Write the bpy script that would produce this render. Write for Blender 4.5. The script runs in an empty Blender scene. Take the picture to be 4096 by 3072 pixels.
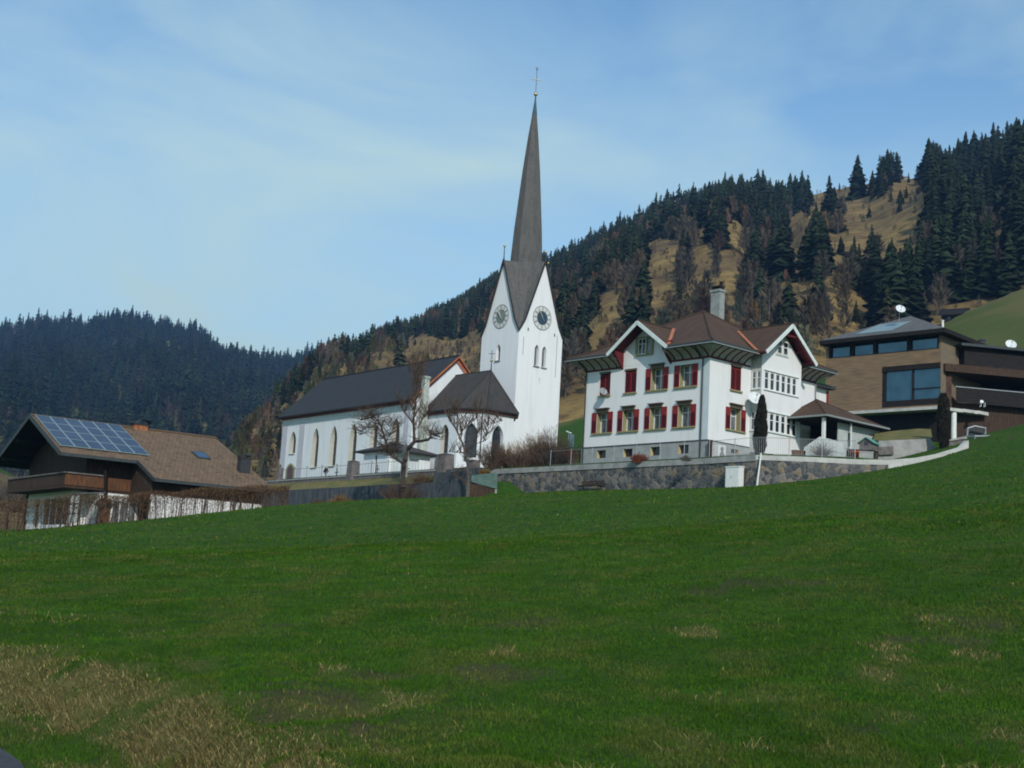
import bpy, math, random
import numpy as np
from mathutils import Vector, Matrix

# ------------------------------------------------------------------ camera
SC = bpy.context.scene
COL = SC.collection
IW, IH, FPX = 4096, 3072, 5300.0
PITCH, ROLL = 0.15993, 0.05692
_cp, _sp = math.cos(PITCH), math.sin(PITCH)
_c, _s = math.cos(ROLL), math.sin(ROLL)
CF = np.array([0, _cp, _sp])
_U0 = np.array([0, -_sp, _cp]); _R0 = np.array([1.0, 0, 0])
CU = _U0 * _c - _R0 * _s
CR = _R0 * _c + _U0 * _s
cam = bpy.data.cameras.new('camera')
camo = bpy.data.objects.new('camera', cam); COL.objects.link(camo)
cam.sensor_width = 36.0; cam.lens = 36.0 * FPX / IW
cam.clip_start = 0.5; cam.clip_end = 20000
camo.matrix_world = Matrix(((CR[0], CU[0], -CF[0], 0), (CR[1], CU[1], -CF[1], 0), (CR[2], CU[2], -CF[2], 0), (0, 0, 0, 1)))
SC.camera = camo

def ray(sx, sy):
    return CF + CR * (sx - IW / 2) / FPX - CU * (sy - IH / 2) / FPX
def W(sx, sy, Y):                       # the point of a sight line at ground distance Y
    d = ray(sx, sy); return d * Y / d[1]
def proj(P):
    P = np.atleast_2d(P); d = P @ CF
    return IW / 2 + FPX * (P @ CR) / d, IH / 2 - FPX * (P @ CU) / d

# ------------------------------------------------------------------ world, sun, exposure
SUN_EL, SUN_TH = math.radians(33), math.radians(-79)
sdir = Vector((math.cos(SUN_EL) * math.cos(SUN_TH), math.cos(SUN_EL) * math.sin(SUN_TH), math.sin(SUN_EL)))
world = bpy.data.worlds.new('World'); SC.world = world; world.use_nodes = True
nt = world.node_tree; nt.nodes.clear()
def N(t, typ, **kw):
    n = t.nodes.new(typ)
    for k, v in kw.items(): setattr(n, k, v)
    return n
sky = N(nt, 'ShaderNodeTexSky'); sky.sky_type = 'NISHITA'; sky.sun_disc = False
sky.sun_elevation = SUN_EL; sky.sun_rotation = math.atan2(sdir.x, sdir.y)
sky.altitude = 700; sky.air_density = 1.0; sky.dust_density = 0.35; sky.ozone_density = 2.6
bg = N(nt, 'ShaderNodeBackground'); bg.inputs[1].default_value = 0.15
tc = N(nt, 'ShaderNodeTexCoord'); mp = N(nt, 'ShaderNodeMapping')
mp.inputs['Scale'].default_value = (1.3, 1.0, 3.2); mp.inputs['Rotation'].default_value = (0, 0.35, 0)
mp.inputs['Location'].default_value = (0.35, 0, 0.2)
cn = N(nt, 'ShaderNodeTexNoise'); cn.inputs['Scale'].default_value = 2.3; cn.inputs['Detail'].default_value = 7; cn.inputs['Roughness'].default_value = 0.52
cn.inputs['Distortion'].default_value = 0.5
cr = N(nt, 'ShaderNodeMapRange'); cr.inputs[1].default_value = 0.40; cr.inputs[2].default_value = 0.78; cr.inputs[3].default_value = 0.0; cr.inputs[4].default_value = 0.85
cm = N(nt, 'ShaderNodeMixRGB'); cm.inputs[2].default_value = (4.7, 4.7, 4.6, 1)
L = nt.links.new
L(tc.outputs['Generated'], mp.inputs[0]); L(mp.outputs[0], cn.inputs['Vector']); L(cn.outputs['Fac'], cr.inputs[0])
sx_ = N(nt, 'ShaderNodeSeparateXYZ'); L(tc.outputs['Generated'], sx_.inputs[0]); rz_ = N(nt, 'ShaderNodeMapRange'); rz_.interpolation_type = 'SMOOTHSTEP'; rz_.inputs[1].default_value = 0.0; rz_.inputs[2].default_value = 0.50; rz_.inputs[3].default_value = 0.9; rz_.inputs[4].default_value = 0.0; L(sx_.outputs[2], rz_.inputs[0])
ad_ = N(nt, 'ShaderNodeMath', operation='ADD'); ad_.use_clamp = True; L(cr.outputs[0], ad_.inputs[0]); L(rz_.outputs[0], ad_.inputs[1]); L(ad_.outputs[0], cm.inputs[0]); L(sky.outputs[0], cm.inputs[1]); mu_ = N(nt, 'ShaderNodeMixRGB', blend_type='MULTIPLY'); mu_.inputs[0].default_value = 1; mu_.inputs[2].default_value = (0.80, 1.10, 1.17, 1); L(cm.outputs[0], mu_.inputs[1]); L(mu_.outputs[0], bg.inputs[0])
wo = N(nt, 'ShaderNodeOutputWorld'); L(bg.outputs[0], wo.inputs[0])
sl = bpy.data.lights.new('sun', 'SUN'); sl.energy = 3.1; sl.angle = math.radians(0.55); sl.color = (1.0, 0.955, 0.89)
so = bpy.data.objects.new('sun', sl); COL.objects.link(so); so.rotation_euler = sdir.to_track_quat('Z', 'Y').to_euler()
SC.view_settings.view_transform = 'Standard'; SC.view_settings.look = 'None'; SC.view_settings.gamma = 1.0; SC.view_settings.exposure = -0.05
SC.cycles.max_bounces = 6; SC.cycles.volume_bounces = 0; SC.cycles.transparent_max_bounces = 8
SC.cycles.use_denoising = True; SC.cycles.filter_width = 1.9

# ------------------------------------------------------------------ materials
MATS = {}
def mat(name, col, rough=0.85, var=0.12, scale=2.0, bump=0.0, bscale=30.0, metal=0.0, spec=0.3, col2=None, coord='Object', stretch=(1, 1, 1), detail=5, contrast=(0.35, 0.65)):
    if name in MATS: return MATS[name]
    m = bpy.data.materials.new(name); m.use_nodes = True; t = m.node_tree; b = t.nodes['Principled BSDF']
    b.inputs['Roughness'].default_value = rough; b.inputs['Metallic'].default_value = metal
    b.inputs['Specular IOR Level'].default_value = spec
    tcn = N(t, 'ShaderNodeTexCoord'); mpp = N(t, 'ShaderNodeMapping'); mpp.inputs['Scale'].default_value = stretch
    t.links.new(tcn.outputs[coord], mpp.inputs[0])
    nz = N(t, 'ShaderNodeTexNoise'); nz.inputs['Scale'].default_value = scale; nz.inputs['Detail'].default_value = detail; nz.inputs['Roughness'].default_value = 0.62
    t.links.new(mpp.outputs[0], nz.inputs['Vector'])
    r = N(t, 'ShaderNodeMapRange'); r.inputs[1].default_value, r.inputs[2].default_value = contrast
    t.links.new(nz.outputs['Fac'], r.inputs[0])
    mx = N(t, 'ShaderNodeMixRGB')
    c2 = col2 if col2 else tuple(c * (1 - 2 * var) for c in col)
    c1 = col if col2 else tuple(min(1, c * (1 + var)) for c in col)
    mx.inputs[1].default_value = (*c1, 1); mx.inputs[2].default_value = (*c2, 1)
    t.links.new(r.outputs[0], mx.inputs[0]); t.links.new(mx.outputs[0], b.inputs['Base Color'])
    if bump:
        n2 = N(t, 'ShaderNodeTexNoise'); n2.inputs['Scale'].default_value = bscale; n2.inputs['Detail'].default_value = 4
        t.links.new(mpp.outputs[0], n2.inputs['Vector'])
        bp = N(t, 'ShaderNodeBump'); bp.inputs['Strength'].default_value = bump; bp.inputs['Distance'].default_value = 0.05
        t.links.new(n2.outputs['Fac'], bp.inputs['Height']); t.links.new(bp.outputs[0], b.inputs['Normal'])
    MATS[name] = m; return m

def tile_mat(name, c1, c2, c3, row=0.33, width=0.3, bump=0.6, coord='UV', spots=0.25, rough=0.85):
    """roof covering in rows: brick pattern in the roof's own metres, lichen and age blotches"""
    m = bpy.data.materials.new(name); m.use_nodes = True; t = m.node_tree; b = t.nodes['Principled BSDF']
    b.inputs['Roughness'].default_value = rough; b.inputs['Specular IOR Level'].default_value = 0.25
    tcn = N(t, 'ShaderNodeTexCoord')
    br = N(t, 'ShaderNodeTexBrick'); br.inputs['Scale'].default_value = 1.0
    br.inputs['Color1'].default_value = (*c1, 1); br.inputs['Color2'].default_value = (*c2, 1); br.inputs['Mortar'].default_value = (*[x * 0.5 for x in c1], 1)
    br.inputs['Mortar Size'].default_value = 0.018; br.inputs['Mortar Smooth'].default_value = 0.6
    br.inputs['Brick Width'].default_value = width; br.inputs['Row Height'].default_value = row; br.inputs['Bias'].default_value = 0.0
    t.links.new(tcn.outputs[coord], br.inputs['Vector'])
    nz = N(t, 'ShaderNodeTexNoise'); nz.inputs['Scale'].default_value = 1.3; nz.inputs['Detail'].default_value = 10; nz.inputs['Roughness'].default_value = 0.78
    mpp = N(t, 'ShaderNodeMapping'); mpp.inputs['Scale'].default_value = (1.6, 0.35, 1)
    t.links.new(tcn.outputs[coord], mpp.inputs[0]); t.links.new(mpp.outputs[0], nz.inputs['Vector'])
    r = N(t, 'ShaderNodeMapRange'); r.inputs[1].default_value = 0.42; r.inputs[2].default_value = 0.68; r.inputs[4].default_value = 0.75
    t.links.new(nz.outputs['Fac'], r.inputs[0])
    mx = N(t, 'ShaderNodeMixRGB'); mx.inputs[2].default_value = (*c3, 1)
    t.links.new(r.outputs[0], mx.inputs[0]); t.links.new(br.outputs['Color'], mx.inputs[1])
    vo = N(t, 'ShaderNodeTexVoronoi'); vo.inputs['Scale'].default_value = 1.6; t.links.new(tcn.outputs[coord], vo.inputs['Vector'])
    r2 = N(t, 'ShaderNodeMapRange'); r2.inputs[1].default_value = 0.14; r2.inputs[2].default_value = 0.30; r2.inputs[3].default_value = spots; r2.inputs[4].default_value = 0
    t.links.new(vo.outputs['Distance'], r2.inputs[0])
    mx2 = N(t, 'ShaderNodeMixRGB'); mx2.inputs[2].default_value = (*[x * 0.3 for x in c1], 1)
    t.links.new(r2.outputs[0], mx2.inputs[0]); t.links.new(mx.outputs[0], mx2.inputs[1]); t.links.new(mx2.outputs[0], b.inputs['Base Color'])
    bp = N(t, 'ShaderNodeBump'); bp.inputs['Strength'].default_value = bump; bp.inputs['Distance'].default_value = 0.03
    t.links.new(br.outputs['Fac'], bp.inputs['Height']); bp.invert = True; t.links.new(bp.outputs[0], b.inputs['Normal'])
    MATS[name] = m; return m

def stone_mat(name):
    m = bpy.data.materials.new(name); m.use_nodes = True; t = m.node_tree; b = t.nodes['Principled BSDF']; b.inputs['Roughness'].default_value = 0.9
    tcn = N(t, 'ShaderNodeTexCoord'); nz = N(t, 'ShaderNodeTexNoise'); nz.inputs['Scale'].default_value = 1.5; nz.inputs['Detail'].default_value = 3
    t.links.new(tcn.outputs['Object'], nz.inputs['Vector'])
    ad = N(t, 'ShaderNodeVectorMath', operation='MULTIPLY_ADD'); ad.inputs[1].default_value = (0.4,) * 3
    t.links.new(nz.outputs['Color'], ad.inputs[0]); t.links.new(tcn.outputs['Object'], ad.inputs[2])
    v1 = N(t, 'ShaderNodeTexVoronoi'); v1.inputs['Scale'].default_value = 2.5; v1.inputs['Randomness'].default_value = 0.95; t.links.new(ad.outputs[0], v1.inputs['Vector'])
    v2 = N(t, 'ShaderNodeTexVoronoi', feature='DISTANCE_TO_EDGE'); v2.inputs['Scale'].default_value = 2.5; v2.inputs['Randomness'].default_value = 0.95; t.links.new(ad.outputs[0], v2.inputs['Vector'])
    sp = N(t, 'ShaderNodeSeparateColor'); t.links.new(v1.outputs['Color'], sp.inputs[0])
    cr_ = N(t, 'ShaderNodeValToRGB'); e = cr_.color_ramp.elements
    e[0].position = 0; e[0].color = (0.035, 0.04, 0.045, 1); e[1].position = 1; e[1].color = (0.20, 0.15, 0.09, 1)
    for p_, c_ in ((0.3, (0.09, 0.09, 0.085, 1)), (0.55, (0.06, 0.065, 0.07, 1)), (0.8, (0.19, 0.17, 0.15, 1))):
        k = cr_.color_ramp.elements.new(p_); k.color = c_
    t.links.new(sp.outputs[0], cr_.inputs[0])
    n3 = N(t, 'ShaderNodeTexNoise'); n3.inputs['Scale'].default_value = 9; n3.inputs['Detail'].default_value = 5; t.links.new(tcn.outputs['Object'], n3.inputs['Vector'])
    m3 = N(t, 'ShaderNodeMixRGB', blend_type='OVERLAY'); m3.inputs[0].default_value = 0.7; t.links.new(cr_.outputs[0], m3.inputs[1]); t.links.new(n3.outputs['Fac'], m3.inputs[2])
    r = N(t, 'ShaderNodeMapRange'); r.inputs[1].default_value = 0.0; r.inputs[2].default_value = 0.06; r.inputs[3].default_value = 0.5; r.inputs[4].default_value = 0.0
    t.links.new(v2.outputs['Distance'], r.inputs[0])
    mx = N(t, 'ShaderNodeMixRGB'); mx.inputs[2].default_value = (0.24, 0.22, 0.19, 1); t.links.new(r.outputs[0], mx.inputs[0]); t.links.new(m3.outputs[0], mx.inputs[1])
    t.links.new(mx.outputs[0], b.inputs['Base Color'])
    bp = N(t, 'ShaderNodeBump'); bp.inputs['Strength'].default_value = 0.9; bp.inputs['Distance'].default_value = 0.1
    t.links.new(v2.outputs['Distance'], bp.inputs['Height']); t.links.new(bp.outputs[0], b.inputs['Normal'])
    MATS[name] = m; return m

WHITE = mat('white_plaster', (0.80, 0.79, 0.77), 0.9, col2=(0.68, 0.67, 0.64), scale=1.0, bump=0.15, bscale=25, stretch=(1.4, 1.4, 0.25), detail=9, contrast=(0.5, 0.85))
TOWERW = mat('tower_plaster', (0.83, 0.83, 0.82), 0.9, col2=(0.70, 0.71, 0.71), scale=0.9, bump=0.12, bscale=14, stretch=(1.6, 1.6, 0.16), detail=7, contrast=(0.5, 0.8))
CHURCHW = mat('church_plaster', (0.77, 0.79, 0.79), 0.9, col2=(0.60, 0.62, 0.61), scale=1.1, bump=0.15, bscale=16, stretch=(1.5, 1.5, 0.2), detail=9, contrast=(0.5, 0.85))
TRIMGREY = mat('grey_quoins', (0.52, 0.52, 0.56), 0.9, 0.05, 1.2)
BANDGREY = mat('pale_grey_band', (0.58, 0.64, 0.64), 0.9, 0.04, 1)
CREAM = mat('cream_reveal', (0.55, 0.54, 0.46), 0.9, 0.05, 1)
OLIVE = mat('olive_surround', (0.30, 0.27, 0.13), 0.8, 0.08, 3)
HOOD = mat('brown_hood', (0.14, 0.10, 0.07), 0.8, 0.1, 4)
PLINTH = mat('grey_plinth', (0.34, 0.35, 0.34), 0.9, 0.08, 1.4, 0.1)
PLYEL = mat('yellow_reveal', (0.5, 0.42, 0.22), 0.9, 0.06, 2)
DARKLINE = mat('dark_trim', (0.03, 0.028, 0.026), 0.7, 0.1, 4)
RED = mat('red_shutter', (0.24, 0.02, 0.017), 0.6, 0.12, 3)
REDL = mat('red_louvre', (0.085, 0.006, 0.009), 0.65, 0.15, 5)
EAVE_SHADED = mat('shaded_white_eave', (0.38, 0.38, 0.34), 0.9, 0.08, 2)  # white cove boards, greyed so the colour holds the shade under the eave
REDW = mat('dark_red_wood', (0.12, 0.013, 0.014), 0.7, 0.15, 4)
SASH = mat('white_sash', (0.78, 0.78, 0.74), 0.5, 0.04, 5)
BARGE = mat('pale_barge_board', (0.70, 0.76, 0.72), 0.6, 0.05, 4)
COPPER = mat('copper_sheet', (0.62, 0.20, 0.08), 0.45, 0.15, 3, metal=0.35)
GLASS = mat('window_glass', (0.03, 0.036, 0.045), 0.06, 0.3, 2, spec=0.6)
CURT = mat('curtained_glass', (0.20, 0.23, 0.24), 0.15, col2=(0.05, 0.06, 0.07), scale=5, spec=0.6, stretch=(1, 1, 0.3))
BLUEGLASS = mat('sky_glass', (0.055, 0.12, 0.175), 0.05, 0.1, 1, metal=0.75, spec=0.8)
STEEL = mat('galvanised_steel', (0.35, 0.37, 0.38), 0.5, 0.1, 6, metal=0.5)
IRON = mat('dark_iron', (0.04, 0.042, 0.045), 0.6, 0.1, 5)
GREENIRON = mat('green_iron', (0.03, 0.05, 0.045), 0.6, 0.1, 5)
CONC = mat('stained_concrete', (0.11, 0.115, 0.12), 0.95, col2=(0.035, 0.045, 0.055), scale=2.6, bump=0.3, bscale=12, stretch=(0.9, 0.9, 0.22), detail=10)
CONCL = mat('pale_concrete', (0.36, 0.35, 0.33), 0.95, col2=(0.20, 0.21, 0.19), scale=1.3, bump=0.25, bscale=10, stretch=(1, 1, 1.0), detail=8, contrast=(0.4, 0.7))
CONCW = mat('white_concrete', (0.52, 0.51, 0.47), 0.95, 0.1, 1.2, 0.2, 10, detail=8)
PILLAR = mat('weathered_pillar', (0.17, 0.15, 0.14), 0.95, 0.2, 2.5, 0.4, 14)
STONE = stone_mat('rubble_stone')
DWOOD = mat('dark_stained_wood', (0.065, 0.038, 0.023), 0.8, 0.3, 2.5, 0.4, 20, stretch=(6, 6, 0.6))
OWOOD = mat('orange_brown_wood', (0.16, 0.07, 0.028), 0.75, col2=(0.07, 0.03, 0.015), scale=2.5, bump=0.4, bscale=18, stretch=(5, 5, 0.8))
SHWOOD = mat('tan_wood_cladding', (0.29, 0.19, 0.105), 0.85, col2=(0.15, 0.105, 0.07), scale=1.3, bump=0.25, bscale=16, stretch=(0.5, 0.5, 6.5), detail=12)
SHGREY = mat('weathered_cladding', (0.16, 0.14, 0.12), 0.85, col2=(0.24, 0.17, 0.09), scale=0.8, bump=0.4, bscale=16, stretch=(1, 1, 3), detail=8)
BLACKW = mat('black_brown_timber', (0.018, 0.014, 0.012), 0.8, 0.3, 2, 0.4, 14, stretch=(1, 1, 6))
FASCIA = mat('dark_gutter', (0.05, 0.06, 0.06), 0.6, 0.1, 4)
PALEMET = mat('pale_metal_edge', (0.26, 0.29, 0.28), 0.5, 0.06, 3)
BRICK = mat('orange_chimney_brick', (0.33, 0.13, 0.06), 0.9, 0.25, 6, 0.3)
GREYCH = mat('grey_chimney_render', (0.30, 0.32, 0.30), 0.95, 0.12, 3, 0.3)
GOLD = mat('gilded_ball', (0.75, 0.5, 0.22), 0.3, 0.05, 2, metal=0.9)
ORANGE = mat('orange_painted_trim', (0.52, 0.22, 0.07), 0.8, col2=(0.42, 0.10, 0.07), scale=1.5)
BRICKRED = mat('dusty_red_cornice', (0.16, 0.055, 0.05), 0.85, 0.1, 2)
CLOCKR = mat('clock_ring', (0.66, 0.67, 0.64), 0.8, 0.05, 3)
CLOCKD = mat('clock_dial', (0.035, 0.075, 0.11), 0.45, 0.1, 3)
CLOCKG = mat('clock_dial_faded', (0.19, 0.24, 0.22), 0.6, 0.1, 3)
CLOCKB = mat('clock_numerals', (0.22, 0.19, 0.16), 0.8, 0.1, 3)
HAND = mat('clock_hand', (0.62, 0.55, 0.42), 0.5, 0.05, 3)
PV = mat('solar_cell', (0.045, 0.058, 0.085), 0.25, 0.12, 0.7, spec=0.5)
PVF = mat('panel_frame', (0.34, 0.44, 0.43), 0.4, 0.05, 3, metal=0.3)
LATT = mat('whitewashed_boards', (0.50, 0.53, 0.50), 0.85, 0.12, 3, stretch=(4, 4, 0.5))
DISH = mat('white_dish', (0.72, 0.75, 0.74), 0.5, 0.04, 3)
DISHG = mat('grey_dish', (0.30, 0.32, 0.33), 0.5, 0.06, 3)
GREENG = mat('green_acrylic', (0.10, 0.16, 0.14), 0.25, 0.12, 2)
BARK = mat('tree_bark', (0.075, 0.06, 0.05), 0.95, 0.3, 6, 0.6, 20)
BARKL = mat('grey_bark', (0.14, 0.12, 0.10), 0.95, 0.3, 6, 0.6, 20)
TWIG = mat('brown_twigs', (0.10, 0.065, 0.045), 0.95, 0.2, 4)
RUSTLEAF = mat('rusty_leaves', (0.18, 0.10, 0.035), 0.85, col2=(0.07, 0.035, 0.02), scale=3)
OCHRE = mat('ochre_shrub', (0.26, 0.15, 0.04), 0.85, col2=(0.10, 0.06, 0.02), scale=3)
REDSHRUB = mat('red_brown_shrub', (0.24, 0.07, 0.03), 0.85, col2=(0.10, 0.03, 0.02), scale=4)
CYP = mat('black_green_needles', (0.022, 0.020, 0.012), 0.9, 0.3, 5)
ASPH = mat('asphalt', (0.055, 0.058, 0.065), 0.9, 0.1, 8, 0.3, 40)
MOSSG = mat('mossy_bank', (0.085, 0.10, 0.022), 0.95, col2=(0.20, 0.15, 0.05), scale=0.8, bump=0.5, bscale=8, detail=9)
LAWN = mat('terrace_lawn', (0.05, 0.085, 0.02), 0.95, col2=(0.11, 0.10, 0.035), scale=0.6, bump=0.4, bscale=8, detail=9)
GRAVEL = mat('churchyard_gravel', (0.22, 0.21, 0.19), 0.95, 0.15, 3, 0.3)
TINROOF = mat('green_tin', (0.12, 0.34, 0.28), 0.5, 0.1, 3)
SLATE = tile_mat('dark_slate', (0.030, 0.034, 0.040), (0.042, 0.046, 0.052), (0.055, 0.058, 0.060), 0.24, 0.2, 0.4, spots=0.0)
SPIRE = tile_mat('spire_shingles', (0.125, 0.121, 0.113), (0.092, 0.09, 0.087), (0.17, 0.155, 0.135), 0.28, 0.2, 0.5, spots=0.1)
CHOIRR = tile_mat('choir_shingles', (0.048, 0.046, 0.046), (0.062, 0.058, 0.055), (0.085, 0.072, 0.060), 0.26, 0.2, 0.4, spots=0.15)
HROOF = tile_mat('brown_plain_tiles', (0.092, 0.052, 0.034), (0.066, 0.040, 0.028), (0.125, 0.078, 0.050), 0.22, 0.18, 0.5, spots=0.2)
CROOF = tile_mat('weathered_pantiles', (0.235, 0.148, 0.088), (0.175, 0.110, 0.068), (0.10, 0.08, 0.052), 0.36, 0.30, 0.9, spots=0.75)
GROOF = tile_mat('grey_shingles', (0.13, 0.13, 0.13), (0.10, 0.10, 0.10), (0.16, 0.15, 0.14), 0.25, 0.3, 0.4, spots=0.1)

# ------------------------------------------------------------------ mesh helpers
class MB:
    def __init__(s): s.v = []; s.f = []; s.m = []; s.uv = []
    def poly(s, pts, m=0, uv=None):
        i = len(s.v); s.v += [tuple(p) for p in pts]; s.f.append(tuple(range(i, i + len(pts)))); s.m.append(m)
        s.uv.append(uv if uv else [(0, 0)] * len(pts))
    def roof(s, pts, m=0):              # planar face with UV in metres: u along the horizontal, v up the slope
        P = [Vector(p) for p in pts]; n = Vector((0, 0, 0))
        for i in range(1, len(P) - 1): n += (P[i] - P[0]).cross(P[i + 1] - P[0])
        n.normalize()
        if n.z < 0: n = -n
        h = Vector((0, 0, 1)).cross(n)
        h = h.normalized() if h.length > 1e-4 else Vector((1, 0, 0))
        up = n.cross(h)
        s.poly(pts, m, [(p.dot(h), p.dot(up)) for p in P])
    def box(s, x0, x1, y0, y1, z0, z1, m=0):
        a = [(x0, y0, z0), (x1, y0, z0), (x1, y1, z0), (x0, y1, z0), (x0, y0, z1), (x1, y0, z1), (x1, y1, z1), (x0, y1, z1)]
        for q in ((0, 3, 2, 1), (4, 5, 6, 7), (0, 1, 5, 4), (1, 2, 6, 5), (2, 3, 7, 6), (3, 0, 4, 7)): s.poly([a[k] for k in q], m)
    def hexa(s, a, m=0):
        for q in ((0, 3, 2, 1), (4, 5, 6, 7), (0, 1, 5, 4), (1, 2, 6, 5), (2, 3, 7, 6), (3, 0, 4, 7)): s.poly([a[k] for k in q], m)
    def beam(s, p, q, w, h, m=0, up=(0, 0, 1)):
        p = Vector(p); q = Vector(q); d = (q - p).normalized(); u = Vector(up)
        r = d.cross(u)
        if r.length < 1e-3: r = d.cross(Vector((1, 0, 0)))
        r.normalize(); u = r.cross(d); r *= w / 2; u = u * (h / 2)
        s.hexa([p - r - u, p + r - u, q + r - u, q - r - u, p - r + u, p + r + u, q + r + u, q - r + u], m)
    def slab(s, pts, t, m=0, m2=None):  # thick planar sheet: top face pts, thickness t downwards
        s.roof(pts, m); low = [(p[0], p[1], p[2] - t) for p in pts]; s.poly(low[::-1], m if m2 is None else m2)
        n = len(pts)
        for i in range(n):
            j = (i + 1) % n; s.poly([pts[i], pts[j], low[j], low[i]], m if m2 is None else m2)
    def tube(s, pts, rad, n=6, m=0, cap=True):
        pts = [Vector(p) for p in pts]; rings = []
        for i, p in enumerate(pts):
            d = (pts[min(i + 1, len(pts) - 1)] - pts[max(i - 1, 0)])
            d = d.normalized() if d.length > 1e-6 else Vector((0, 0, 1))
            a = d.cross(Vector((0, 0, 1)))
            if a.length < 0.05: a = d.cross(Vector((1, 0, 0)))
            a.normalize(); b = d.cross(a); r = rad[i] if hasattr(rad, '__len__') else rad
            base = len(s.v)
            for k in range(n):
                t = 2 * math.pi * k / n; s.v.append(tuple(p + a * math.cos(t) * r + b * math.sin(t) * r))
            rings.append(base)
        for i in range(len(rings) - 1):
            for k in range(n):
                s.f.append((rings[i] + k, rings[i] + (k + 1) % n, rings[i + 1] + (k + 1) % n, rings[i + 1] + k)); s.m.append(m); s.uv.append([(0, 0)] * 4)
        if cap and n > 3:
            for rg in (rings[0], rings[-1]):
                s.f.append(tuple(range(rg, rg + n))); s.m.append(m); s.uv.append([(0, 0)] * n)
    def lathe(s, c, prof, n=12, m=0, axis=None):
        ax = Vector(axis).normalized() if axis else Vector((0, 0, 1))
        a = ax.cross(Vector((0, 0, 1))) if abs(ax.z) < 0.95 else Vector((1, 0, 0)); a.normalize(); b = ax.cross(a); c = Vector(c)
        rings = []
        for r, h in prof:
            base = len(s.v)
            for k in range(n):
                t = 2 * math.pi * k / n; s.v.append(tuple(c + ax * h + (a * math.cos(t) + b * math.sin(t)) * r))
            rings.append(base)
        for i in range(len(rings) - 1):
            for k in range(n):
                s.f.append((rings[i] + k, rings[i] + (k + 1) % n, rings[i + 1] + (k + 1) % n, rings[i + 1] + k)); s.m.append(m); s.uv.append([(0, 0)] * 4)
    def ball(s, c, r, n=10, m=0, sq=1.0):
        s.lathe(c, [(max(1e-4, r * math.sin(math.pi * i / 6)), -r * sq * math.cos(math.pi * i / 6)) for i in range(7)], n, m)
    def build(s, name, mats, parent=None, smooth=False):
        z0 = parent.get('_z0', 0.0) if parent is not None else 0.0
        if parent is not None and parent.parent is not None: z0 = parent.get('_z0', z0)
        me = bpy.data.meshes.new(name)
        me.from_pydata([(x, y, z - z0) for x, y, z in s.v], [], s.f)
        mats = mats if isinstance(mats, (list, tuple)) else [mats]
        for k in mats: me.materials.append(k)
        me.polygons.foreach_set('material_index', s.m)
        ul = me.uv_layers.new(name='UVMap'); flat = [c for f in s.uv for p in f for c in p]; ul.data.foreach_set('uv', flat)
        if smooth: me.polygons.foreach_set('use_smooth', [True] * len(s.f))
        me.update()
        o = bpy.data.objects.new(name, me); COL.objects.link(o)
        if parent is not None: o.parent = parent; o['_z0'] = z0
        return o

def tag(o, label, cat, group=None, kind=None):
    o['label'] = label; o['category'] = cat
    if group: o['group'] = group
    if kind: o['kind'] = kind
    return o
def thing(name, label, cat, x=0, y=0, z0=0, yaw=0, group=None):
    o = bpy.data.objects.new(name, None); COL.objects.link(o); o.location = (x, y, z0); o.rotation_euler = (0, 0, -yaw); o['_z0'] = float(z0)
    o.empty_display_size = 0.5
    return tag(o, label, cat, group)
def box(name, m, parent, *b): mb = MB(); mb.box(*b); return mb.build(name, m, parent)

class Face:                             # a facade: a = metres along it, z = height, d = metres out of it
    def __init__(s, o, da, n): s.o = Vector(o); s.da = Vector(da); s.n = Vector(n)
    def P(s, a, z, d=0.0): q = s.o + s.da * a + s.n * d; return (q.x, q.y, z)
    def box(s, mb, a0, a1, z0, z1, d0, d1, m=0):
        mb.hexa([s.P(a0, z0, d0), s.P(a1, z0, d0), s.P(a1, z0, d1), s.P(a0, z0, d1), s.P(a0, z1, d0), s.P(a1, z1, d0), s.P(a1, z1, d1), s.P(a0, z1, d1)], m)
def arch(a0, a1, zs, zt, n=5, point=1.15):
    """points of a pointed arch from (a0,zs) over the top to (a1,zs)"""
    mid = (a0 + a1) / 2; L_ = []
    for i in range(n + 1):
        t = i / n * point
        L_.append((a0 + (mid - a0) * (1 - math.cos(t)) / (1 - math.cos(point)), zs + (zt - zs) * math.sin(t) / math.sin(point)))
    return L_ + [(2 * mid - a, z) for a, z in L_[-2::-1]]
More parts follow.
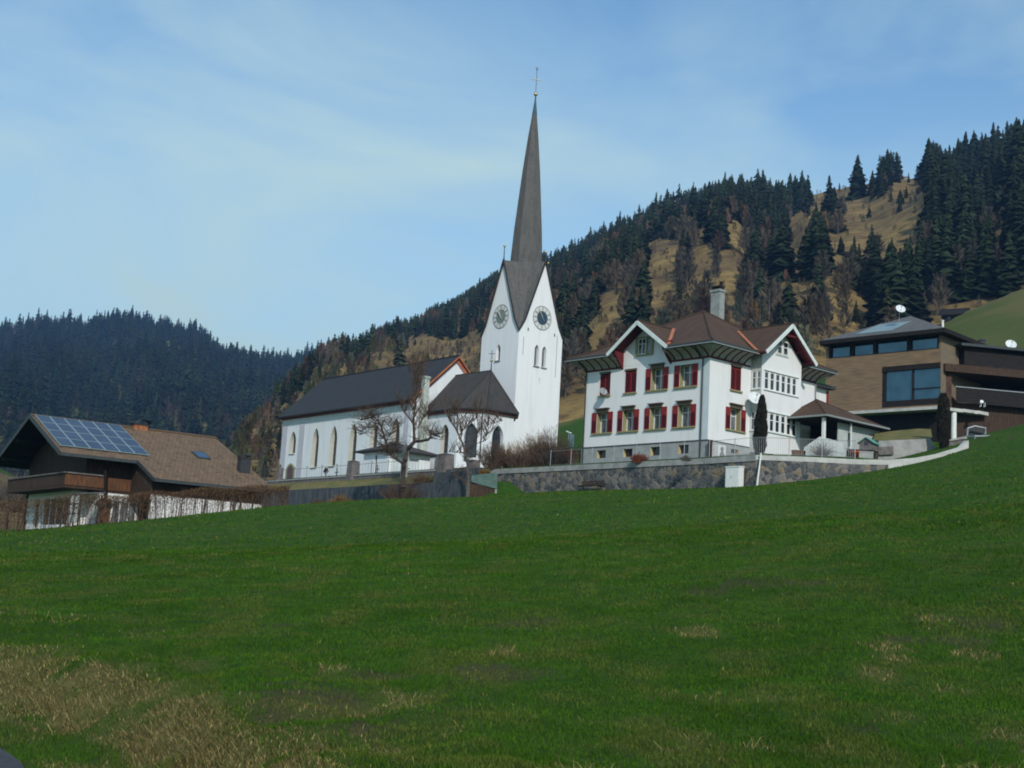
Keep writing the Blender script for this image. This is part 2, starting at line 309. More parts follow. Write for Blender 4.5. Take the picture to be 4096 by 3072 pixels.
def wall(mb, F, a0, a1, z0, z1, holes=(), depth=0.3, m=0, mr=1, d=0.0):
    """wall with real openings: holes = (a0,a1,z0,z1[,spring height]); reveals get material mr"""
    A = sorted({a0, a1} | {h[0] for h in holes} | {h[1] for h in holes}); Z = sorted({z0, z1} | {h[2] for h in holes} | {h[3] for h in holes})
    for i in range(len(A) - 1):
        for j in range(len(Z) - 1):
            ca, cz = (A[i] + A[i + 1]) / 2, (Z[j] + Z[j + 1]) / 2
            if any(h[0] < ca < h[1] and h[2] < cz < h[3] for h in holes): continue
            mb.poly([F.P(A[i], Z[j], d), F.P(A[i + 1], Z[j], d), F.P(A[i + 1], Z[j + 1], d), F.P(A[i], Z[j + 1], d)], m)
    for h in holes:
        if len(h) > 4:
            c = arch(h[0], h[1], h[4], h[3]); out = [(h[0], h[2])] + c + [(h[1], h[2])]; mid = (h[0] + h[1]) / 2; k = len(c) // 2
            for i in range(k):
                mb.poly([F.P(h[0], h[3], d), F.P(*c[i], d), F.P(*c[i + 1], d)], m)
                mb.poly([F.P(h[1], h[3], d), F.P(*c[-1 - i], d), F.P(*c[-2 - i], d)], m)
        else: out = [(h[0], h[2]), (h[0], h[3]), (h[1], h[3]), (h[1], h[2])]
        for i in range(len(out)):
            p, q = out[i], out[(i + 1) % len(out)]
            mb.poly([F.P(*p, d), F.P(*q, d), F.P(*q, d - depth), F.P(*p, d - depth)], mr)

def sash_window(parent, F, a0, a1, z0, z1, d, lights=2, tr=0.66, glass=None, fr=0.07, name='window', rows=1):
    """frame with stiles, mullions and a transom; the pane is its sub-part"""
    mb = MB()
    F.box(mb, a0, a0 + fr, z0, z1, d, d + 0.06); F.box(mb, a1 - fr, a1, z0, z1, d, d + 0.06)
    F.box(mb, a0 + fr, a1 - fr, z0, z0 + fr, d, d + 0.06); F.box(mb, a0 + fr, a1 - fr, z1 - fr, z1, d, d + 0.06)
    for i in range(1, lights):
        c = a0 + (a1 - a0) * i / lights; F.box(mb, c - fr * 0.6, c + fr * 0.6, z0 + fr, z1 - fr, d, d + 0.055)
    if tr:
        zt = z0 + (z1 - z0) * tr; F.box(mb, a0 + fr, a1 - fr, zt - fr * 0.45, zt + fr * 0.45, d, d + 0.05)
    w = mb.build(name, SASH, parent)
    mb = MB(); mb.poly([F.P(a0, z0, d + 0.02), F.P(a1, z0, d + 0.02), F.P(a1, z1, d + 0.02), F.P(a0, z1, d + 0.02)])
    mb.build('pane', glass or GLASS, w)
    return w

def shutter(parent, F, a0, a1, z0, z1, d=0.03, solid=0.36):
    mb = MB(); fr = 0.05; zm = z1 - (z1 - z0) * solid
    F.box(mb, a0, a0 + fr, z0, z1, d, d + 0.045); F.box(mb, a1 - fr, a1, z0, z1, d, d + 0.045)
    for zz in (z0, zm - 0.03, z1 - 0.06): F.box(mb, a0 + fr, a1 - fr, zz, zz + 0.06, d, d + 0.045)
    if solid > 0: F.box(mb, a0 + fr, a1 - fr, zm + 0.03, z1 - 0.06, d, d + 0.03)
    n = int((zm - z0) / 0.1)
    for i in range(n):
        zz = z0 + 0.06 + (zm - z0 - 0.1) * i / n
        mb.poly([F.P(a0 + fr, zz, d + 0.042), F.P(a1 - fr, zz, d + 0.042), F.P(a1 - fr, zz + 0.085, d + 0.005), F.P(a0 + fr, zz + 0.085, d + 0.005)], 1)
    F.box(mb, a0 + fr, a1 - fr, z0 + 0.06, zm - 0.03, d, d + 0.002, 1)
    return mb.build('shutter', [RED, REDL], parent)

def fast_mesh(name, V, T, mats, mi=None, attr=None):
    me = bpy.data.meshes.new(name); V = np.asarray(V, np.float32); T = np.asarray(T, np.int32); k = T.shape[1]
    me.vertices.add(len(V)); me.vertices.foreach_set('co', V.ravel())
    me.loops.add(T.size); me.loops.foreach_set('vertex_index', T.ravel())
    me.polygons.add(len(T)); me.polygons.foreach_set('loop_start', np.arange(0, T.size, k, dtype=np.int32))
    try: me.polygons.foreach_set('loop_total', np.full(len(T), k, np.int32))
    except Exception: pass
    for q in mats: me.materials.append(q)
    if mi is not None: me.polygons.foreach_set('material_index', np.asarray(mi, np.int32))
    if attr is not None:
        a = me.color_attributes.new('mask', 'FLOAT_COLOR', 'POINT'); c = np.ones((len(V), 4), np.float32); c[:, :attr.shape[1]] = attr; a.data.foreach_set('color', c.ravel())
    me.update(calc_edges=True); me.validate()
    o = bpy.data.objects.new(name, me); COL.objects.link(o); return o

# value noise on a lattice
_rng = np.random.default_rng(7); _LAT = _rng.random((256, 256))
def vnoise(x, y):
    xi = np.floor(x).astype(int); yi = np.floor(y).astype(int); fx = x - xi; fy = y - yi
    fx = fx * fx * (3 - 2 * fx); fy = fy * fy * (3 - 2 * fy)
    g = lambda a, b: _LAT[a & 255, b & 255]
    return (g(xi, yi) * (1 - fx) + g(xi + 1, yi) * fx) * (1 - fy) + (g(xi, yi + 1) * (1 - fx) + g(xi + 1, yi + 1) * fx) * fy
def fbm(x, y, o=4):
    s = 0; a = 0.5; t = 0
    for i in range(o): s = s + a * vnoise(x + 17.3 * i, y + 9.1 * i); t += a; a *= 0.5; x = x * 2.03; y = y * 2.03
    return s / t
def sstep(a, b, x): t = np.clip((x - a) / (b - a), 0, 1); return t * t * (3 - 2 * t)

# ------------------------------------------------------------------ ground
CP = np.array([(0, 0, -1.7), (-4, 11, -1.66), (0, 12, -1.5), (5, 13, -1.3), (8, 5, -1.45), (-9, 5, -1.95), (-9, 20, -1.2), (0, 25, -0.3), (10, 25, 0.6),
    (4, 55, 3.4), (-12, 45, 0.75), (18, 50, 4.9), (-28.2, 75, 2.01), (-21.4, 78, 3.27), (-14.8, 86, 4.94), (-18.2, 82, 4.1), (-36, 70, 1.0),
    (3.6, 108.5, 8.8), (10.6, 101, 8.75), (16.9, 93.2, 8.7), (25.1, 90.3, 9.97), (30, 92, 11.36), (37.2, 95, 14.0), (42, 90, 14.2), (48, 110, 18.2),
    (-3.2, 108.0, 7.75), (-8.2, 114.4, 7.43), (-22, 131.6, 7.6), (-10, 100, 6.0), (-24, 95, 3.3), (-34, 98, 2.7), (-45, 105, 1.5), (-25, 112, 4.0), (-45, 60, -0.3),
    (20, 120, 10.4), (0, 130, 10.5), (-20, 160, 10.8), (30, 140, 14.5), (45, 135, 17.5), (-50, 140, 3.0)], float)
def _k(r2): return 0.5 * r2 * np.log(r2 + 1e-9)
_n = len(CP); _A = np.zeros((_n + 3, _n + 3)); _d2 = ((CP[:, None, :2] - CP[None, :, :2]) ** 2).sum(-1)
_A[:_n, :_n] = _k(_d2) + np.eye(_n) * 2.0; _A[:_n, _n] = 1; _A[:_n, _n + 1:] = CP[:, :2]; _A[_n, :_n] = 1; _A[_n + 1:, :_n] = CP[:, :2].T
_w = np.linalg.solve(_A, np.concatenate([CP[:, 2], [0, 0, 0]]))
def tps(x, y):
    s = _w[_n] + _w[_n + 1] * x + _w[_n + 2] * y
    for i in range(_n): s = s + _w[i] * _k((x - CP[i, 0]) ** 2 + (y - CP[i, 1]) ** 2)
    return s
def azel(pts):
    o = []
    for sx, sy, r in pts:
        d = ray(sx, sy); o.append((math.atan2(d[0], d[1]), d[2] / math.hypot(d[0], d[1]) * r, r))
    return np.array(sorted(o))
RH = azel([(700, 1990, 380), (850, 1850, 420), (1000, 1720, 480), (1120, 1640, 560), (1210, 1550, 630), (1290, 1470, 700), (1380, 1415, 750), (1480, 1378, 800), (1780, 1285, 850), (1860, 1232, 870), (1970, 1160, 880), (2200, 1075, 880), (2500, 940, 860),
    (2900, 790, 820), (3186, 790, 780), (3400, 742, 760), (3800, 690, 700), (4096, 600, 680), (4600, 470, 650)])
MM = azel([(300, 2130, 200), (1120, 1960, 220), (1900, 1800, 230), (2240, 1690, 235), (2330, 1668, 235), (2700, 1590, 240), (3300, 1470, 250), (3640, 1390, 265), (3764, 1300, 280), (3870, 1242, 290), (4096, 1150, 300), (4600, 950, 320)])
LH = azel([(-600, 1420, 1800), (0, 1345, 1800), (167, 1300, 1800), (352, 1325, 1800), (500, 1285, 1800), (630, 1320, 1800), (778, 1345, 1800), (870, 1422, 1800), (981, 1446, 1800), (1111, 1446, 1850), (1278, 1432, 1900), (1500, 1430, 1920), (1700, 1470, 1950), (2400, 1500, 2000)])
def height(x, y):
    r = np.hypot(x, y); az = np.arctan2(x, y)
    zt = tps(np.clip(x, -60, 60), np.clip(y, -10, 150))
    rm = np.interp(az, MM[:, 0], MM[:, 2]); zm = np.interp(az, MM[:, 0], MM[:, 1])
    rr = np.interp(az, RH[:, 0], RH[:, 2]); zr = np.interp(az, RH[:, 0], RH[:, 1])
    rl = np.interp(az, LH[:, 0], LH[:, 2]); zl = np.interp(az, LH[:, 0], LH[:, 1])
    behind = sstep(1.3, 0.9, np.abs(az))
    t = np.clip((r - 150) / (rm - 150), 0, 1); z = zt * (1 - t) + zm * t
    rel = sstep(0, 1, np.clip((r - rm) / 60, 0, 1))
    t = np.clip((r - rm - 15) / (rr - rm - 15), 0, 1)
    gul = (fbm(az * 26, r / 260.0, 2) - 0.5)
    zh = zm + (zr - zm) * (t ** 0.92) + gul * 26 * np.sin(np.clip(t, 0, 1) * math.pi) - np.clip(r - rr, 0, 700) * 0.32
    left = sstep(-0.165, -0.20, az)     # valley on the left: no meadow slope
    z = np.where(r > rm + 2, zh, z)
    vz = np.clip((r - 500) / (rl - 500), 0, 1)
    zl2 = -12 + (zl + 12) * vz ** 0.95 + (fbm(az * 30 + 5, r / 300.0, 2) - 0.5) * 50 * np.sin(vz * math.pi) - np.clip(r - rl, 0, 3000) * 0.25
    z = np.where(r > 520, np.maximum(z, zl2), z)
    z = np.where(r < 150, zt, z)
    return z * behind + (1 - behind) * np.minimum(z, -1.7 - 0.0 * r)
def hgt(x, y): return float(height(np.array([float(x)]), np.array([float(y)]))[0])
def ghit(sx, sy, off=0.0, r0=6, r1=140):
    d = ray(sx, sy); t = np.linspace(r0, r1, 1500); P = d[None] * t[:, None]; g = height(P[:, 0], P[:, 1]); i = np.argmax(P[:, 2] < g - off)
    return P[i, 0], P[i, 1]

# dead-grass bank falling to the verge at the lower left, bare patches
BANK = [ghit(*q, 0.42) for q in ((-700, 2560), (-300, 2700), (0, 2826), (139, 2875), (278, 2945), (417, 2993), (519, 3048))]; BANK += [(BANK[-1][0] + 1.2, BANK[-1][1] - 2.6), (BANK[-1][0] + 4, BANK[-1][1] - 8)]
def bank_dist(x, y):                    # signed distance to the line of the bank, positive uphill (right) of it
    best = np.full(np.shape(x), 1e9); sg = np.ones(np.shape(x))
    for (ax, ay), (bx, by) in zip(BANK[:-1], BANK[1:]):
        dx, dy = bx - ax, by - ay; t = np.clip(((x - ax) * dx + (y - ay) * dy) / (dx * dx + dy * dy), 0, 1)
        d = np.hypot(x - ax - t * dx, y - ay - t * dy); c = (x - ax) * dy - (y - ay) * dx
        m_ = d < best; best = np.where(m_, d, best); sg = np.where(m_, np.where(c > 0, -1, 1), sg)
    return best * sg
SOIL = [(1960, 2685, 0.75, 0.45), (2080, 2700, 0.5, 0.3), (1250, 2795, 0.9, 0.3), (1120, 2840, 0.6, 0.25), (3060, 2332, 1.3, 0.7), (2850, 2365, 0.6, 0.4), (3930, 2495, 0.6, 0.35), (3820, 2560, 0.5, 0.3), (2100, 2490, 0.7, 0.3), (3620, 2560, 0.4, 0.3), (1500, 2700, 0.5, 0.2), (1450, 2930, 0.4, 0.3), (3450, 2920, 0.3, 0.2)]
STRAW = [(2810, 2530, 0.45, 0.3), (3540, 2590, 0.5, 0.3), (1330, 2680, 0.3, 0.2), (3910, 2620, 0.45, 0.3), (3500, 2700, 0.4, 0.25), (3560, 2640, 0.4, 0.2), (2020, 2600, 0.35, 0.3), (3720, 2480, 0.4, 0.25)]
SOILW = [(*ghit(a, b), c, d) for a, b, c, d in SOIL]; STRAWW = [(*ghit(a, b), c, d) for a, b, c, d in STRAW]
def masks(x, y):
    r = np.hypot(x, y); bd = bank_dist(x, y)
    n1 = fbm(x * 0.9, y * 0.9, 5); n2 = fbm(x * 0.22 + 40, y * 0.22, 4); n3 = fbm(x * 2.7 + 9, y * 2.7, 3)
    dry = sstep(0.56, 0.76, n1) * 0.5 + sstep(0.58, 0.74, n2) * 0.2 + sstep(0.62, 0.8, n3) * 0.3
    near = sstep(26, 9, r); dry = dry * (0.22 + 0.75 * near)
    wob = (fbm(x * 0.5 + 3, y * 0.5, 3) - 0.5) * 2.2
    band = sstep(1.9, 0.1, bd + wob * .9) * sstep(-0.2, 0.1, bd + wob * 0.05); dry = np.maximum(dry, band * (0.28 + 0.66 * sstep(0.32, 0.58, n1 * 0.5 + n3 * 0.5)))
    dry = np.maximum(dry, sstep(6.0, 1.5, bd) * sstep(0.50, 0.68, n1) * 0.5)
    verge = sstep(0.0, -0.25, bd); dry = dry * (1 - 0.75 * verge) + verge * (0.12 + 0.5 * sstep(0.42, 0.6, n1))
    soil = np.zeros(np.shape(x))
    for L_, T_ in ((SOILW, 's'), (STRAWW, 'd')):
        for cx, cy, a, b in L_:
            e = np.hypot((x - cx) / a, (y - cy) / (b * 2.4)) + (n3 - 0.5) * 1.1 + (n1 - 0.5) * 0.8; f = sstep(1.15, 0.45, e)
            if T_ == 's': soil = np.maximum(soil, f * 0.62)
            else: dry = np.maximum(dry, f * 0.5)
    soil = np.maximum(soil, sstep(0.70, 0.80, n1) * sstep(0.55, 0.7, n2) * 0.6)
    return np.clip(dry, 0, 1), np.clip(soil, 0, 1)

rr_ = np.concatenate([np.linspace(0.5, 8, 14)[:-1], 8 * (45 / 8) ** np.linspace(0, 1, 190)[:-1], 45 * (160 / 45) ** np.linspace(0, 1, 90)[:-1], 160 * (2300 / 160) ** np.linspace(0, 1, 190)[:-1], [2300, 3200, 6000]])
aa_ = np.concatenate([np.radians(np.linspace(-180, -32, 30))[:-1], np.radians(np.linspace(-32, 32, 440)), np.radians(np.linspace(32, 180, 30))[1:]])
RR, AA = np.meshgrid(rr_, aa_, indexing='ij'); GX = RR * np.sin(AA); GY = RR * np.cos(AA); GZ = height(GX, GY)
GZ = GZ - 0.45 * sstep(1.0, -0.1, bank_dist(GX, GY)) * (RR < 60) * (np.abs(AA) < 1.2) - 0.10 * (RR < 40) * (fbm(GX * 0.8, GY * 0.8, 3) - 0.5) + 0.30 * (RR < 40) * sstep(3.0, 0.5, np.abs(bank_dist(GX, GY) - 1.6)) * (fbm(GX * 1.3 + 5, GY * 1.3, 2) - 0.4)
GZ += (RR < 100) * (RR > 25) * (fbm(GX * 0.12, GY * 0.12, 3) - 0.5) * 0.35 * sstep(0, 25, RR - 25) * sstep(100, 80, RR)
GZ[-1, :] = -60
def nearz(x, y):
    r = np.hypot(x, y)
    z = height(x, y) - 0.45 * sstep(1.0, -0.1, bank_dist(x, y)) * (r < 60) - 0.10 * (r < 40) * (fbm(x * 0.8, y * 0.8, 3) - 0.5) + 0.30 * (r < 40) * sstep(3.0, 0.5, np.abs(bank_dist(x, y) - 1.6)) * (fbm(x * 1.3 + 5, y * 1.3, 2) - 0.4)
    return z + (r < 100) * (r > 25) * (fbm(x * 0.12, y * 0.12, 3) - 0.5) * 0.35 * sstep(0, 25, r - 25) * sstep(100, 80, r)
dry_, soil_ = masks(GX, GY)
RMg = np.interp(AA, MM[:, 0], MM[:, 2]); hillm = sstep(-8, 12, RR - RMg) * (RR > 150)
far_ = sstep(-0.19, -0.2, AA) * (RR > 300); hillm = np.where(far_ > 0.5, 0.32 * (RR > 420), hillm)
dry_ = np.where(RR > 140, sstep(0.42, 0.66, fbm(GX / 26, GY / 34, 5)) * 0.45 + 0.4 * sstep(0.24, 0.32, AA), dry_)
nr, na = RR.shape; idx = np.arange(nr * na).reshape(nr, na)
Q = np.stack([idx[:-1, :-1], idx[1:, :-1], idx[1:, 1:], idx[:-1, 1:]], -1).reshape(-1, 4)
gm = bpy.data.materials.new('meadow_ground'); gm.use_nodes = True; t = gm.node_tree; b = t.nodes['Principled BSDF']; b.inputs['Roughness'].default_value = 0.95; b.inputs['Specular IOR Level'].default_value = 0.1
ge = N(t, 'ShaderNodeNewGeometry'); at = N(t, 'ShaderNodeAttribute'); at.attribute_name = 'mask'; sp = N(t, 'ShaderNodeSeparateColor'); t.links.new(at.outputs['Color'], sp.inputs[0])
def nz(scale, det=5, ro=0.6):
    n = N(t, 'ShaderNodeTexNoise'); n.inputs['Scale'].default_value = scale; n.inputs['Detail'].default_value = det; n.inputs['Roughness'].default_value = ro; t.links.new(ge.outputs['Position'], n.inputs['Vector']); return n
def mix(f, a, b_, fac=None):
    m_ = N(t, 'ShaderNodeMixRGB')
    if fac is not None: m_.inputs[0].default_value = fac
    else: t.links.new(f, m_.inputs[0])
    for i, q in ((1, a), (2, b_)):
        if isinstance(q, tuple): m_.inputs[i].default_value = (*q, 1)
        else: t.links.new(q, m_.inputs[i])
    return m_.outputs[0]
def rng_(s_, a, b_, c=0, d=1):
    r = N(t, 'ShaderNodeMapRange'); r.inputs[1].default_value = a; r.inputs[2].default_value = b_; r.inputs[3].default_value = c; r.inputs[4].default_value = d; t.links.new(s_, r.inputs[0]); return r.outputs[0]
g1 = mix(rng_(nz(0.35, 7).outputs['Fac'], 0.35, 0.65), (0.028, 0.084, 0.005), (0.050, 0.106, 0.009))
g2 = mix(rng_(nz(2.2, 8, 0.7).outputs['Fac'], 0.42, 0.66), g1, (0.017, 0.052, 0.007))
g3 = mix(rng_(nz(5.0, 6, 0.7).outputs['Fac'], 0.58, 0.78, 0, 0.4), g2, (0.095, 0.105, 0.028))
st = mix(rng_(nz(7, 6, 0.7).outputs['Fac'], 0.35, 0.65), (0.21, 0.17, 0.07), (0.10, 0.09, 0.03))
c1 = mix(sp.outputs[0], g3, st)
so_ = mix(rng_(nz(11, 5).outputs['Fac'], 0.35, 0.65), (0.105, 0.072, 0.046), (0.050, 0.036, 0.022))
c2 = mix(sp.outputs[1], c1, so_)
mph = N(t, 'ShaderNodeMapping'); mph.inputs['Scale'].default_value = (1, 1, 0.45); t.links.new(ge.outputs['Position'], mph.inputs[0])
nh = N(t, 'ShaderNodeTexNoise'); nh.inputs['Scale'].default_value = 0.03; nh.inputs['Detail'].default_value = 9; nh.inputs['Roughness'].default_value = 0.66; t.links.new(mph.outputs[0], nh.inputs['Vector'])
h1 = mix(rng_(nh.outputs['Fac'], 0.40, 0.62), (0.30, 0.20, 0.072), (0.14, 0.095, 0.045))
h15 = mix(rng_(nz(0.11, 8, 0.7).outputs['Fac'], 0.48, 0.62), h1, (0.11, 0.07, 0.035)); h2 = mix(rng_(nz(0.5, 8, 0.75).outputs['Fac'], 0.5, 0.68, 0, 0.8), h15, (0.07, 0.06, 0.025))
c3 = mix(sp.outputs[2], c2, h2)
t.links.new(c3, b.inputs['Base Color'])
bp = N(t, 'ShaderNodeBump'); bp.inputs['Strength'].default_value = 0.8; bp.inputs['Distance'].default_value = 0.12; t.links.new(nz(4.5, 9, 0.75).outputs['Fac'], bp.inputs['Height']); t.links.new(bp.outputs[0], b.inputs['Normal'])
g = fast_mesh('ground', np.stack([GX, GY, GZ], -1).reshape(-1, 3), Q, [gm], attr=np.stack([dry_, soil_, hillm], -1).reshape(-1, 3))
g.data.polygons.foreach_set('use_smooth', [True] * len(g.data.polygons))
g['kind'] = 'structure'; g['label'] = 'sloping green meadow rising to a wooded mountainside'

# ------------------------------------------------------------------ grass blades
bm_ = bpy.data.materials.new('grass_blades'); bm_.use_nodes = True; t = bm_.node_tree; b = t.nodes['Principled BSDF']; b.inputs['Roughness'].default_value = 0.85; b.inputs['Specular IOR Level'].default_value = 0.03
at = N(t, 'ShaderNodeAttribute'); at.attribute_name = 'mask'; t.links.new(at.outputs['Color'], b.inputs['Base Color'])
def grass(n, r0, r1, seed, hscale, wscale, only=None):
    R = np.random.default_rng(seed); u = R.random(n); r = r0 * (r1 / r0) ** u; az = R.uniform(-0.54, 0.62, n)
    x = r * np.sin(az); y = r * np.cos(az)
    dry, soil = masks(x, y); keep = R.random(n) > soil * 0.75
    keep &= (R.random(n) < 0.55 + 0.6 * fbm(x * 1.5, y * 1.5, 3))
    bd = bank_dist(x, y); strawy = only == 'straw'
    if strawy: keep &= (R.random(n) < np.clip(dry - 0.35, 0, 1) * 1.3)
    px_, py_ = proj(np.stack([x, y, nearz(x, y)], 1)); keep &= ~((px_ < 95) & (py_ > 3000 + px_ * 0.75))
    x, y, r, dry, bd = x[keep], y[keep], r[keep], dry[keep], bd[keep]; n = len(x); z = nearz(x, y)
    h = hscale * (0.5 + R.random(n)) * (0.45 + 0.9 * fbm(x * 0.8 + 7, y * 0.8, 3)) * (1 + 0.3 * (r / 25.0).clip(0, 2)); w = wscale * (0.6 + 0.8 * R.random(n)) * np.maximum(1, r / 16)
    ang = R.uniform(0, 2 * np.pi, n); lean = R.uniform(0.2, 1.1, n); la = R.uniform(0, 2 * np.pi, n)
    if strawy:
        lean = R.uniform(0.7, 1.9, n); la = np.where(bd < 2.5, R.normal(math.radians(-115), 0.55, n), la)
    dx, dy = np.cos(ang) * w / 2, np.sin(ang) * w / 2; lx, ly = np.cos(la) * lean * h, np.sin(la) * lean * h
    V = np.empty((n, 5, 3)); V[:, 0] = np.stack([x - dx, y - dy, z - 0.01], 1); V[:, 1] = np.stack([x + dx, y + dy, z - 0.01], 1)
    V[:, 2] = np.stack([x - dx * 0.8 + lx * 0.4, y - dy * 0.8 + ly * 0.4, z + h * 0.6], 1); V[:, 3] = np.stack([x + dx * 0.8 + lx * 0.4, y + dy * 0.8 + ly * 0.4, z + h * 0.6], 1)
    V[:, 4] = np.stack([x + lx, y + ly, z + h * (1.0 if not strawy else 0.75)], 1)
    i = (np.arange(n) * 5)[:, None]; T = np.concatenate([i + [0, 1, 3], i + [0, 3, 2], i + [2, 3, 4]], 1).reshape(-1, 3)
    g_ = np.array([0.024, 0.086, 0.005]); g2_ = np.array([0.062, 0.120, 0.010]); s_ = np.array([0.34, 0.265, 0.115]); k_ = np.array([0.15, 0.12, 0.045])
    q = R.random((n, 1)); pn = fbm(x * 0.35 + 11, y * 0.35, 4)[:, None]
    cl = fbm(x * 1.7 + 31, y * 1.7, 3)[:, None]; c = (g_ * (1 - q) + g2_ * q) * (0.55 + 0.55 * pn + 0.55 * (cl - 0.2))
    ol = sstep(0.45, 0.7, fbm(x * 1.1 + 60, y * 0.8, 4))[:, None] * 0.55; c = c * (1 - ol) + np.array([0.115, 0.115, 0.028]) * ol * (0.6 + 0.8 * q); isd = (R.random(n) < sstep(0.15, 0.95, dry) * 0.75 + 0.002)[:, None] if not strawy else np.ones((n, 1), bool); sd = s_ * R.random((n, 1)) ** 1.3 + k_ * (1 - R.random((n, 1)) * 0.6)
    c = np.where(isd, sd * 0.95, c) * R.uniform(0.8, 1.15, (n, 1))
    return V.reshape(-1, 3), T, np.repeat(c, 5, 0)
P1 = grass(760000, 7.5, 48, 1, 0.035, 0.0075); P2 = grass(420000, 8, 30, 2, 0.115, 0.0048, 'straw'); P3 = grass(120000, 40, 104, 3, 0.035, 0.012)
def merge(parts):
    Vs, Ts, Cs, o_ = [], [], [], 0
    for V, T, c in parts: Vs.append(V); Ts.append(T + o_); Cs.append(c); o_ += len(V)
    return np.concatenate(Vs), np.concatenate(Ts), np.concatenate(Cs)
V, T, c = merge([P1, P3]); gr = fast_mesh('grass', V, T, [bm_], attr=c); tag(gr, 'short green pasture grass with brownish patches on the slope', 'grass', kind='stuff')
V, T, c = merge([P2]); gr2 = fast_mesh('dry_grass', V, T, [bm_], attr=c); tag(gr2, 'flattened straw coloured dead grass on the bank at the verge', 'dry grass', kind='stuff')
_ra = ghit(-300, 2860, 0.45); _rb = ghit(0, 3005, 0.45); _rc = ghit(85, 3072, 0.45)
_rl = [_ra, _rb, _rc, (_rc[0] + 0.9, _rc[1] - 2.0), (_rc[0] + 3, _rc[1] - 7), (_rc[0] + 5, -10)]
mb = MB()
for (ax, ay), (bx, by) in zip(_rl[:-1], _rl[1:]):
    for k in range(5):
        t0, t1 = k / 5, (k + 1) / 5; p = [(ax + (bx - ax) * t0, ay + (by - ay) * t0), (ax + (bx - ax) * t1, ay + (by - ay) * t1)]; p += [(p[1][0] - 4, p[1][1] - 0.5), (p[0][0] - 4, p[0][1] - 0.5)]
        mb.poly([(x, y, 0) for x, y in p])
mb.v = [(x, y, float(nearz(np.array([x]), np.array([y]))[0]) + 0.05) for x, y, z in mb.v]
rd = mb.build('road', ASPH); rd['kind'] = 'structure'; rd['label'] = 'grey asphalt lane edge below the dry bank'

# ------------------------------------------------------------------ terraces behind the walls
HX, HY, HYAW = 15.07, 100.0, 0.85
NX, NY, NYAW = -10.3774, 140.0, 0.895
class Fr:
    def __init__(s, x, y, yaw): s.x, s.y = x, y; s.X = (math.cos(yaw), -math.sin(yaw)); s.Y = (math.sin(yaw), math.cos(yaw)); s.yaw = yaw
    def w(s, lx, ly): return (s.x + lx * s.X[0] + ly * s.Y[0], s.y + lx * s.X[1] + ly * s.Y[1])
FH = Fr(HX, HY, HYAW); FN = Fr(NX, NY, NYAW)
def flat(name, pts, z, m, label, t=0.5):
    mb = MB(); mb.slab([(x, y, z if not callable(z) else z(x, y)) for x, y in pts], t, 0); o = mb.build(name, m); o['kind'] = 'structure'; o['label'] = label; return o
WC = (17.35, 92.3); WE = (24.2, 90.9); WF = (28.3, 91.2); WG = (32.6, 93.2)
flat('terrace', [FH.w(-21.4, -2.9), FH.w(7.0, -2.9), (WC[0], WC[1] + 0.3), (WE[0], WE[1] + 0.3), (30.5, 93), (34.5, 106), (31, 122), (22, 150), FH.w(-26, 25)], 10.95, gm, 'garden terrace round the white house with red shutters')
flat('churchyard', [FN.w(-16, -10), FN.w(24.5, -10), FN.w(26, 30), FN.w(-34, 30), FN.w(-34, -10)], 10.62, GRAVEL, 'churchyard ground below the white church', 1.5)
flat('churchyard_lawn', [FN.w(-34, -7.2), FN.w(21, -7.2), FN.w(21, 24), FN.w(-34, 24)], 11.5, LAWN, 'raised churchyard lawn in front of the nave', 1.0)
mb = MB(); a_, b_ = FN.w(-12, -10), FN.w(19.6, -10); c_, d_ = FN.w(19.6, -13.95), FN.w(-12, -13.95)
mb.slab([(*d_, 9.30), (*c_, 9.30), (*b_, 10.55), (*a_, 10.62)], 0.6); o = mb.build('grass_bank', MOSSG); o['kind'] = 'structure'; o['label'] = 'mossy yellow green bank between the two churchyard walls'
flat('upper_terrace', [(30, 119.5), (39, 119.8), (62, 124), (66, 150), (26, 150)], 16.2, gm, 'raised ground under the wooden house', 3.0)

# ------------------------------------------------------------------ WHITE HOUSE WITH RED SHUTTERS
house = thing('village_house', 'large white plastered house with red shutters and brown tiled roof behind the stone wall', 'house', HX, HY, 11.0, HYAW)
FL = Face((0, 0, 0), (-1, 0, 0), (0, -1, 0)); FRt = Face((0, 0, 0), (0, 1, 0), (1, 0, 0))
A_, B_ = 13.45, 13.65
up = [(10.55, 11.75, 16.98, 18.80), (7.62, 8.88, 16.98, 18.80), (4.72, 6.0, 16.98, 18.74), (1.70, 2.98, 17.0, 18.74)]
lo = [(10.63, 11.90, 13.84, 15.55), (7.71, 8.94, 13.84, 15.55), (4.73, 5.97, 13.84, 15.55), (1.75, 3.02, 13.84, 15.55)]
ba = [(10.66, 11.68, 11.74, 12.4), (7.69, 8.7, 11.72, 12.38), (4.71, 5.74, 11.71, 12.4), (1.79, 2.83, 11.73, 12.42)]
rup = [(2.55, 3.82, 16.98, 18.85)]; rlo = [(2.60, 3.90, 13.84, 15.55)]; rba = [(2.82, 3.78, 12.0, 12.34)]
mb = MB()
wall(mb, FL, 0, A_, 12.7, 19.9, up + lo, 0.52, 0, 1); wall(mb, FRt, 0, B_, 12.7, 19.9, rup + rlo, 0.52, 0, 1)
mb.box(-A_, -A_ + 0.05, 0.01, B_, 12.7, 19.9, 0); mb.poly([(-A_, B_, 12.7), (0, B_, 12.7), (0, B_, 19.9), (-A_, B_, 19.9)], 0)
mb.poly([(0.03, -0.03, 12.7), (-0.55, -0.03, 12.7), (-0.55, -0.03, 19.08), (0.03, -0.03, 19.08)], 2); mb.poly([(0.03, -0.03, 12.7), (0.03, 0.0, 12.7), (0.03, 0.0, 19.08), (0.03, -0.03, 19.08)], 2)
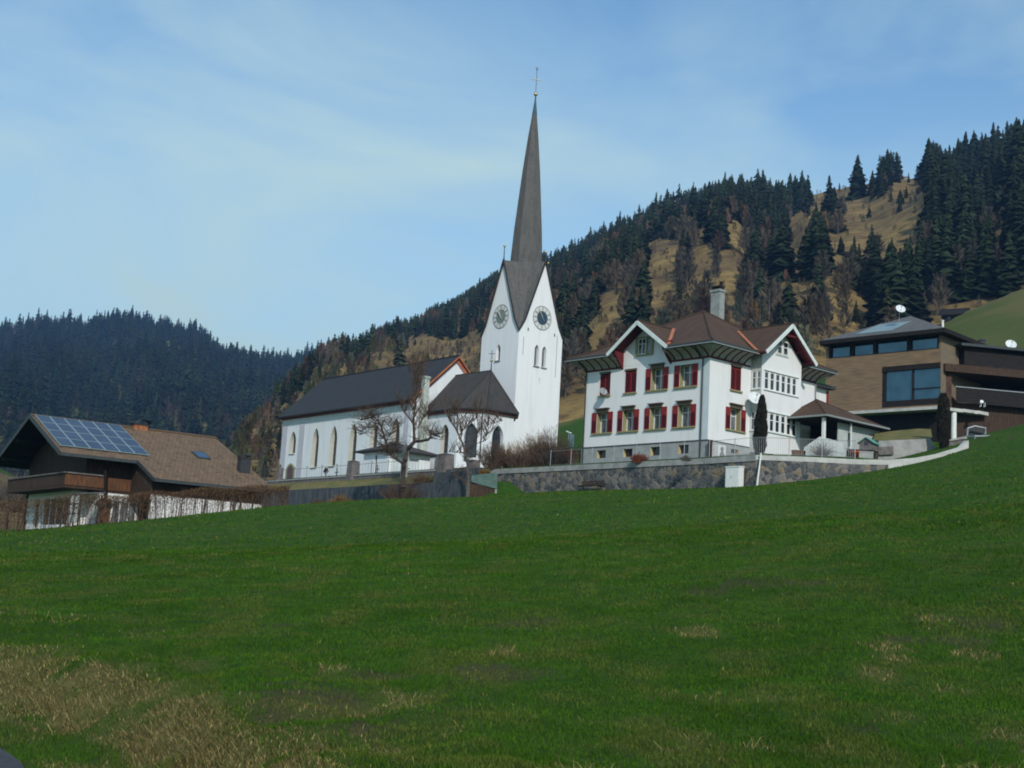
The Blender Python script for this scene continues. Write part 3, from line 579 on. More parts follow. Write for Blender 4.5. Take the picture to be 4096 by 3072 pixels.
mb.build('wall', [WHITE, OLIVE, BANDGREY], house)
mb = MB(); FLp = Face((0.06, -0.06, 0), (-1, 0, 0), (0, -1, 0)); FRp = Face((0.06, -0.06, 0), (0, 1, 0), (1, 0, 0))
wall(mb, FLp, 0, A_ + 0.12, 10.6, 12.66, [(a + 0.06, b + 0.06, c, d) for a, b, c, d in ba], 0.35, 0, 1); wall(mb, FRp, 0, B_ + 0.1, 10.6, 12.66, rba, 0.3, 0, 1)
mb.poly([FLp.P(A_ + 0.12, 10.6), FLp.P(A_ + 0.12, 12.66), FLp.P(A_ + 0.12, 12.66, -3), FLp.P(A_ + 0.12, 10.6, -3)], 0)
FLp.box(mb, -0.04, A_ + 0.16, 12.66, 12.72, -0.1, 0.05, 2); FRp.box(mb, 0.05, 5.0, 12.66, 12.72, -0.1, 0.05, 2); FRp.box(mb, 10.3, B_ + 0.1, 12.66, 12.72, -0.1, 0.05, 2)
mb.build('plinth', [PLINTH, PLYEL, DARKLINE], house)
for a, b, c, d in ba:
    mb = MB(); FL.box(mb, a, b, c, d, -0.32, -0.28); w_ = mb.build('basement_window', GLASS, house)
    mb = MB()
    for k in range(1, 6): FL.box(mb, a + (b - a) * k / 6 - 0.012, a + (b - a) * k / 6 + 0.012, c, d, -0.2, -0.18)
    mb.build('grille', IRON, w_)
mb = MB(); FRt.box(mb, 2.82, 3.78, 12.0, 12.34, -0.26, -0.22); mb.build('basement_window', GLASS, house)
def hood(F, a0, a1, z, par=house):
    mb = MB(); F.box(mb, a0 - 0.16, a1 + 0.16, z + 0.26, z + 0.34, 0.01, 0.26); F.box(mb, a0 - 0.05, a1 + 0.05, z + 0.02, z + 0.26, 0.01, 0.10); mb.build('window_hood', HOOD, par)
def sill(F, a0, a1, z, par=house):
    mb = MB(); F.box(mb, a0 - 0.1, a1 + 0.1, z - 0.12, z - 0.01, 0.005, 0.14); mb.build('window_sill', OLIVE, par)
for F, hs in ((FL, lo + up[2:]), (FRt, rlo)):
    for a, b, c, d in hs:
        sash_window(house, F, a, b, c, d, -0.5, 2, 0.68, CURT); sill(F, a - 0.45, b + 0.45, c)
        shutter(house, F, a - 0.56, a - 0.02, c - 0.02, d + 0.0); shutter(house, F, b + 0.02, b + 0.56, c - 0.02, d + 0.0)
for F, hs in ((FL, lo + [up[2]]), (FRt, rlo)):
    for a, b, c, d in hs: hood(F, a, b, d)
for F, hs in ((FL, up[:2]), (FRt, rup)):
    for a, b, c, d in hs:
        m_ = (a + b) / 2; shutter(house, F, a, m_ - 0.01, c, d - 0.15, -0.07, 0.0); shutter(house, F, m_ + 0.01, b, c, d - 0.15, -0.07, 0.0); sill(F, a, b, c)
        mb = MB(); F.box(mb, a - 0.04, b + 0.04, d + 0.01, d + 0.15, 0.012, 0.07); mb.build('window_hood', HOOD, house)
# cove, brackets, red string course
GL, GR2 = 4.0, 9.2
for F, s0, s1 in ((FL, 0, GL), (FL, GR2, A_), (FRt, 0, 4.9), (FRt, 10.3, B_)): mb = MB(); F.box(mb, s0, s1, 19.06, 19.2, 0.006, 0.07); mb.build('string_course', REDW, house)
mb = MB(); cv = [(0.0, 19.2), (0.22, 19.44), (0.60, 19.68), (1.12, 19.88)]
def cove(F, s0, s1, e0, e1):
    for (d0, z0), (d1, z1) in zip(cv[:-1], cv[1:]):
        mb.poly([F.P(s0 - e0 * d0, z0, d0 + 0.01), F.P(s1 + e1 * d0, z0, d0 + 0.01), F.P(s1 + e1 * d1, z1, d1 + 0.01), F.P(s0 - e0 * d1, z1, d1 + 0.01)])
for q_ in ((FL, 0, GL, 1, 0), (FL, GR2, A_, 0, 1), (FRt, 0, 4.2, 1, 0), (FRt, 10.6, B_, 0, 1)): mb = MB(); cove(*q_); mb.build('eave_soffit', EAVE_SHADED, house)
def bracket(F, a, big=False):
    mb = MB(); w = 0.055; pr = [(0, 19.1)] + [(d + 0.03, z - 0.035) for d, z in cv[1:]] + [(1.14, 19.92), (0.0, 19.92)]
    if big: pr = [(0, 18.95), (0.35, 19.3), (0.95, 20.0), (1.15, 20.45), (0, 20.9)]; w = 0.09
    l = [F.P(a - w, z, d + 0.02) for d, z in pr]; r = [F.P(a + w, z, d + 0.02) for d, z in pr]
    mb.poly(l); mb.poly(r[::-1])
    for i in range(len(pr)): j = (i + 1) % len(pr); mb.poly([l[i], l[j], r[j], r[i]])
    return mb.build('bracket', REDW, house)
for a in (0.12, 0.95, 1.8, 2.65, 3.5, 9.8, 10.65, 11.5, 12.4, 13.3): bracket(FL, a)
for a in (0.12, 0.9, 1.7, 2.5, 3.3, 4.1, 11.1, 11.9, 12.7, 13.5): bracket(FRt, a)
bracket(FL, 3.98, True); bracket(FL, 9.22, True)
# main hipped roof
E0, E1 = 1.25, B_ + 1.25; ze, zr = 20.16, 24.75; ax_, ay_ = -6.5, 6.7
x0_, x1_ = -A_ - 1.25, 1.25; y0_, y1_ = -1.25, B_ + 1.25
mb = MB(); kk = 1.27; zk = 20.70
ring0 = [(x1_, y0_), (x0_, y0_), (x0_, y1_), (x1_, y1_)]; ring1 = [(x1_ - kk, y0_ + kk), (x0_ + kk, y0_ + kk), (x0_ + kk, y1_ - kk), (x1_ - kk, y1_ - kk)]
def eave(p0, q0, q1, p1):               # a stretch of overhanging eave: cover, fascia, soffit, cut ends
    mb.roof([(*p0, ze), (*q0, ze), (*q1, zk), (*p1, zk)]); mb.poly([(*p0, ze), (*q0, ze), (*q0, ze - 0.22), (*p0, ze - 0.22)], 1); mb.poly([(*p0, ze - 0.22), (*q0, ze - 0.22), (*q1, ze - 0.22), (*p1, ze - 0.22)], 1)
    for a, b in ((p0, p1), (q0, q1)): mb.poly([(*a, ze), (*b, zk), (*b, ze - 0.22), (*a, ze - 0.22)], 1)
eave(ring0[0], (-3.75, y0_), (-3.75, y0_ + kk), ring1[0]); eave((-9.45, y0_), ring0[1], ring1[1], (-9.45, y0_ + kk)); eave(ring0[1], ring0[2], ring1[2], ring1[1]); eave(ring0[2], ring0[3], ring1[3], ring1[2])
eave(ring0[0], (x1_, 4.75), (x1_ - kk, 4.75), ring1[0]); eave((x1_, 10.35), ring0[3], ring1[3], (x1_ - kk, 10.35))
for i in range(4): j = (i + 1) % 4; mb.roof([(*ring1[i], zk), (*ring1[j], zk), (ax_, ay_, zr)])
for i in range(4): mb.tube([(*ring0[i], ze + 0.02), (*ring1[i], zk + 0.03), (ax_, ay_, zr + 0.03)], 0.09, 5, 0)
hroof = mb.build('roof', [HROOF, FASCIA], house)
for p, q in (((-3.4, -1.32), (1.35, -1.32)), ((-14.75, -1.32), (-9.7, -1.32)), ((1.32, -1.3), (1.32, 4.4)), ((1.32, 10.7), (1.32, 14.9))): mb = MB(); mb.beam((*p, 19.93), (*q, 19.93), 0.12, 0.07); mb.build('gutter', PALEMET, hroof)
mb = MB(); mb.box(-7.0, -6.05, 8.15, 8.85, 23.0, 26.9, 0); mb.box(-7.08, -5.97, 8.07, 8.93, 26.75, 26.95, 0); mb.build('chimney', GREYCH, hroof)
mb = MB()
for i in range(3): mb.box(-6.95 + i * 0.33, -6.72 + i * 0.33, 8.25, 8.75, 26.95, 27.2, 0)
mb.box(-7.0, -6.05, 8.15, 8.85, 27.2, 27.27, 0); mb.lathe((-6.2, 8.5, 27.27), [(0.14, 0), (0.14, 0.3), (0.2, 0.33), (0.02, 0.45)], 8)
mb.build('chimney_cap', BLACKW, hroof)
# front cross gable
gy = -1.25; gc = -6.6; gw = 3.25; gz = 22.55; ge_ = 20.15
mb = MB()
for s in (-1, 1):
    back = [(gc, 3.3, gz), (gc + s * gw, 3.3, ge_)]
    mb.slab([(gc, gy, gz), (gc + s * gw, gy, ge_), (gc + s * gw, -0.9, ge_), (gc, 3.3, gz)], 0.14, 0, 1)
mb.tube([(gc, gy, gz + 0.02), (gc, 3.0, gz + 0.02)], 0.09, 5, 0)
mb.build('gable_roof', [HROOF, REDW], house)
mb = MB()
for s in (-1, 1): mb.beam((gc - s * 0.02, gy - 0.03, gz - 0.16), (gc + s * gw, gy - 0.03, ge_ - 0.13), 0.07, 0.30, 0, up=(0, 0, 1))
mb.build('barge_board', BARGE, house)
mb = MB(); mb.poly([FL.P(GL + 0.05, 19.2, 0.012), FL.P(9.15, 19.2, 0.012), FL.P(9.15, 20.5, 0.012), FL.P(6.6, 22.33, 0.012), FL.P(GL + 0.05, 20.5, 0.012)])
gwl = mb.build('gable_wall', WHITE, house)
mb = MB(); FL.box(mb, 5.88, 7.76, 19.9, 19.98, 0.02, 0.16); FL.box(mb, 5.88, 7.76, 21.34, 21.44, 0.02, 0.16); FL.box(mb, 5.88, 6.0, 19.98, 21.34, 0.02, 0.15); FL.box(mb, 7.52, 7.76, 19.98, 21.34, 0.02, 0.15); FL.box(mb, 6.55, 6.66, 19.98, 21.34, 0.02, 0.10)
gsr = mb.build('gable_window_surround', OLIVE, house)
sash_window(house, FL, 6.66, 7.5, 20.0, 21.32, 0.03, 2, 0.66, GLASS, 0.06); 
mb = MB(); FL.box(mb, 6.02, 6.53, 20.0, 21.32, 0.02, 0.05); mb.build('window', CURT, house)
# copper valleys
mb = MB()
def roofz(x, y):                         # main roof height
    d = min(x1_ - x, x - x0_, y - y0_, y1_ - y); return ze + (zk - ze) * min(d, kk) / kk + max(0, d - kk) * (zr - zk) / (min(x1_ - ax_, ay_ - y0_) - kk)
def valley(p, q):
    n = 5; P_ = []
    for i in range(n + 1):
        t = i / n; x = p[0] + (q[0] - p[0]) * t; y = p[1] + (q[1] - p[1]) * t; P_.append((x, y, max(roofz(x, y), gz - abs(x - gc) * (gz - ge_) / gw if p[0] < 0 else 22.86 - abs(y - 7.55) * 0.83) + 0.07))
    for i in range(n): mb.beam(P_[i], P_[i + 1], 0.26, 0.03)
valley((-3.32, -1.15), (-6.45, 2.95)); valley((1.15, 4.25), (-3.3, 7.4))
mb.build('copper_valley', COPPER, hroof)
# projecting bay with its gable on the right facade
BX = 1.05; b0, b1 = 5.05, 10.2
FB = Face((BX, 0, 0), (0, 1, 0), (1, 0, 0)); FBs = Face((0, b0, 0), (1, 0, 0), (0, -1, 0))
mb = MB(); wins = []
for z0_, z1_ in ((17.36, 18.78), (14.08, 15.53)):
    k = [5.46, 6.18, 6.90, 7.62, 8.34, 9.06]
    if z0_ < 15: k = [5.50, 6.24, 6.97, 7.70, 8.43, 9.14]
    wins += [(a, a + 0.56, z0_, z1_) for a in k]
gwn = [(6.84, 7.48, 20.42, 21.52), (7.60, 8.24, 20.42, 21.52)]
wall(mb, FB, b0, b1, 12.3, 20.0, wins, 0.12, 0, 0)
gcv = 7.55
mb.poly([FB.P(b0, 20.0), FB.P(b0, 20.1), FB.P(gcv, 22.4), FB.P(b1, 20.1), FB.P(b1, 20.0)])
sw = [(0.10, 0.50, 17.36, 18.76), (0.58, 0.98, 17.36, 18.76), (0.10, 0.50, 14.08, 15.53), (0.58, 0.98, 14.08, 15.53)]
wall(mb, FBs, 0, BX, 12.3, 20.05, sw, 0.08, 1, 0)
mb.poly([(0, b1, 12.3), (BX, b1, 12.3), (BX, b1, 20.05), (0, b1, 20.05)], 0)
bay = mb.build('bay', [WHITE, LATT], house)
mb = MB(); mb.box(-0.1, BX - 0.06, b0 + 0.06, b1 - 0.06, 11.0, 12.28); mb.build('bay_plinth', CONCL, bay)
mb = MB()
for z0_, z1_ in ((17.36, 18.78), (14.08, 15.53)):
    FB.box(mb, 5.3, 9.85, z0_ - 0.1, z0_ - 0.03, 0.005, 0.1); FB.box(mb, 5.3, 9.85, z1_ + 0.06, z1_ + 0.12, 0.005, 0.08); FBs.box(mb, 0.02, 1.02, z0_ - 0.09, z0_ - 0.03, 0.005, 0.08)
FB.box(mb, 6.7, 8.4, 20.3, 20.36, 0.005, 0.08); FB.box(mb, 6.74, 8.34, 20.36, 21.62, 0.006, 0.05, 1)
mb.build('bay_trim', [BARGE, SASH], bay)
for a0, a1, z0_, z1_ in wins: sash_window(house, FB, a0, a1, z0_, z1_, -0.1, 1, 0.62, GLASS, 0.07)
for a0, a1, z0_, z1_ in sw: sash_window(house, FBs, a0, a1, z0_, z1_, -0.07, 1, 0.62, CURT, 0.05)
for a0, a1, z0_, z1_ in gwn: sash_window(house, FB, a0, a1, z0_, z1_, 0.05, 1, 0.55, GLASS, 0.07)
mb = MB(); bz, be, bw_ = 22.86, 20.12, 3.3
for s in (-1, 1): mb.slab([(2.05, gcv, bz), (2.05, gcv + s * bw_, be), (1.15, gcv + s * bw_, be), (-3.6, gcv, bz)], 0.14, 0, 1)
mb.tube([(2.05, gcv, bz + 0.02), (-3.2, gcv, bz + 0.02)], 0.09, 5, 0)
mb.build('gable_roof', [HROOF, REDW], house)
mb = MB()
for s in (-1, 1): mb.beam((2.09, gcv - s * 0.02, bz - 0.17), (2.09, gcv + s * bw_, be - 0.14), 0.07, 0.30)
mb.build('barge_board', BARGE, house)
mb = MB()
for s in (-1, 1):
    mb.beam((1.95, gcv + s * 0.1, bz - 0.42), (1.95, gcv + s * 2.9, be - 0.08), 0.1, 0.16)
    for k in range(3): mb.beam((1.06, gcv + s * (0.8 + k), bz - 0.3 - 0.83 * (0.8 + k) - 0.25), (1.98, gcv + s * (0.8 + k), bz - 0.3 - 0.83 * (0.8 + k) - 0.05), 0.1, 0.12)
mb.beam((1.9, gcv - 0.9, bz - 1.0), (1.9, gcv + 0.9, bz - 1.0), 0.1, 0.14); mb.poly([(1.5, gcv - 0.95, bz - 1.0), (1.5, gcv + 0.95, bz - 1.0), (1.5, gcv, bz - 0.2)])
mb.build('gable_timber', REDW, house)
for p, q in (((-0.62, -0.1), None), ((-13.3, -0.1), None)):
    mb = MB(); mb.tube([(p[0], p[1], 11.0), (p[0], p[1], 19.1), (p[0], -1.2, 19.9)], 0.055, 6); mb.build('downpipe', IRON, house)
mb = MB(); mb.tube([(0.12, 13.5, 11.0), (0.12, 13.5, 19.0), (1.2, 14.6, 19.9)], 0.055, 6); mb.build('downpipe', PALEMET, house)
mb = MB(); mb.box(-6, -0.35, B_ + 0.01, B_ + 2.3, 11, 18.9, 0); mb.box(-0.34, -0.3, B_ + 2.0, B_ + 2.28, 13, 18.8, 1); mb.box(-6, 0.2, B_, B_ + 2.6, 18.9, 19.15, 2); mb.build('rear_annex', [WHITE, RED, FASCIA], house)

# dishes, air unit, post by the house
def dish(name, label, pos, aim, r, m, base):
    t_ = thing(name, label, 'satellite dish', base[0], base[1], base[2]); aim = Vector(aim).normalized(); o_ = Vector(base[:2] + (0,)); c = Vector(pos) - o_
    prof = [(r * k / 6, 0.28 * r * (k / 6) ** 2) for k in range(7)]; prof[0] = (0.001, 0)
    mb = MB(); mb.lathe(c, prof, 20, 0, axis=aim); mb.lathe(c - aim * 0.02, prof, 20, 0, axis=aim); mb.build('reflector', m, t_, True)
    f = c + aim * r * 0.95; mb = MB(); mb.tube([c - Vector((0, 0, r * 0.9)) + aim * 0.1, f], 0.018, 5); mb.lathe(f, [(0.05, -0.06), (0.05, 0.08)], 8, axis=aim); mb.build('feed_arm', STEEL, t_)
    mb = MB(); mb.tube([c - aim * 0.03, Vector((0, 0, c.z))], 0.03, 6); mb.tube([Vector((0, 0, c.z)), Vector((0, 0, base[2]))], 0.03, 6); mb.build('mount', STEEL, t_)
    return t_
q = FH.w(-10.75, -0.62); b0_ = FH.w(-10.75, -0.03); dish('satellite_dish', 'small grey satellite dish under the closed upper red window on the left', (q[0], q[1], 17.15), (0.35, -0.9, 0.45), 0.34, DISHG, (b0_[0], b0_[1], 16.9))
q = FH.w(0.85, 4.55); b0_ = FH.w(0.03, 4.75); dish('satellite_dish', 'large white satellite dish on the sunlit facade beside the bay', (q[0], q[1], 16.42), (0.12, -0.86, 0.5), 0.58, DISH, (b0_[0], b0_[1], 16.2))
q = FH.w(0.45, 0.85); t_ = thing('heat_pump', 'white ventilator box against the grey plinth at the house corner', 'heat pump', q[0], q[1], 10.95, HYAW)
box('casing', SASH, t_, -0.3, 0.3, -0.45, 0.45, 11.1, 12.35); mb = MB(); mb.lathe((0.31, 0, 11.6), [(0.27, 0), (0.27, 0.02), (0.05, 0.03)], 16, axis=(1, 0, 0)); mb.lathe((0.31, 0, 12.05), [(0.2, 0), (0.2, 0.02), (0.04, 0.03)], 14, axis=(1, 0, 0)); mb.build('fan_grille', STEEL, t_)
q = FH.w(0.5, -0.25); t_ = thing('down_post', 'dark square post at the corner of the grey plinth', 'post', q[0], q[1], 10.95, HYAW); box('shaft', DWOOD, t_, -0.12, 0.12, -0.12, 0.12, 10.95, 12.55); box('cap', IRON, t_, -0.15, 0.15, -0.15, 0.15, 12.551, 12.62)

# porch pavilion right of the house
PX, PY, PZ = FH.w(0.4, 10.6)[0], FH.w(0.4, 10.6)[1], 11.0
pr = thing('porch_pavilion', 'open porch with low brown hipped roof and white post right of the white house', 'porch', HX, HY, 11.0, HYAW)
mb = MB(); c_ = [(0.2, 8.5), (4.75, 8.5), (4.75, 17.2), (0.2, 17.2)]; apx = (1.5, 11.6, 17.35); ez = 15.45
for i in range(4): j = (i + 1) % 4; mb.roof([(*c_[i], ez), (*c_[j], ez), apx]); mb.poly([(*c_[i], ez), (*c_[j], ez), (*c_[j], ez - 0.12), (*c_[i], ez - 0.12)], 1)
mb.poly([(*p, ez - 0.12) for p in c_], 1); mb.tube([(4.75, 8.5, ez), apx], 0.07, 5, 0); mb.tube([(4.75, 17.2, ez), apx], 0.07, 5, 0); mb.build('roof', [HROOF, BLACKW], pr)
mb = MB(); mb.beam((0.2, 8.44, ez - 0.02), (4.8, 8.44, ez - 0.02), 0.1, 0.14); mb.beam((4.81, 8.44, ez - 0.02), (4.81, 17.2, ez - 0.02), 0.1, 0.14); mb.build('gutter', PALEMET, pr)
box('post', SASH, pr, 4.15, 4.38, 8.75, 8.98, 11.0, 15.3)
box('post', SASH, pr, 4.35, 4.45, 12.3, 12.4, 11.0, 15.3)
box('back_wall', BLACKW, pr, 0.3, 3.9, 12.6, 12.7, 11.0, 15.3); mb = MB(); mb.box(3.9, 4.0, 11.2, 17.0, 11.0, 15.25); mb.build('boarded_wall', LATT, pr); box('slit_window', GLASS, pr, 4.0, 4.03, 12.6, 12.8, 13.5, 14.6)

# ------------------------------------------------------------------ generic small things
def gable_house(name, label, cat, sx, sy, Y, z0, w, h, dpt, yaw, mw, mr):
    p = W(sx, sy, Y); t_ = thing(name, label, cat, p[0], Y, z0, yaw)
    mb = MB(); mb.box(-w / 2, w / 2, 0, dpt, z0, z0 + h); mb.poly([(-w / 2, 0, z0 + h), (w / 2, 0, z0 + h), (0, 0, z0 + h + w * 0.33)]); mb.poly([(-w / 2, dpt, z0 + h), (w / 2, dpt, z0 + h), (0, dpt, z0 + h + w * 0.33)]); mb.build('wall', mw, t_)
    mb = MB(); k = w / 2 + 0.12
    for s in (-1, 1): mb.slab([(0, -0.15, z0 + h + w * 0.33 + 0.04), (s * k, -0.15, z0 + h - 0.05), (s * k, dpt + 0.15, z0 + h - 0.05), (0, dpt + 0.15, z0 + h + w * 0.33 + 0.04)], 0.05)
    mb.build('roof', mr, t_); return t_

# ------------------------------------------------------------------ stone wall with concrete coping
sw_ = thing('stone_wall', 'rubble stone garden wall with grey concrete coping below the white house', 'wall', HX, HY, 7.0, HYAW)
T0 = -21.6                                # left end in house frame; the corner is at x=7.1
def bez(a, b, n): return [a + (b - a) * i / n for i in range(n + 1)]
mb = MB(); cp = MB()
pts = [(T0, -2.6, 10.85), (7.15, -2.6, 10.85)]
inv = lambda X, Y: ((X - HX) * FH.X[0] + (Y - HY) * FH.X[1], (X - HX) * FH.Y[0] + (Y - HY) * FH.Y[1])
runR = [(WC[0], WC[1], 10.85), (20.5, 91.3, 10.80), (WE[0], WE[1], 10.78), (26.2, 90.75, 10.85), (28.3, 91.0, 11.15), (30.2, 91.8, 11.65), (32.0, 92.9, 12.3), (32.6, 93.2, 12.85), (33.1, 93.6, 12.9)]
seg = [(T0, -3.0, 10.85)] + [(T0 + (7.0 - T0) * k / 6, -3.0, 10.85) for k in range(1, 7)]
seg = [(x, y, z) for x, y, z in seg[:-1]] + [(*inv(WC[0], WC[1]), 10.85)]
def wallrun(mbs, P_, zb, zt, thick, m=0):
    for (x0, y0, a), (x1, y1, b_) in zip(P_[:-1], P_[1:]):
        d = Vector((x1 - x0, y1 - y0, 0)).normalized(); nn = Vector((-d.y, d.x, 0)) * thick
        A0, A1 = zb(x0, y0, a), zb(x1, y1, b_); C0, C1 = zt(x0, y0, a), zt(x1, y1, b_)
        mbs.hexa([(x0, y0, A0), (x1, y1, A1), (x1 + nn.x, y1 + nn.y, A1), (x0 + nn.x, y0 + nn.y, A0), (x0, y0, C0), (x1, y1, C1), (x1 + nn.x, y1 + nn.y, C1), (x0 + nn.x, y0 + nn.y, C0)], m)
wallrun(mb, seg, lambda x, y, z: 7.5, lambda x, y, z: z - 0.42, 0.5)
segR = [(*inv(a, b), c) for a, b, c in runR]
wallrun(mb, segR[:4], lambda x, y, z: 8.0, lambda x, y, z: z - 0.34, 0.5)
mb.build('masonry', STONE, sw_)
wallrun(cp, [(x, y - 0.06, z) for x, y, z in seg], lambda x, y, z: z - 0.42, lambda x, y, z: z, 0.62); cp.build('coping', CONCL, sw_)
cp = MB(); wallrun(cp, [(x, y, z) for x, y, z in segR[:4]], lambda x, y, z: z - 0.34, lambda x, y, z: z, 0.6); cp.build('coping', CONCW, sw_)
kb = thing('ramp_wall', 'pale concrete kerb wall climbing beside the drive to the wooden house', 'wall', HX, HY, 7.0, HYAW)
cp = MB(); wallrun(cp, segR[3:8], lambda x, y, z: z - 2.2, lambda x, y, z: z, 0.45); cp.build('wall', CONCW, kb)

# railings on the coping: posts and rails
def railing(name, label, P_, h, rails, step, pick=None, m=STEEL, z0=0):
    t_ = thing(name, label, 'railing', 0, 0, z0)
    po = MB(); ra = MB(); L_ = 0
    for (a, b_) in zip(P_[:-1], P_[1:]):
        a = Vector(a); b_ = Vector(b_); d = (b_ - a).length; n = max(1, round(d / step))
        for k in range(n + 1):
            p = a + (b_ - a) * k / n; po.tube([p, p + Vector((0, 0, h + 0.03))], 0.026, 5)
        for r in rails: ra.tube([a + Vector((0, 0, r)), b_ + Vector((0, 0, r))], 0.016, 4)
        if pick:
            n = int(d / pick)
            for k in range(n): p = a + (b_ - a) * (k + 0.5) / n; ra.tube([p + Vector((0, 0, rails[0])), p + Vector((0, 0, rails[-1]))], 0.009, 3)
    po.build('posts', m, t_); ra.build('rails', m, t_); return t_
def hw(x, y, z): q = FH.w(x, y); return (q[0], q[1], z)
railing('railing', 'thin wire railing with slim posts on the coping before the basement windows', [hw(-14.4, -2.7, 10.86), hw(2.5, -2.7, 10.86)], 1.35, (0.12, 1.3), 2.35)
railing('railing', 'close picket railing on the coping before the white bay', [hw(2.9, -2.7, 10.86), (WC[0] + 0.1, WC[1] + 0.3, 10.86), (24.0, 91.15, 10.8)], 1.32, (0.14, 1.28), 2.6, 0.13)

# bench, white cabinet, pole, cypresses, shrubs by the wall
q = FH.w(-8.6, -3.75); zb = 8.62; t_ = thing('bench', 'dark wooden garden bench in front of the stone wall', 'bench', q[0], q[1], zb, HYAW)
mb = MB()
for k in range(3): mb.box(-1.25, 1.25, -0.25 + k * 0.16, -0.11 + k * 0.16, zb + 0.42, zb + 0.46)
mb.build('seat', DWOOD, t_); mb = MB()
for k in range(2): mb.box(-1.25, 1.25, 0.3, 0.33, zb + 0.55 + k * 0.16, zb + 0.67 + k * 0.16)
mb.build('backrest', DWOOD, t_)
for s in (-1, 1):
    mb = MB(); mb.beam((s * 1.05, -0.22, zb), (s * 1.05, -0.22, zb + 0.42), 0.06, 0.06); mb.beam((s * 1.05, 0.22, zb), (s * 1.05, 0.34, zb + 0.88), 0.06, 0.06); mb.beam((s * 1.05, -0.22, zb + 0.38), (s * 1.05, 0.26, zb + 0.38), 0.05, 0.05); mb.build('leg', GREENIRON, t_)
q = FH.w(5.75, -3.75); zb = 8.35; t_ = thing('utility_cabinet', 'white metal utility cabinet standing in the grass against the stone wall', 'cabinet', q[0], q[1], zb, HYAW)
mb = MB(); mb.box(-0.62, 0.62, -0.25, 0.25, zb + 0.12, zb + 1.62); mb.box(-0.65, 0.65, -0.29, 0.29, zb + 1.62, zb + 1.70); mb.build('body', SASH, t_)
box('base', CONCL, t_, -0.6, 0.6, -0.23, 0.23, zb - 0.4, zb + 0.12); mb = MB(); mb.box(-0.56, -0.02, -0.27, -0.25, zb + 0.2, zb + 1.55); mb.box(0.02, 0.56, -0.27, -0.25, zb + 0.2, zb + 1.55); d_ = mb.build('door', SASH, t_); box('handle', STEEL, d_, -0.09, -0.05, -0.3, -0.27, zb + 0.85, zb + 1.0)
a_ = W(3027, 1940, 91.6); b_ = W(3044, 1815, 91.9); t_ = thing('pole', 'thin white leaning pole in front of the stone wall corner', 'pole', a_[0], a_[1], a_[2] - 0.05)
mb = MB(); o_ = Vector((a_[0], a_[1], 0)); mb.tube([Vector((0, 0, a_[2] - 0.3)), Vector((b_[0] - a_[0], b_[1] - a_[1], b_[2]))], [0.06, 0.05], 8); mb.build('shaft', SASH, t_); mb = MB(); mb.lathe((b_[0] - a_[0], b_[1] - a_[1], b_[2]), [(0.06, 0), (0.06, 0.05), (0.001, 0.07)], 8); mb.build('tip', SASH, t_)

def columnar(name, label, base, h, r, prof, seed, lean=0.03):
    R = random.Random(seed); t_ = thing(name, label, 'tree', *base); z0 = base[2]; V = []; T = []
    n = 5200
    for i in range(n):
        t = R.random() ** 0.9; rad = r * np.interp(t, [p[0] for p in prof], [p[1] for p in prof]); a = R.uniform(0, 2 * math.pi); rad_ = rad * (0.72 + 0.34 * R.random() ** 0.5) * (1 + 0.1 * math.sin(a * 3 + t * 19))
        x, y, z = math.cos(a) * rad_ + lean * t * h, math.sin(a) * rad_, h * t + R.uniform(-.05, .05); s = R.uniform(0.06, 0.15); b = R.uniform(0, 6.28)
        k = len(V); V += [(x - s * .35 * math.sin(b), y + s * .35 * math.cos(b), z), (x + s * .35 * math.sin(b), y - s * .35 * math.cos(b), z), (x + math.cos(a) * s * 0.5, y + math.sin(a) * s * .5, z + s * 1.7)]; T.append((k, k + 1, k + 2))
    o = fast_mesh('crown', V, T, [CYP]); o.parent = t_
    mb = MB(); mb.tube([(0, 0, z0 - 0.1), (lean * h * 0.8, 0, z0 + h * 0.85)], [0.12, 0.03], 6); mb.build('trunk', BARK, t_); mb = MB()
    mb.lathe((0, 0, z0), [(max(0.01, r * 0.74 * np.interp(k / 10, [p[0] for p in prof], [p[1] for p in prof])), h * k / 10) for k in range(11)], 12); mb.v = [(x + lean * (z - z0), y, z) for x, y, z in mb.v]; mb.build('inner_needles', CYP, t_)
    return t_
pf = [(0, 0.45), (0.15, 0.95), (0.45, 1.0), (0.75, 0.72), (0.93, 0.42), (1, 0.1)]
p = W(3036, 1822, 94.5); columnar('columnar_cypress', 'dark columnar cypress behind the stone wall in front of the white bay', (p[0], p[1], p[2] - 0.1), 4.35, 0.43, pf, 1)
pf2 = [(0, 0.35), (0.1, 0.6), (0.3, 0.9), (0.6, 1.0), (0.9, 0.75), (1, 0.3)]
p = W(3775, 1812, 98); columnar('columnar_cypress', 'dark columnar cypress in front of the wooden house beside the drive', (p[0], p[1], p[2] - 0.1), 4.5, 0.45, pf2, 2, -0.01)

# grid things between porch and cypress
p5 = lambda x, y: (3100 + .27125 * x, 1600 + .27125 * y)
def Wz(px, Y): return W(*px, Y)
t_ = thing('stair_parapet', 'whitewashed boarded parapet with pointed top below the porch', 'parapet', 0, 0, 10.9)
poly = [(415, 770), (440, 690), (660, 540), (830, 580), (1010, 640), (1012, 855), (830, 845), (530, 838), (412, 832)]
mb = MB(); A1 = [tuple(Wz(p5(*q), 92.4)) for q in poly]; A2 = [(x, y + 0.16, z) for x, y, z in A1]; mb.poly(A1); mb.poly(A2[::-1])
for i in range(len(A1)): j = (i + 1) % len(A1); mb.poly([A1[i], A1[j], A2[j], A2[i]])
mb.build('boards', LATT, t_)
t_2 = thing('bare_shrub', 'small bare grey shrub against the whitewashed parapet', 'shrub', 0, 0, 10.8)
R = random.Random(5); mb = MB(); c = Wz(p5(700, 820), 91.9)
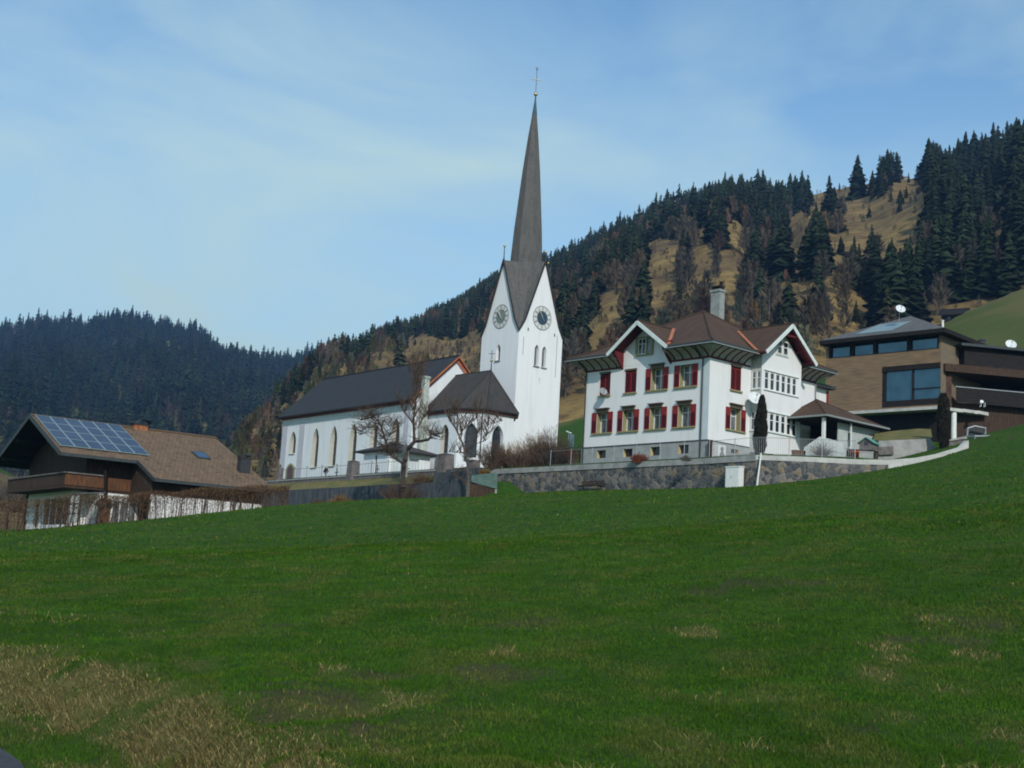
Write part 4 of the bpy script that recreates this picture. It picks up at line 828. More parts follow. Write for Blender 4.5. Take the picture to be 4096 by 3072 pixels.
for k in range(170):
    a = R.uniform(-1.1, 1.1); l = R.uniform(0.3, 1.25); b_ = R.uniform(-.3, .3); p0 = Vector((c[0] + R.uniform(-.25, .25), c[1] + b_ * .5, c[2] - .1)); mb.tube([p0, p0 + Vector((math.sin(a) * l * .5, b_ * .4, math.cos(a) * l * .55)), p0 + Vector((math.sin(a * 1.2) * l, b_ * .6, math.cos(a * 1.1) * l))], [0.012, 0.009, 0.006], 3)
mb.build('stems', BARKL, t_2)
p = W(*p5(345, 830), 92.6); t_ = thing('flower_trough', 'brown wooden trough at the foot of the white bay', 'planter', p[0], p[1], 10.7); mb = MB(); mb.box(-0.45, 0.45, -0.2, 0.2, 10.75, 11.3); mb.box(-0.48, 0.48, -0.23, 0.23, 11.3, 11.36); mb.build('tub', OWOOD, t_); mb = MB(); mb.box(-0.4, 0.4, -0.16, 0.16, 11.36, 11.38); mb.build('soil', DWOOD, t_)
t_ = gable_house('playhouse', 'small wooden playhouse on legs with green tin roof', 'playhouse', *p5(1345, 700), 92.5, 11.66, 1.0, 0.55, 1.2, 0.6, PILLAR, TINROOF)
mb = MB(); mb.box(-0.14, 0.14, -0.02, 0.0, 12.0, 12.3); mb.build('window', GLASS, t_); 
for s in (-1, 1):
    for s2 in (0.1, 1.1): box('leg', OWOOD, t_, s * 0.42 - 0.05, s * 0.42 + 0.05, s2 - 0.05, s2 + 0.05, 10.8, 11.66)
p = W(*p5(1175, 812), 92); t_ = thing('plant_pot', 'round orange red plant pot on the terrace by the playhouse', 'pot', p[0], p[1], 10.9); mb = MB(); mb.lathe((0, 0, 10.95), [(0.001, 0), (0.2, 0), (0.3, 0.42), (0.33, 0.42), (0.33, 0.5), (0.27, 0.5), (0.25, 0.4), (0.001, 0.38)], 14); mb.build('pot_body', mat('orange_glaze', (0.6, 0.07, 0.02), 0.4), t_, True); mb = MB(); mb.lathe((0, 0, 11.33), [(0.25, 0), (0.001, 0.05)], 12); mb.build('soil', DWOOD, t_)
p = W(*p5(1160, 745), 92.8); t_ = thing('rabbit_hutch', 'dark wooden hutch behind the orange pot', 'hutch', p[0], p[1], 10.8); mb = MB(); mb.box(-0.45, 0.8, -0.3, 0.3, 11.05, 11.62); mb.build('body', DWOOD, t_); mb = MB(); mb.slab([(-0.5, -0.36, 11.66), (0.85, -0.36, 11.66), (0.85, 0.36, 11.76), (-0.5, 0.36, 11.76)], 0.05); mb.build('roof', IRON, t_); box('door', PILLAR, t_, 0.1, 0.7, -0.32, -0.3, 11.12, 11.55)
for s in (-.4, .75): box('leg', DWOOD, t_, s - .04, s + .04, -.25, .25, 10.7, 11.05)
p = W(*p5(1330, 790), 92.2); t_ = thing('stone_trough', 'pale stone trough between the orange pot and the playhouse legs', 'trough', p[0], p[1], 10.8); mb = MB(); x = 0.5; mb.box(-x, x, -0.25, 0.25, 10.9, 11.42); mb.box(-x - .03, x + .03, -.28, .28, 11.42, 11.5); mb.build('basin', CONCL, t_); mb = MB(); mb.box(-x + .1, x - .1, -.18, .18, 11.5, 11.51); mb.build('water', GLASS, t_)
# retaining wall and bank right of the porch
t_ = thing('retaining_wall', 'low grey concrete retaining wall below the wooden house', 'wall', 0, 0, 10)
def quadwall(name, m, pts, Y, dy, par):
    mb = MB(); A1 = [tuple(W(*p5(*q), Y)) for q in pts]; A2 = [(x, y + dy, z) for x, y, z in A1]; mb.poly(A1); mb.poly(A2[::-1])
    for i in range(len(A1)): j = (i + 1) % len(A1); mb.poly([A1[i], A1[j], A2[j], A2[i]])
    return mb.build(name, m, par)
quadwall('wall', CONCL, [(1530, 600), (2230, 570), (2290, 560), (2420, 800), (2400, 860), (1500, 880)], 99.5, 0.4, t_); 
quadwall('coping', PILLAR, [(1530, 690), (1745, 680), (1750, 800), (1530, 810)], 99.3, 0.15, t_)
mb = MB(); A1 = [W(*p5(1440, 600), 99.9), W(*p5(2320, 560), 99.9), W(*p5(2300, 430), 108), W(*p5(2120, 420), 108), W(*p5(1480, 480), 108)]
mb.poly([tuple(q) for q in A1]); o = mb.build('grass_bank', MOSSG); o['kind'] = 'structure'; o['label'] = 'mossy bank above the grey retaining wall'
t_ = thing('drive_wall', 'brownish retaining wall along the drive right of the cypress', 'wall', 0, 0, 10)
z37 = lambda x, y: (3700 + .2412 * x, 1500 + .2412 * y)
def pw(name, m, pts, Y, dy, par, Y2=None):
    mb = MB(); n = len(pts); A1 = [tuple(W(*z37(*q[:2]), q[2] if len(q) > 2 else Y)) for q in pts]; A2 = [(x, y + dy, z) for x, y, z in A1]; mb.poly(A1); mb.poly(A2[::-1])
    for i in range(n): j = (i + 1) % n; mb.poly([A1[i], A1[j], A2[j], A2[i]])
    return mb.build(name, m, par)
pw('wall', PILLAR, [(360, 1100), (620, 1060), (680, 1080), (660, 1260), (340, 1310)], 98, 0.5, t_); pw('coping', CONCL, [(360, 1080), (690, 1010), (700, 1060), (620, 1062), (360, 1102)], 97.9, 0.7, t_)
mb = MB(); mb.poly([tuple(W(*z37(*q), Y)) for q, Y in (((-50, 1500), 93.2), ((400, 1400), 95.2), ((760, 1300), 96.5), ((950, 1240), 98), ((700, 1210), 99), ((640, 1260), 97), ((300, 1330), 94.5), ((-60, 1420), 93))]); mb.v = [(x, y, z + 0.05) for x, y, z in mb.v]
o = mb.build('drive', ASPH); o['kind'] = 'structure'; o['label'] = 'asphalt drive curving up to the wooden house'
t_ = thing('barrier_rail', 'grey tubular barrier on two posts at the top of the meadow', 'barrier', 0, 0, 12)
mb = MB(); a1, a2, a3, a4 = [Vector(W(*z37(*q), 99)) for q in ((825, 1290), (825, 1020), (1130, 1010), (1100, 1240))]
mb.tube([a1, a2, a3, a4], 0.1, 8); mb.build('tube', STEEL, t_); mb = MB(); mb.tube([a2, Vector(W(*z37(640, 1040), 100.5))], 0.07, 6); mb.build('cross_tube', STEEL, t_)
t_ = thing('goal_frame', 'grey arched frame with dark net by the wooden house', 'frame', 0, 0, 12)
P_ = [Vector(W(*z37(*q), 104)) for q in ((700, 1010), (710, 885), (830, 850), (1005, 885), (1000, 1000))]
mb = MB(); mb.tube(P_, 0.085, 8); mb.build('hoop', STEEL, t_); mb = MB(); mb.poly([p + Vector((0, 0.6, 0)) for p in P_]); mb.build('net', IRON, t_)

# ------------------------------------------------------------------ CHURCH: nave and choir
church = thing('church', 'white church nave with dark slate roof, pointed windows and lower polygonal choir', 'church', NX, NY, 11.0, NYAW)
F0 = Face((0, 0, 0), (-1, 0, 0), (0, -1, 0)); NL = 27.75; NW_ = 10.6
wn = [(c - 0.76, c + 0.76, 13.85, 18.5, 16.6) for c in (3.0, 7.3, 11.5, 15.7, 19.75)] + [(24.35, 25.85, 15.75, 18.42, 17.0)]
dr = [(24.35, 25.95, 10.5, 14.35, 13.75)]
mb = MB(); wall(mb, F0, 0, NL, 10.5, 20.0, wn, 0.6, 0, 1); 
mb2 = mb; mb.poly([(-NL, 0, 10.5), (-NL, NW_, 10.5), (-NL, NW_, 20.0), (-NL, NW_ / 2, 25.5), (-NL, 0, 20.0)]); mb.poly([(0, 0, 10.5), (0, NW_, 10.5), (0, NW_, 20.0), (0, NW_ / 2, 25.5), (0, 0, 20.0)]); mb.poly([(-NL, NW_, 10.5), (0, NW_, 10.5), (0, NW_, 20), (-NL, NW_, 20)])
mb.build('wall', [CHURCHW, CREAM], church)
for a0, a1, t0, t1 in ((26.5, NL + 0.04, 10.5, 19.3), (22.4, 23.7, 10.5, 19.3), (0.6, 1.5, 10.5, 19.3)): mb = MB(); F0.box(mb, a0, a1, t0, t1, -0.02, 0.05); mb.build('quoin_band', TRIMGREY, church)
mb = MB(); F0.box(mb, -0.02, NL + 0.06, 19.32, 19.92, -0.02, 0.07); mb.build('eave_shadow_band', BANDGREY, church)  # grey strip standing in for the shadow below the nave eave
mb = MB(); F0.box(mb, -0.1, NL + 0.15, 19.92, 20.12, -0.02, 0.3); F0.box(mb, -0.1, NL + 0.15, 20.12, 20.24, -0.02, 0.45); mb.build('cornice', BRICKRED, church)
def lancet(par, F, a0, a1, z0, z1, zs, d, m=GLASS, name='window'):
    c = [(a0, z0)] + arch(a0, a1, zs, z1) + [(a1, z0)]; mb = MB(); mb.poly([F.P(a, z, d) for a, z in c]); w_ = mb.build(name, m, par)
    mb = MB(); mid = (a0 + a1) / 2; F.box(mb, mid - 0.03, mid + 0.03, z0, z1 - 0.1, d, d + 0.04); n = int((z1 - z0) / 0.7)
    for k in range(1, n): F.box(mb, a0 + 0.02, a1 - 0.02, z0 + 0.7 * k - 0.015, z0 + 0.7 * k + 0.015, d, d + 0.03)
    mb.build('glazing_bars', IRON, w_); return w_
for a0, a1, z0, z1, zs in wn: lancet(church, F0, a0, a1, z0, z1, zs, -0.56)
mb = MB(); c = [(24.1, 10.5)] + arch(24.1, 26.15, 13.7, 14.55) + [(26.15, 10.5)]; ci = [(24.38, 10.5)] + arch(24.38, 25.87, 13.6, 14.3) + [(25.87, 10.5)]
for i in range(len(c) - 1):
    mb.poly([F0.P(*c[i], 0.04), F0.P(*c[i + 1], 0.04), F0.P(*ci[i + 1], 0.04), F0.P(*ci[i], 0.04)]); mb.poly([F0.P(*c[i], 0), F0.P(*c[i + 1], 0), F0.P(*c[i + 1], 0.04), F0.P(*c[i], 0.04)])
mb.build('door_surround', OLIVE, church); mb = MB(); mb.poly([F0.P(a, z, 0.02) for a, z in ci]); d_ = mb.build('door', mat('mauve_brown_door', (0.13, 0.085, 0.085), 0.7, 0.2, 3, stretch=(4, 4, 0.5)), church); mb = MB(); F0.box(mb, 25.65, 25.7, 12.6, 12.75, 0.02, 0.08); mb.build('handle', IRON, d_)
for c_ in [w[:3] for w in wn]:
    mb = MB(); F0.box(mb, c_[0] + 0.1, c_[1] - 0.1, c_[2] - 0.16, c_[2] - 0.08, -0.02, 0.09); mb.build('window_sill', CONCL, church)
# nave roof
mb = MB(); re_, rk_, vr = 20.32, 25.85, NW_ / 2; r0, r1 = -NL - 0.35, 0.42
mb.slab([(r0, -0.58, re_), (r1, -0.58, re_), (r1, vr, rk_), (r0, vr, rk_)], 0.18, 0, 1); mb.slab([(r0, NW_ + 0.58, re_), (r1, NW_ + 0.58, re_), (r1, vr, rk_), (r0, vr, rk_)], 0.18, 0, 1)
mb.tube([(r0, vr, rk_ + 0.02), (r1, vr, rk_ + 0.02)], 0.1, 6, 0); mb.beam((r0, -0.66, re_ - 0.12), (r1, -0.66, re_ - 0.12), 0.14, 0.14, 1)
mb.build('roof', [SLATE, DARKLINE], church)
mb = MB()
for s in (-1, 1):
    for d0, w_, m_, x_ in ((0.26, 0.20, 0, 0.14), (0.44, 0.16, 1, 0.09), (0.10, 0.10, 0, 0.42)):
        a = Vector((x_, vr + s * 0.0, rk_ - d0 * 1.35)); b_ = Vector((x_, vr + s * 5.75, re_ + 0.1 - d0 * 1.35)); mb.beam(a, b_, 0.1 + (0.16 if d0 < .2 else 0), w_, m_, up=(0, 0, 1))
mb.build('gable_trim', [ORANGE, mat('pink_trim', (0.45, 0.20, 0.16), 0.85, 0.1, 2)], church)
# choir
cw = [(0, 1.65), (6.0, 1.65), (8.25, 3.4), (8.25, 7.2), (6.0, 8.95), (0, 8.95)]
mb = MB(); faces = []
for i, (p, q) in enumerate(zip(cw[:-1], cw[1:])):
    d = Vector((q[0] - p[0], q[1] - p[1], 0)); l = d.length; d.normalize(); F = Face((p[0], p[1], 0), d, (d.y, -d.x, 0)); faces.append((F, l))
    hs = []
    if i == 0: hs = [(3.1, 4.45, 14.2, 17.6, 16.5)]
    elif i == 1: hs = [(l / 2 - 0.72, l / 2 + 0.72, 13.6, 17.65, 16.3)]
    elif i == 2: hs = [(l / 2 - 0.85, l / 2 + 0.65, 13.9, 17.65, 16.3)]
    wall(mb, F, 0, l, 10.5, 18.9, hs, 0.55, 0, 1 if i == 0 else 0)
    for h in hs: lancet(church, F, h[0], h[1], h[2], h[3], h[4], -0.5)
mb.build('choir_wall', [CHURCHW, CREAM], church)
mb = MB(); eo = [(0.0, 1.2), (6.2, 1.2), (8.75, 3.15), (8.75, 7.45), (6.2, 9.4), (0.0, 9.4)]; ap = (6.3, 5.3, 23.65); e_z = 19.12
mb.roof([(*eo[0], e_z), (*eo[1], e_z), ap, (0, 5.3, 23.7)]); mb.roof([(*eo[5], e_z), (*eo[4], e_z), ap, (0, 5.3, 23.7)])
for i in (1, 2, 3): mb.roof([(*eo[i], e_z), (*eo[i + 1], e_z), ap])
for i in range(5): mb.poly([(*eo[i], e_z), (*eo[i + 1], e_z), (*eo[i + 1], e_z - 0.14), (*eo[i], e_z - 0.14)], 1); mb.tube([(*eo[i], e_z + 0.02), ap] if 0 < i else [(0, 5.3, 23.72), ap], 0.06, 5, 0)
mb.poly([(*p, e_z - 0.14) for p in eo], 1); mb.build('choir_roof', [CHOIRR, DARKLINE], church)
mb = MB()
for i in range(5):
    p, q = cw[i], cw[i + 1]; F, l = faces[i]; F.box(mb, -0.05, l + 0.05, 18.72, 18.98, -0.02, 0.22)
mb.build('choir_cornice', BRICKRED, church)
mb = MB(); mb.box(0.2, 0.78, 0.72, 1.38, 11.0, 22.7); mb.box(0.13, 0.85, 0.65, 1.45, 22.7, 22.92); mb.build('chimney', GREYCH if False else mat('lichened_white_plaster', (0.52, 0.56, 0.50), 0.95, col2=(0.30, 0.33, 0.27), scale=3), church)
mb = MB(); mb.lathe((6.3, 5.3, 23.5), [(0.12, 0), (0.06, 0.4), (0.045, 1.1)], 8); mb.beam((6.3, 5.3, 24.9), (6.3, 5.3, 25.85), 0.05, 0.05, 0); mb.beam((6.05, 5.05, 25.45), (6.55, 5.55, 25.45), 0.05, 0.05); f_ = mb.build('choir_cross', IRON, church)
mb = MB(); mb.ball((6.3, 5.3, 24.72), 0.16, 12); mb.build('ball', GOLD, f_, True)

# ------------------------------------------------------------------ TOWER
S_ = 146 / 150; TS = 6.8 * S_; TX, TY, TYAW = 0.4546 * S_, 146.0, 0.875; hs_ = TS / 2
tower = thing('church_tower', 'tall white church tower with clock faces and slender dark shingled spire', 'church tower', TX, TY, 11.0, TYAW)
TL = Face((0, 0, 0), (-1, 0, 0), (0, -1, 0)); TR = Face((0, 0, 0), (0, 1, 0), (1, 0, 0)); TB = Face((-TS, 0, 0), (0, 1, 0), (-1, 0, 0)); TK = Face((0, TS, 0), (-1, 0, 0), (0, 1, 0))
ZE, ZP, ZKk = 29.64, 38.23, 31.0; ka = 0.78 * S_
mb = MB()
hl = [((3.18) * S_, 3.92 * S_, 27.35 * S_, 29.25 * S_, 28.6 * S_)]; hr = [(2.55 * S_, 3.2 * S_, 26.8 * S_, 29.3 * S_, 28.6 * S_), (3.72 * S_, 4.37 * S_, 26.8 * S_, 29.3 * S_, 28.6 * S_), (3.5 * S_, 3.62 * S_, 24.75 * S_, 25.45 * S_)]
for F, hh in ((TL, hl), (TR, hr), (TB, []), (TK, [])):
    wall(mb, F, 0, TS, 10.5, ZE, hh, 0.5, 0, 0)
    mb.poly([F.P(0, ZE), F.P(TS, ZE), F.P(TS - ka, ZKk), F.P(hs_, ZP), F.P(ka, ZKk)])
mb.build('wall', TOWERW, tower)
for F, hh in ((TL, hl), (TR, hr[:2])):
    for h in hh:
        mb = MB(); c_ = [(h[0], h[2])] + arch(h[0], h[1], h[4], h[3]) + [(h[1], h[2])]; mb.poly([F.P(a, z, -0.45) for a, z in c_])
        for k in range(9): z = h[2] + 0.1 + k * 0.22; F.box(mb, h[0], h[1], z, z + 0.04, -0.44, -0.3, 1)
        mb.build('belfry_window', [IRON, TRIMGREY], tower); mb = MB(); F.box(mb, h[0] - 0.12, h[1] + 0.12, h[2] - 0.14, h[2] - 0.02, -0.05, 0.14); mb.build('window_sill', CONCL, tower)
for a in (1.38, 5.5):
    mb = MB(); TR.box(mb, a * S_ - 0.07, a * S_ + 0.07, 30.7 * S_, 31.05 * S_, -0.02, 0.03); mb.build('putlog_hole', IRON, tower)
# spire: four gable roofs and an octagonal needle, built about the tower axis
cx, cy = -hs_, hs_; mb = MB(); R1 = 1.99; ZR = 38.35
octv = lambda R, z, k: (cx + R * math.cos(math.radians(22.5 + 45 * k)), cy + R * math.sin(math.radians(22.5 + 45 * k)), z)
rg = [(R1, ZR), (1.72, 42.6), (1.09, 49.9), (0.66, 54.0), (0.29, 56.9)]
for (Ra, za), (Rb, zb) in zip(rg[:-1], rg[1:]):
    for k in range(8): mb.roof([octv(Ra, za, k), octv(Ra, za, k + 1), octv(Rb, zb, k + 1), octv(Rb, zb, k)])
OV = 0.16
for q_ in range(4):                       # gables: outward directions 0, 90, 180, 270 degrees
    a = math.radians(90 * q_); o_ = Vector((math.cos(a), math.sin(a), 0)); s_ = Vector((-math.sin(a), math.cos(a), 0)); C_ = Vector((cx, cy, 0)); e = hs_ + OV
    pk = C_ + o_ * e + Vector((0, 0, ZP + 0.12))
    Ea = Vector(octv(R1, ZR, 2 * q_ - 1 + 0)); Eb = Vector(octv(R1, ZR, 2 * q_))
    mb.roof([pk, Ea, Eb])
    for sg, Ev in ((-1, Ea), (1, Eb)):
        kk_ = C_ + o_ * e + s_ * sg * (hs_ - ka + 0.03) + Vector((0, 0, ZKk + 0.12)); K = C_ + (o_ + s_ * sg) * (hs_ + 0.12) + Vector((0, 0, ZE + 0.05))
        dg = (o_ + s_ * sg).normalized(); M_ = C_ + dg * 3.72 + (o_ - s_ * sg).normalized() * 0.22 + Vector((0, 0, ZKk + 0.15))
        M2 = C_ + dg * 2.72 + (o_ - s_ * sg).normalized() * 0.58 + Vector((0, 0, 34.7))
        pm = (pk + kk_) / 2
        mb.roof([pk, Ev, M2, pm]); mb.roof([pm, M2, M_, kk_]); mb.roof([kk_, M_, K])
        # diagonal facet half
        D0 = C_ + dg * R1 * math.cos(math.radians(22.5)) + Vector((0, 0, ZR)); D2 = C_ + dg * 2.72 + Vector((0, 0, 34.7)); D1 = C_ + dg * 3.72 + Vector((0, 0, ZKk + 0.15))
        mb.roof([Ev, D0, D2, M2]); mb.roof([M2, D2, D1, M_]); mb.roof([M_, D1, K])
        mb.tube([pk, kk_, K], 0.10, 5, 1)
mb.build('spire', [SPIRE, DARKLINE], tower)
mb = MB(); mb.lathe((cx, cy, 56.85), [(0.31, 0), (0.2, 0.9), (0.1, 1.8), (0.07, 2.55)], 8); mb.build('copper_tip', mat('green_copper', (0.05, 0.10, 0.12), 0.5, 0.1, 2), tower)
mb = MB(); mb.beam((cx, cy, 59.3), (cx, cy, 62.75), 0.07, 0.07); mb.beam((cx - 0.45, cy - 0.45, 61.35), (cx + 0.45, cy + 0.45, 61.2), 0.08, 0.08); mb.lathe((cx, cy, 62.3), [(0.02, 0), (0.13, 0.35), (0.15, 0.5)], 8); cr_ = mb.build('cross', STEEL, tower); mb = MB(); mb.ball((cx, cy, 59.45), 0.24, 12); mb.build('ball', GOLD, cr_, True)
for q_ in range(4):
    a = math.radians(90 * q_); o_ = Vector((math.cos(a), math.sin(a), 0)); p = Vector((cx, cy, 0)) + o_ * (hs_ + 0.1); hh = 1.7 if q_ == 3 else 1.1
    mb = MB(); mb.lathe((p.x, p.y, ZP), [(0.13, 0), (0.06, 0.5), (0.045, hh)], 7); f_ = mb.build('finial', IRON, tower); mb = MB(); mb.ball((p.x, p.y, ZP + hh + 0.08), 0.15, 10); mb.build('ball', GOLD, f_, True)
def clock(F, a, z, r, dial):
    mb = MB(); n = 40
    def ring(r0, r1, d, m):
        for k in range(n):
            t0, t1 = 2 * math.pi * k / n, 2 * math.pi * (k + 1) / n
            mb.poly([F.P(a + r0 * math.cos(t0), z + r0 * math.sin(t0), d), F.P(a + r1 * math.cos(t0), z + r1 * math.sin(t0), d), F.P(a + r1 * math.cos(t1), z + r1 * math.sin(t1), d), F.P(a + r0 * math.cos(t1), z + r0 * math.sin(t1), d)], m)
    ring(0.8 * r * 0.74, r, 0.03, 0); ring(r * 0.96, r * 1.02, 0.045, 1); ring(r * 0.56, r * 0.60, 0.05, 1)
    c_ = mb.build('clock_face', [CLOCKR, CLOCKB], tower)
    mb = MB(); mb.poly([F.P(a + 0.58 * r * math.cos(2 * math.pi * k / n), z + 0.58 * r * math.sin(2 * math.pi * k / n), 0.04) for k in range(n)]); mb.build('dial', dial, c_)
    for k in range(12):
        mb = MB(); t_ = math.pi * k / 6; w_ = 0.035 if k % 3 else 0.06
        for off in ((0,) if k % 3 == 0 else (-0.035, 0.035)) if k % 2 else (0,):
            ca, sa = math.cos(t_), math.sin(t_); p = F.P(a + ca * r * 0.66 - sa * off, z + sa * r * 0.66 + ca * off, 0.06); q = F.P(a + ca * r * 0.9 - sa * off, z + sa * r * 0.9 + ca * off, 0.06)
            mb.beam(p, q, w_, w_)
        mb.build('numeral', CLOCKB, c_)
    sgn = 1 if F is TL else -1             # the hands point to the upper left as seen from outside
    mb = MB()
    for an, l, w_ in ((math.radians(38), 0.74, 0.07), (math.radians(27), 0.52, 0.09)):
        mb.beam(F.P(a - sgn * math.sin(an) * r * 0.3 * (1 if l > .6 else 0.1), z - math.cos(an) * r * 0.3 * (1 if l > .6 else 0.1), 0.12), F.P(a + sgn * math.sin(an) * r * l, z + math.cos(an) * r * l, 0.12), w_, 0.03)
    mb.build('hands', HAND, c_)
clock(TL, 3.42 * S_, 32.57 * S_, 1.38, CLOCKG); clock(TR, 3.42 * S_, 32.57 * S_, 1.38, CLOCKD)
for F, a, t in ((TR, 0.72, 11.0), (TR, TS - 0.85, 27.5)):
    mb = MB(); z1 = 31.0 if a > 2 else 30.0; mb.tube([F.P(a, z1 * 0.97, 0.05), F.P(a, 25.2 if a > 2 else 27.0, 0.05)], 0.03, 5); mb.build('conductor', STEEL, tower)

# ------------------------------------------------------------------ mortuary chapel, cemetery wall and its things
ch_ = thing('mortuary_chapel', 'low white chapel with flat dark hipped roof in front of the nave', 'chapel', NX, NY, 11.0, NYAW)
mb = MB(); CF_ = Face((4.3, -5.6, 0), (-1, 0, 0), (0, -1, 0)); CR_ = Face((4.3, -5.6, 0), (0, 1, 0), (1, 0, 0))
wall(mb, CF_, 0, 4.5, 11.0, 13.95, [(2.0, 2.35, 11.5, 13.6)], 0.2); wall(mb, CR_, 0, 5.2, 11.0, 13.95, [(2.6, 3.8, 11.4, 13.5), (0.5, 1.9, 11.4, 13.6)], 0.35)
mb.box(-0.2, 4.2, -0.5, -0.4, 11, 13.9); mb.box(-0.2, -0.15, -5.5, -0.4, 11, 13.9); mb.build('wall', CHURCHW, ch_)
mb = MB(); CR_.box(mb, 2.6, 3.8, 11.4, 13.5, -0.33, -0.28); CR_.box(mb, 0.5, 1.9, 11.4, 13.6, -0.33, -0.3); mb.build('opening_panel', BANDGREY, ch_); mb = MB(); CF_.box(mb, 2.0, 2.35, 11.5, 13.6, -0.18, -0.1); mb.build('slit_window', GREENIRON, ch_)
mb = MB(); e = [(-1.3, -6.15), (5.0, -6.15), (5.0, 0.6), (-1.3, 0.6)]; apx = (3.6, -4.3, 15.0); ap2 = (0.6, -2.5, 15.0)
mb.roof([(*e[0], 14.1), (*e[1], 14.1), apx, ap2]); mb.roof([(*e[1], 14.1), (*e[2], 14.1), apx]); mb.roof([(*e[2], 14.1), (*e[3], 14.1), ap2, apx]); mb.roof([(*e[3], 14.1), (*e[0], 14.1), ap2])
for i in range(4): j = (i + 1) % 4; mb.poly([(*e[i], 14.1), (*e[j], 14.1), (*e[j], 13.95), (*e[i], 13.95)], 1)
mb.poly([(*p, 13.95) for p in e], 1); mb.build('roof', [CHOIRR, DARKLINE], ch_)
cwal = thing('cemetery_wall', 'low grey cemetery wall carrying an iron railing below the nave', 'wall', NX, NY, 8.0, NYAW)
mb = MB(); mb.box(-17, 20.0, -10.2, -9.75, 8.5, 10.85); mb.build('wall', PILLAR, cwal); mb = MB(); mb.box(-17.05, 20.0, -10.27, -9.68, 10.85, 10.96); mb.build('coping', PLINTH, cwal)
mb = MB(); mb.box(20.6, 25.5, -10.3, -9.7, 7.0, 10.9); mb.build('end_wall', CONC, cwal)
def nw(x, y, z): q = FN.w(x, y); return (q[0], q[1], z)
rl = thing('cemetery_railing', 'slender iron railing with ball topped posts on the cemetery wall', 'railing', NX, NY, 9.0, NYAW)
for k, x in enumerate([-9.0, -6.5, -4.0, -1.04, 1.82, 8.16, 11.0, 13.6]):
    mb = MB(); mb.tube([(x, -9.97, 10.95), (x, -9.97, 12.15)], 0.025, 5); mb.ball((x, -9.97, 12.2), 0.06, 6); mb.build('post', IRON, rl)
mb = MB()
for x0, x1 in ((-16.5, 4.35), (5.55, 19.5)):
    for z in (11.1, 12.05): mb.tube([(x0, -9.97, z), (x1, -9.97, z)], 0.018, 4)
    n = int((x1 - x0) / 0.5)
    for k in range(n): mb.tube([(x0 + 0.5 * k, -9.97, 11.1), (x0 + 0.5 * k, -9.97, 12.05)], 0.008, 3)
mb.build('rails', IRON, rl)
def pillar(name, label, x, y, w_, z0, z1, m=PILLAR, ball=False):
    q = FN.w(x, y); t_ = thing(name, label, 'pillar', q[0], q[1], z0, NYAW)
    mb = MB(); mb.hexa([(-w_ / 2 * 1.1, -w_ / 2 * 1.1, z0), (w_ / 2 * 1.1, -w_ / 2 * 1.1, z0), (w_ / 2 * 1.1, w_ / 2 * 1.1, z0), (-w_ / 2 * 1.1, w_ / 2 * 1.1, z0), (-w_ / 2 * .9, -w_ / 2 * .9, z1), (w_ / 2 * .9, -w_ / 2 * .9, z1), (w_ / 2 * .9, w_ / 2 * .9, z1), (-w_ / 2 * .9, w_ / 2 * .9, z1)]); mb.build('shaft', m, t_)
    mb = MB(); k = w_ / 2; mb.poly([(-k, -k, z1), (k, -k, z1), (k, k, z1), (-k, k, z1)])
    for a, b_ in (((-k, -k), (k, -k)), ((k, -k), (k, k)), ((k, k), (-k, k)), ((-k, k), (-k, -k))): mb.poly([(*a, z1), (*b_, z1), (0, 0, z1 + 0.16)])
    mb.build('cap', m, t_)
    if ball: mb = MB(); mb.ball((0, 0, z1 + 0.25), 0.12, 8); mb.build('ball', IRON, t_)
pillar('gate_pillar', 'stone gate pillar in the cemetery railing below the middle of the nave', 4.95, -10.0, 0.95, 10.0, 12.35)
pillar('gate_pillar', 'massive stone pillar at the right end of the cemetery wall by the chapel', 20.25, -10.0, 1.15, 8.3, 12.3)
pillar('gate_pillar', 'narrow stone pillar with ball at the left end of the churchyard door', -9.6, -10.0, 0.5, 10.5, 12.3, PILLAR, True)
pillar('gate_pillar', 'slim pale stone post beside the pollarded tree trunk', 14.4, -10.4, 0.5, 8.6, 13.2, CONCL)
def grave_cross(x, y, h, label, roof=False, m=IRON):
    q = FN.w(x, y); t_ = thing('grave_cross', label, 'grave cross', q[0], q[1], 10.6, NYAW + 0.2)
    mb = MB(); z0 = 10.6; mb.beam((0, 0, z0), (0, 0, z0 + h), 0.07, 0.07); mb.beam((-0.42, 0, z0 + h * 0.72), (0.42, 0, z0 + h * 0.72), 0.06, 0.06)
    for s in (-1, 1): mb.ball((s * 0.42, 0, z0 + h * 0.72), 0.06, 6)
    mb.ball((0, 0, z0 + h), 0.06, 6); mb.build('cross', m, t_)
    mb = MB(); mb.box(-0.16, 0.16, -0.12, 0.12, z0, z0 + 0.35); mb.build('base', PILLAR, t_)
    if roof:
        mb = MB()
        for s in (-1, 1): mb.beam((0, 0, z0 + h + 0.12), (s * 0.5, 0, z0 + h * 0.8), 0.25, 0.05)
        mb.build('roof', DWOOD, t_)
    return t_
grave_cross(-2.5, -8.6, 1.45, 'wooden grave cross with little roof behind the cemetery railing, left of the others', True, DWOOD); grave_cross(-0.2, -8.7, 1.4, 'iron grave cross in the middle between the roofed cross and the tallest cross')
grave_cross(2.5, -8.6, 1.65, 'tallest iron grave cross just left of the gate pillar'); grave_cross(7.1, -8.6, 1.45, 'iron grave cross just right of the gate pillar in front of the chapel'); grave_cross(12.4, -8.7, 1.2, 'reddish grave cross beside the pollarded tree', False, REDW)
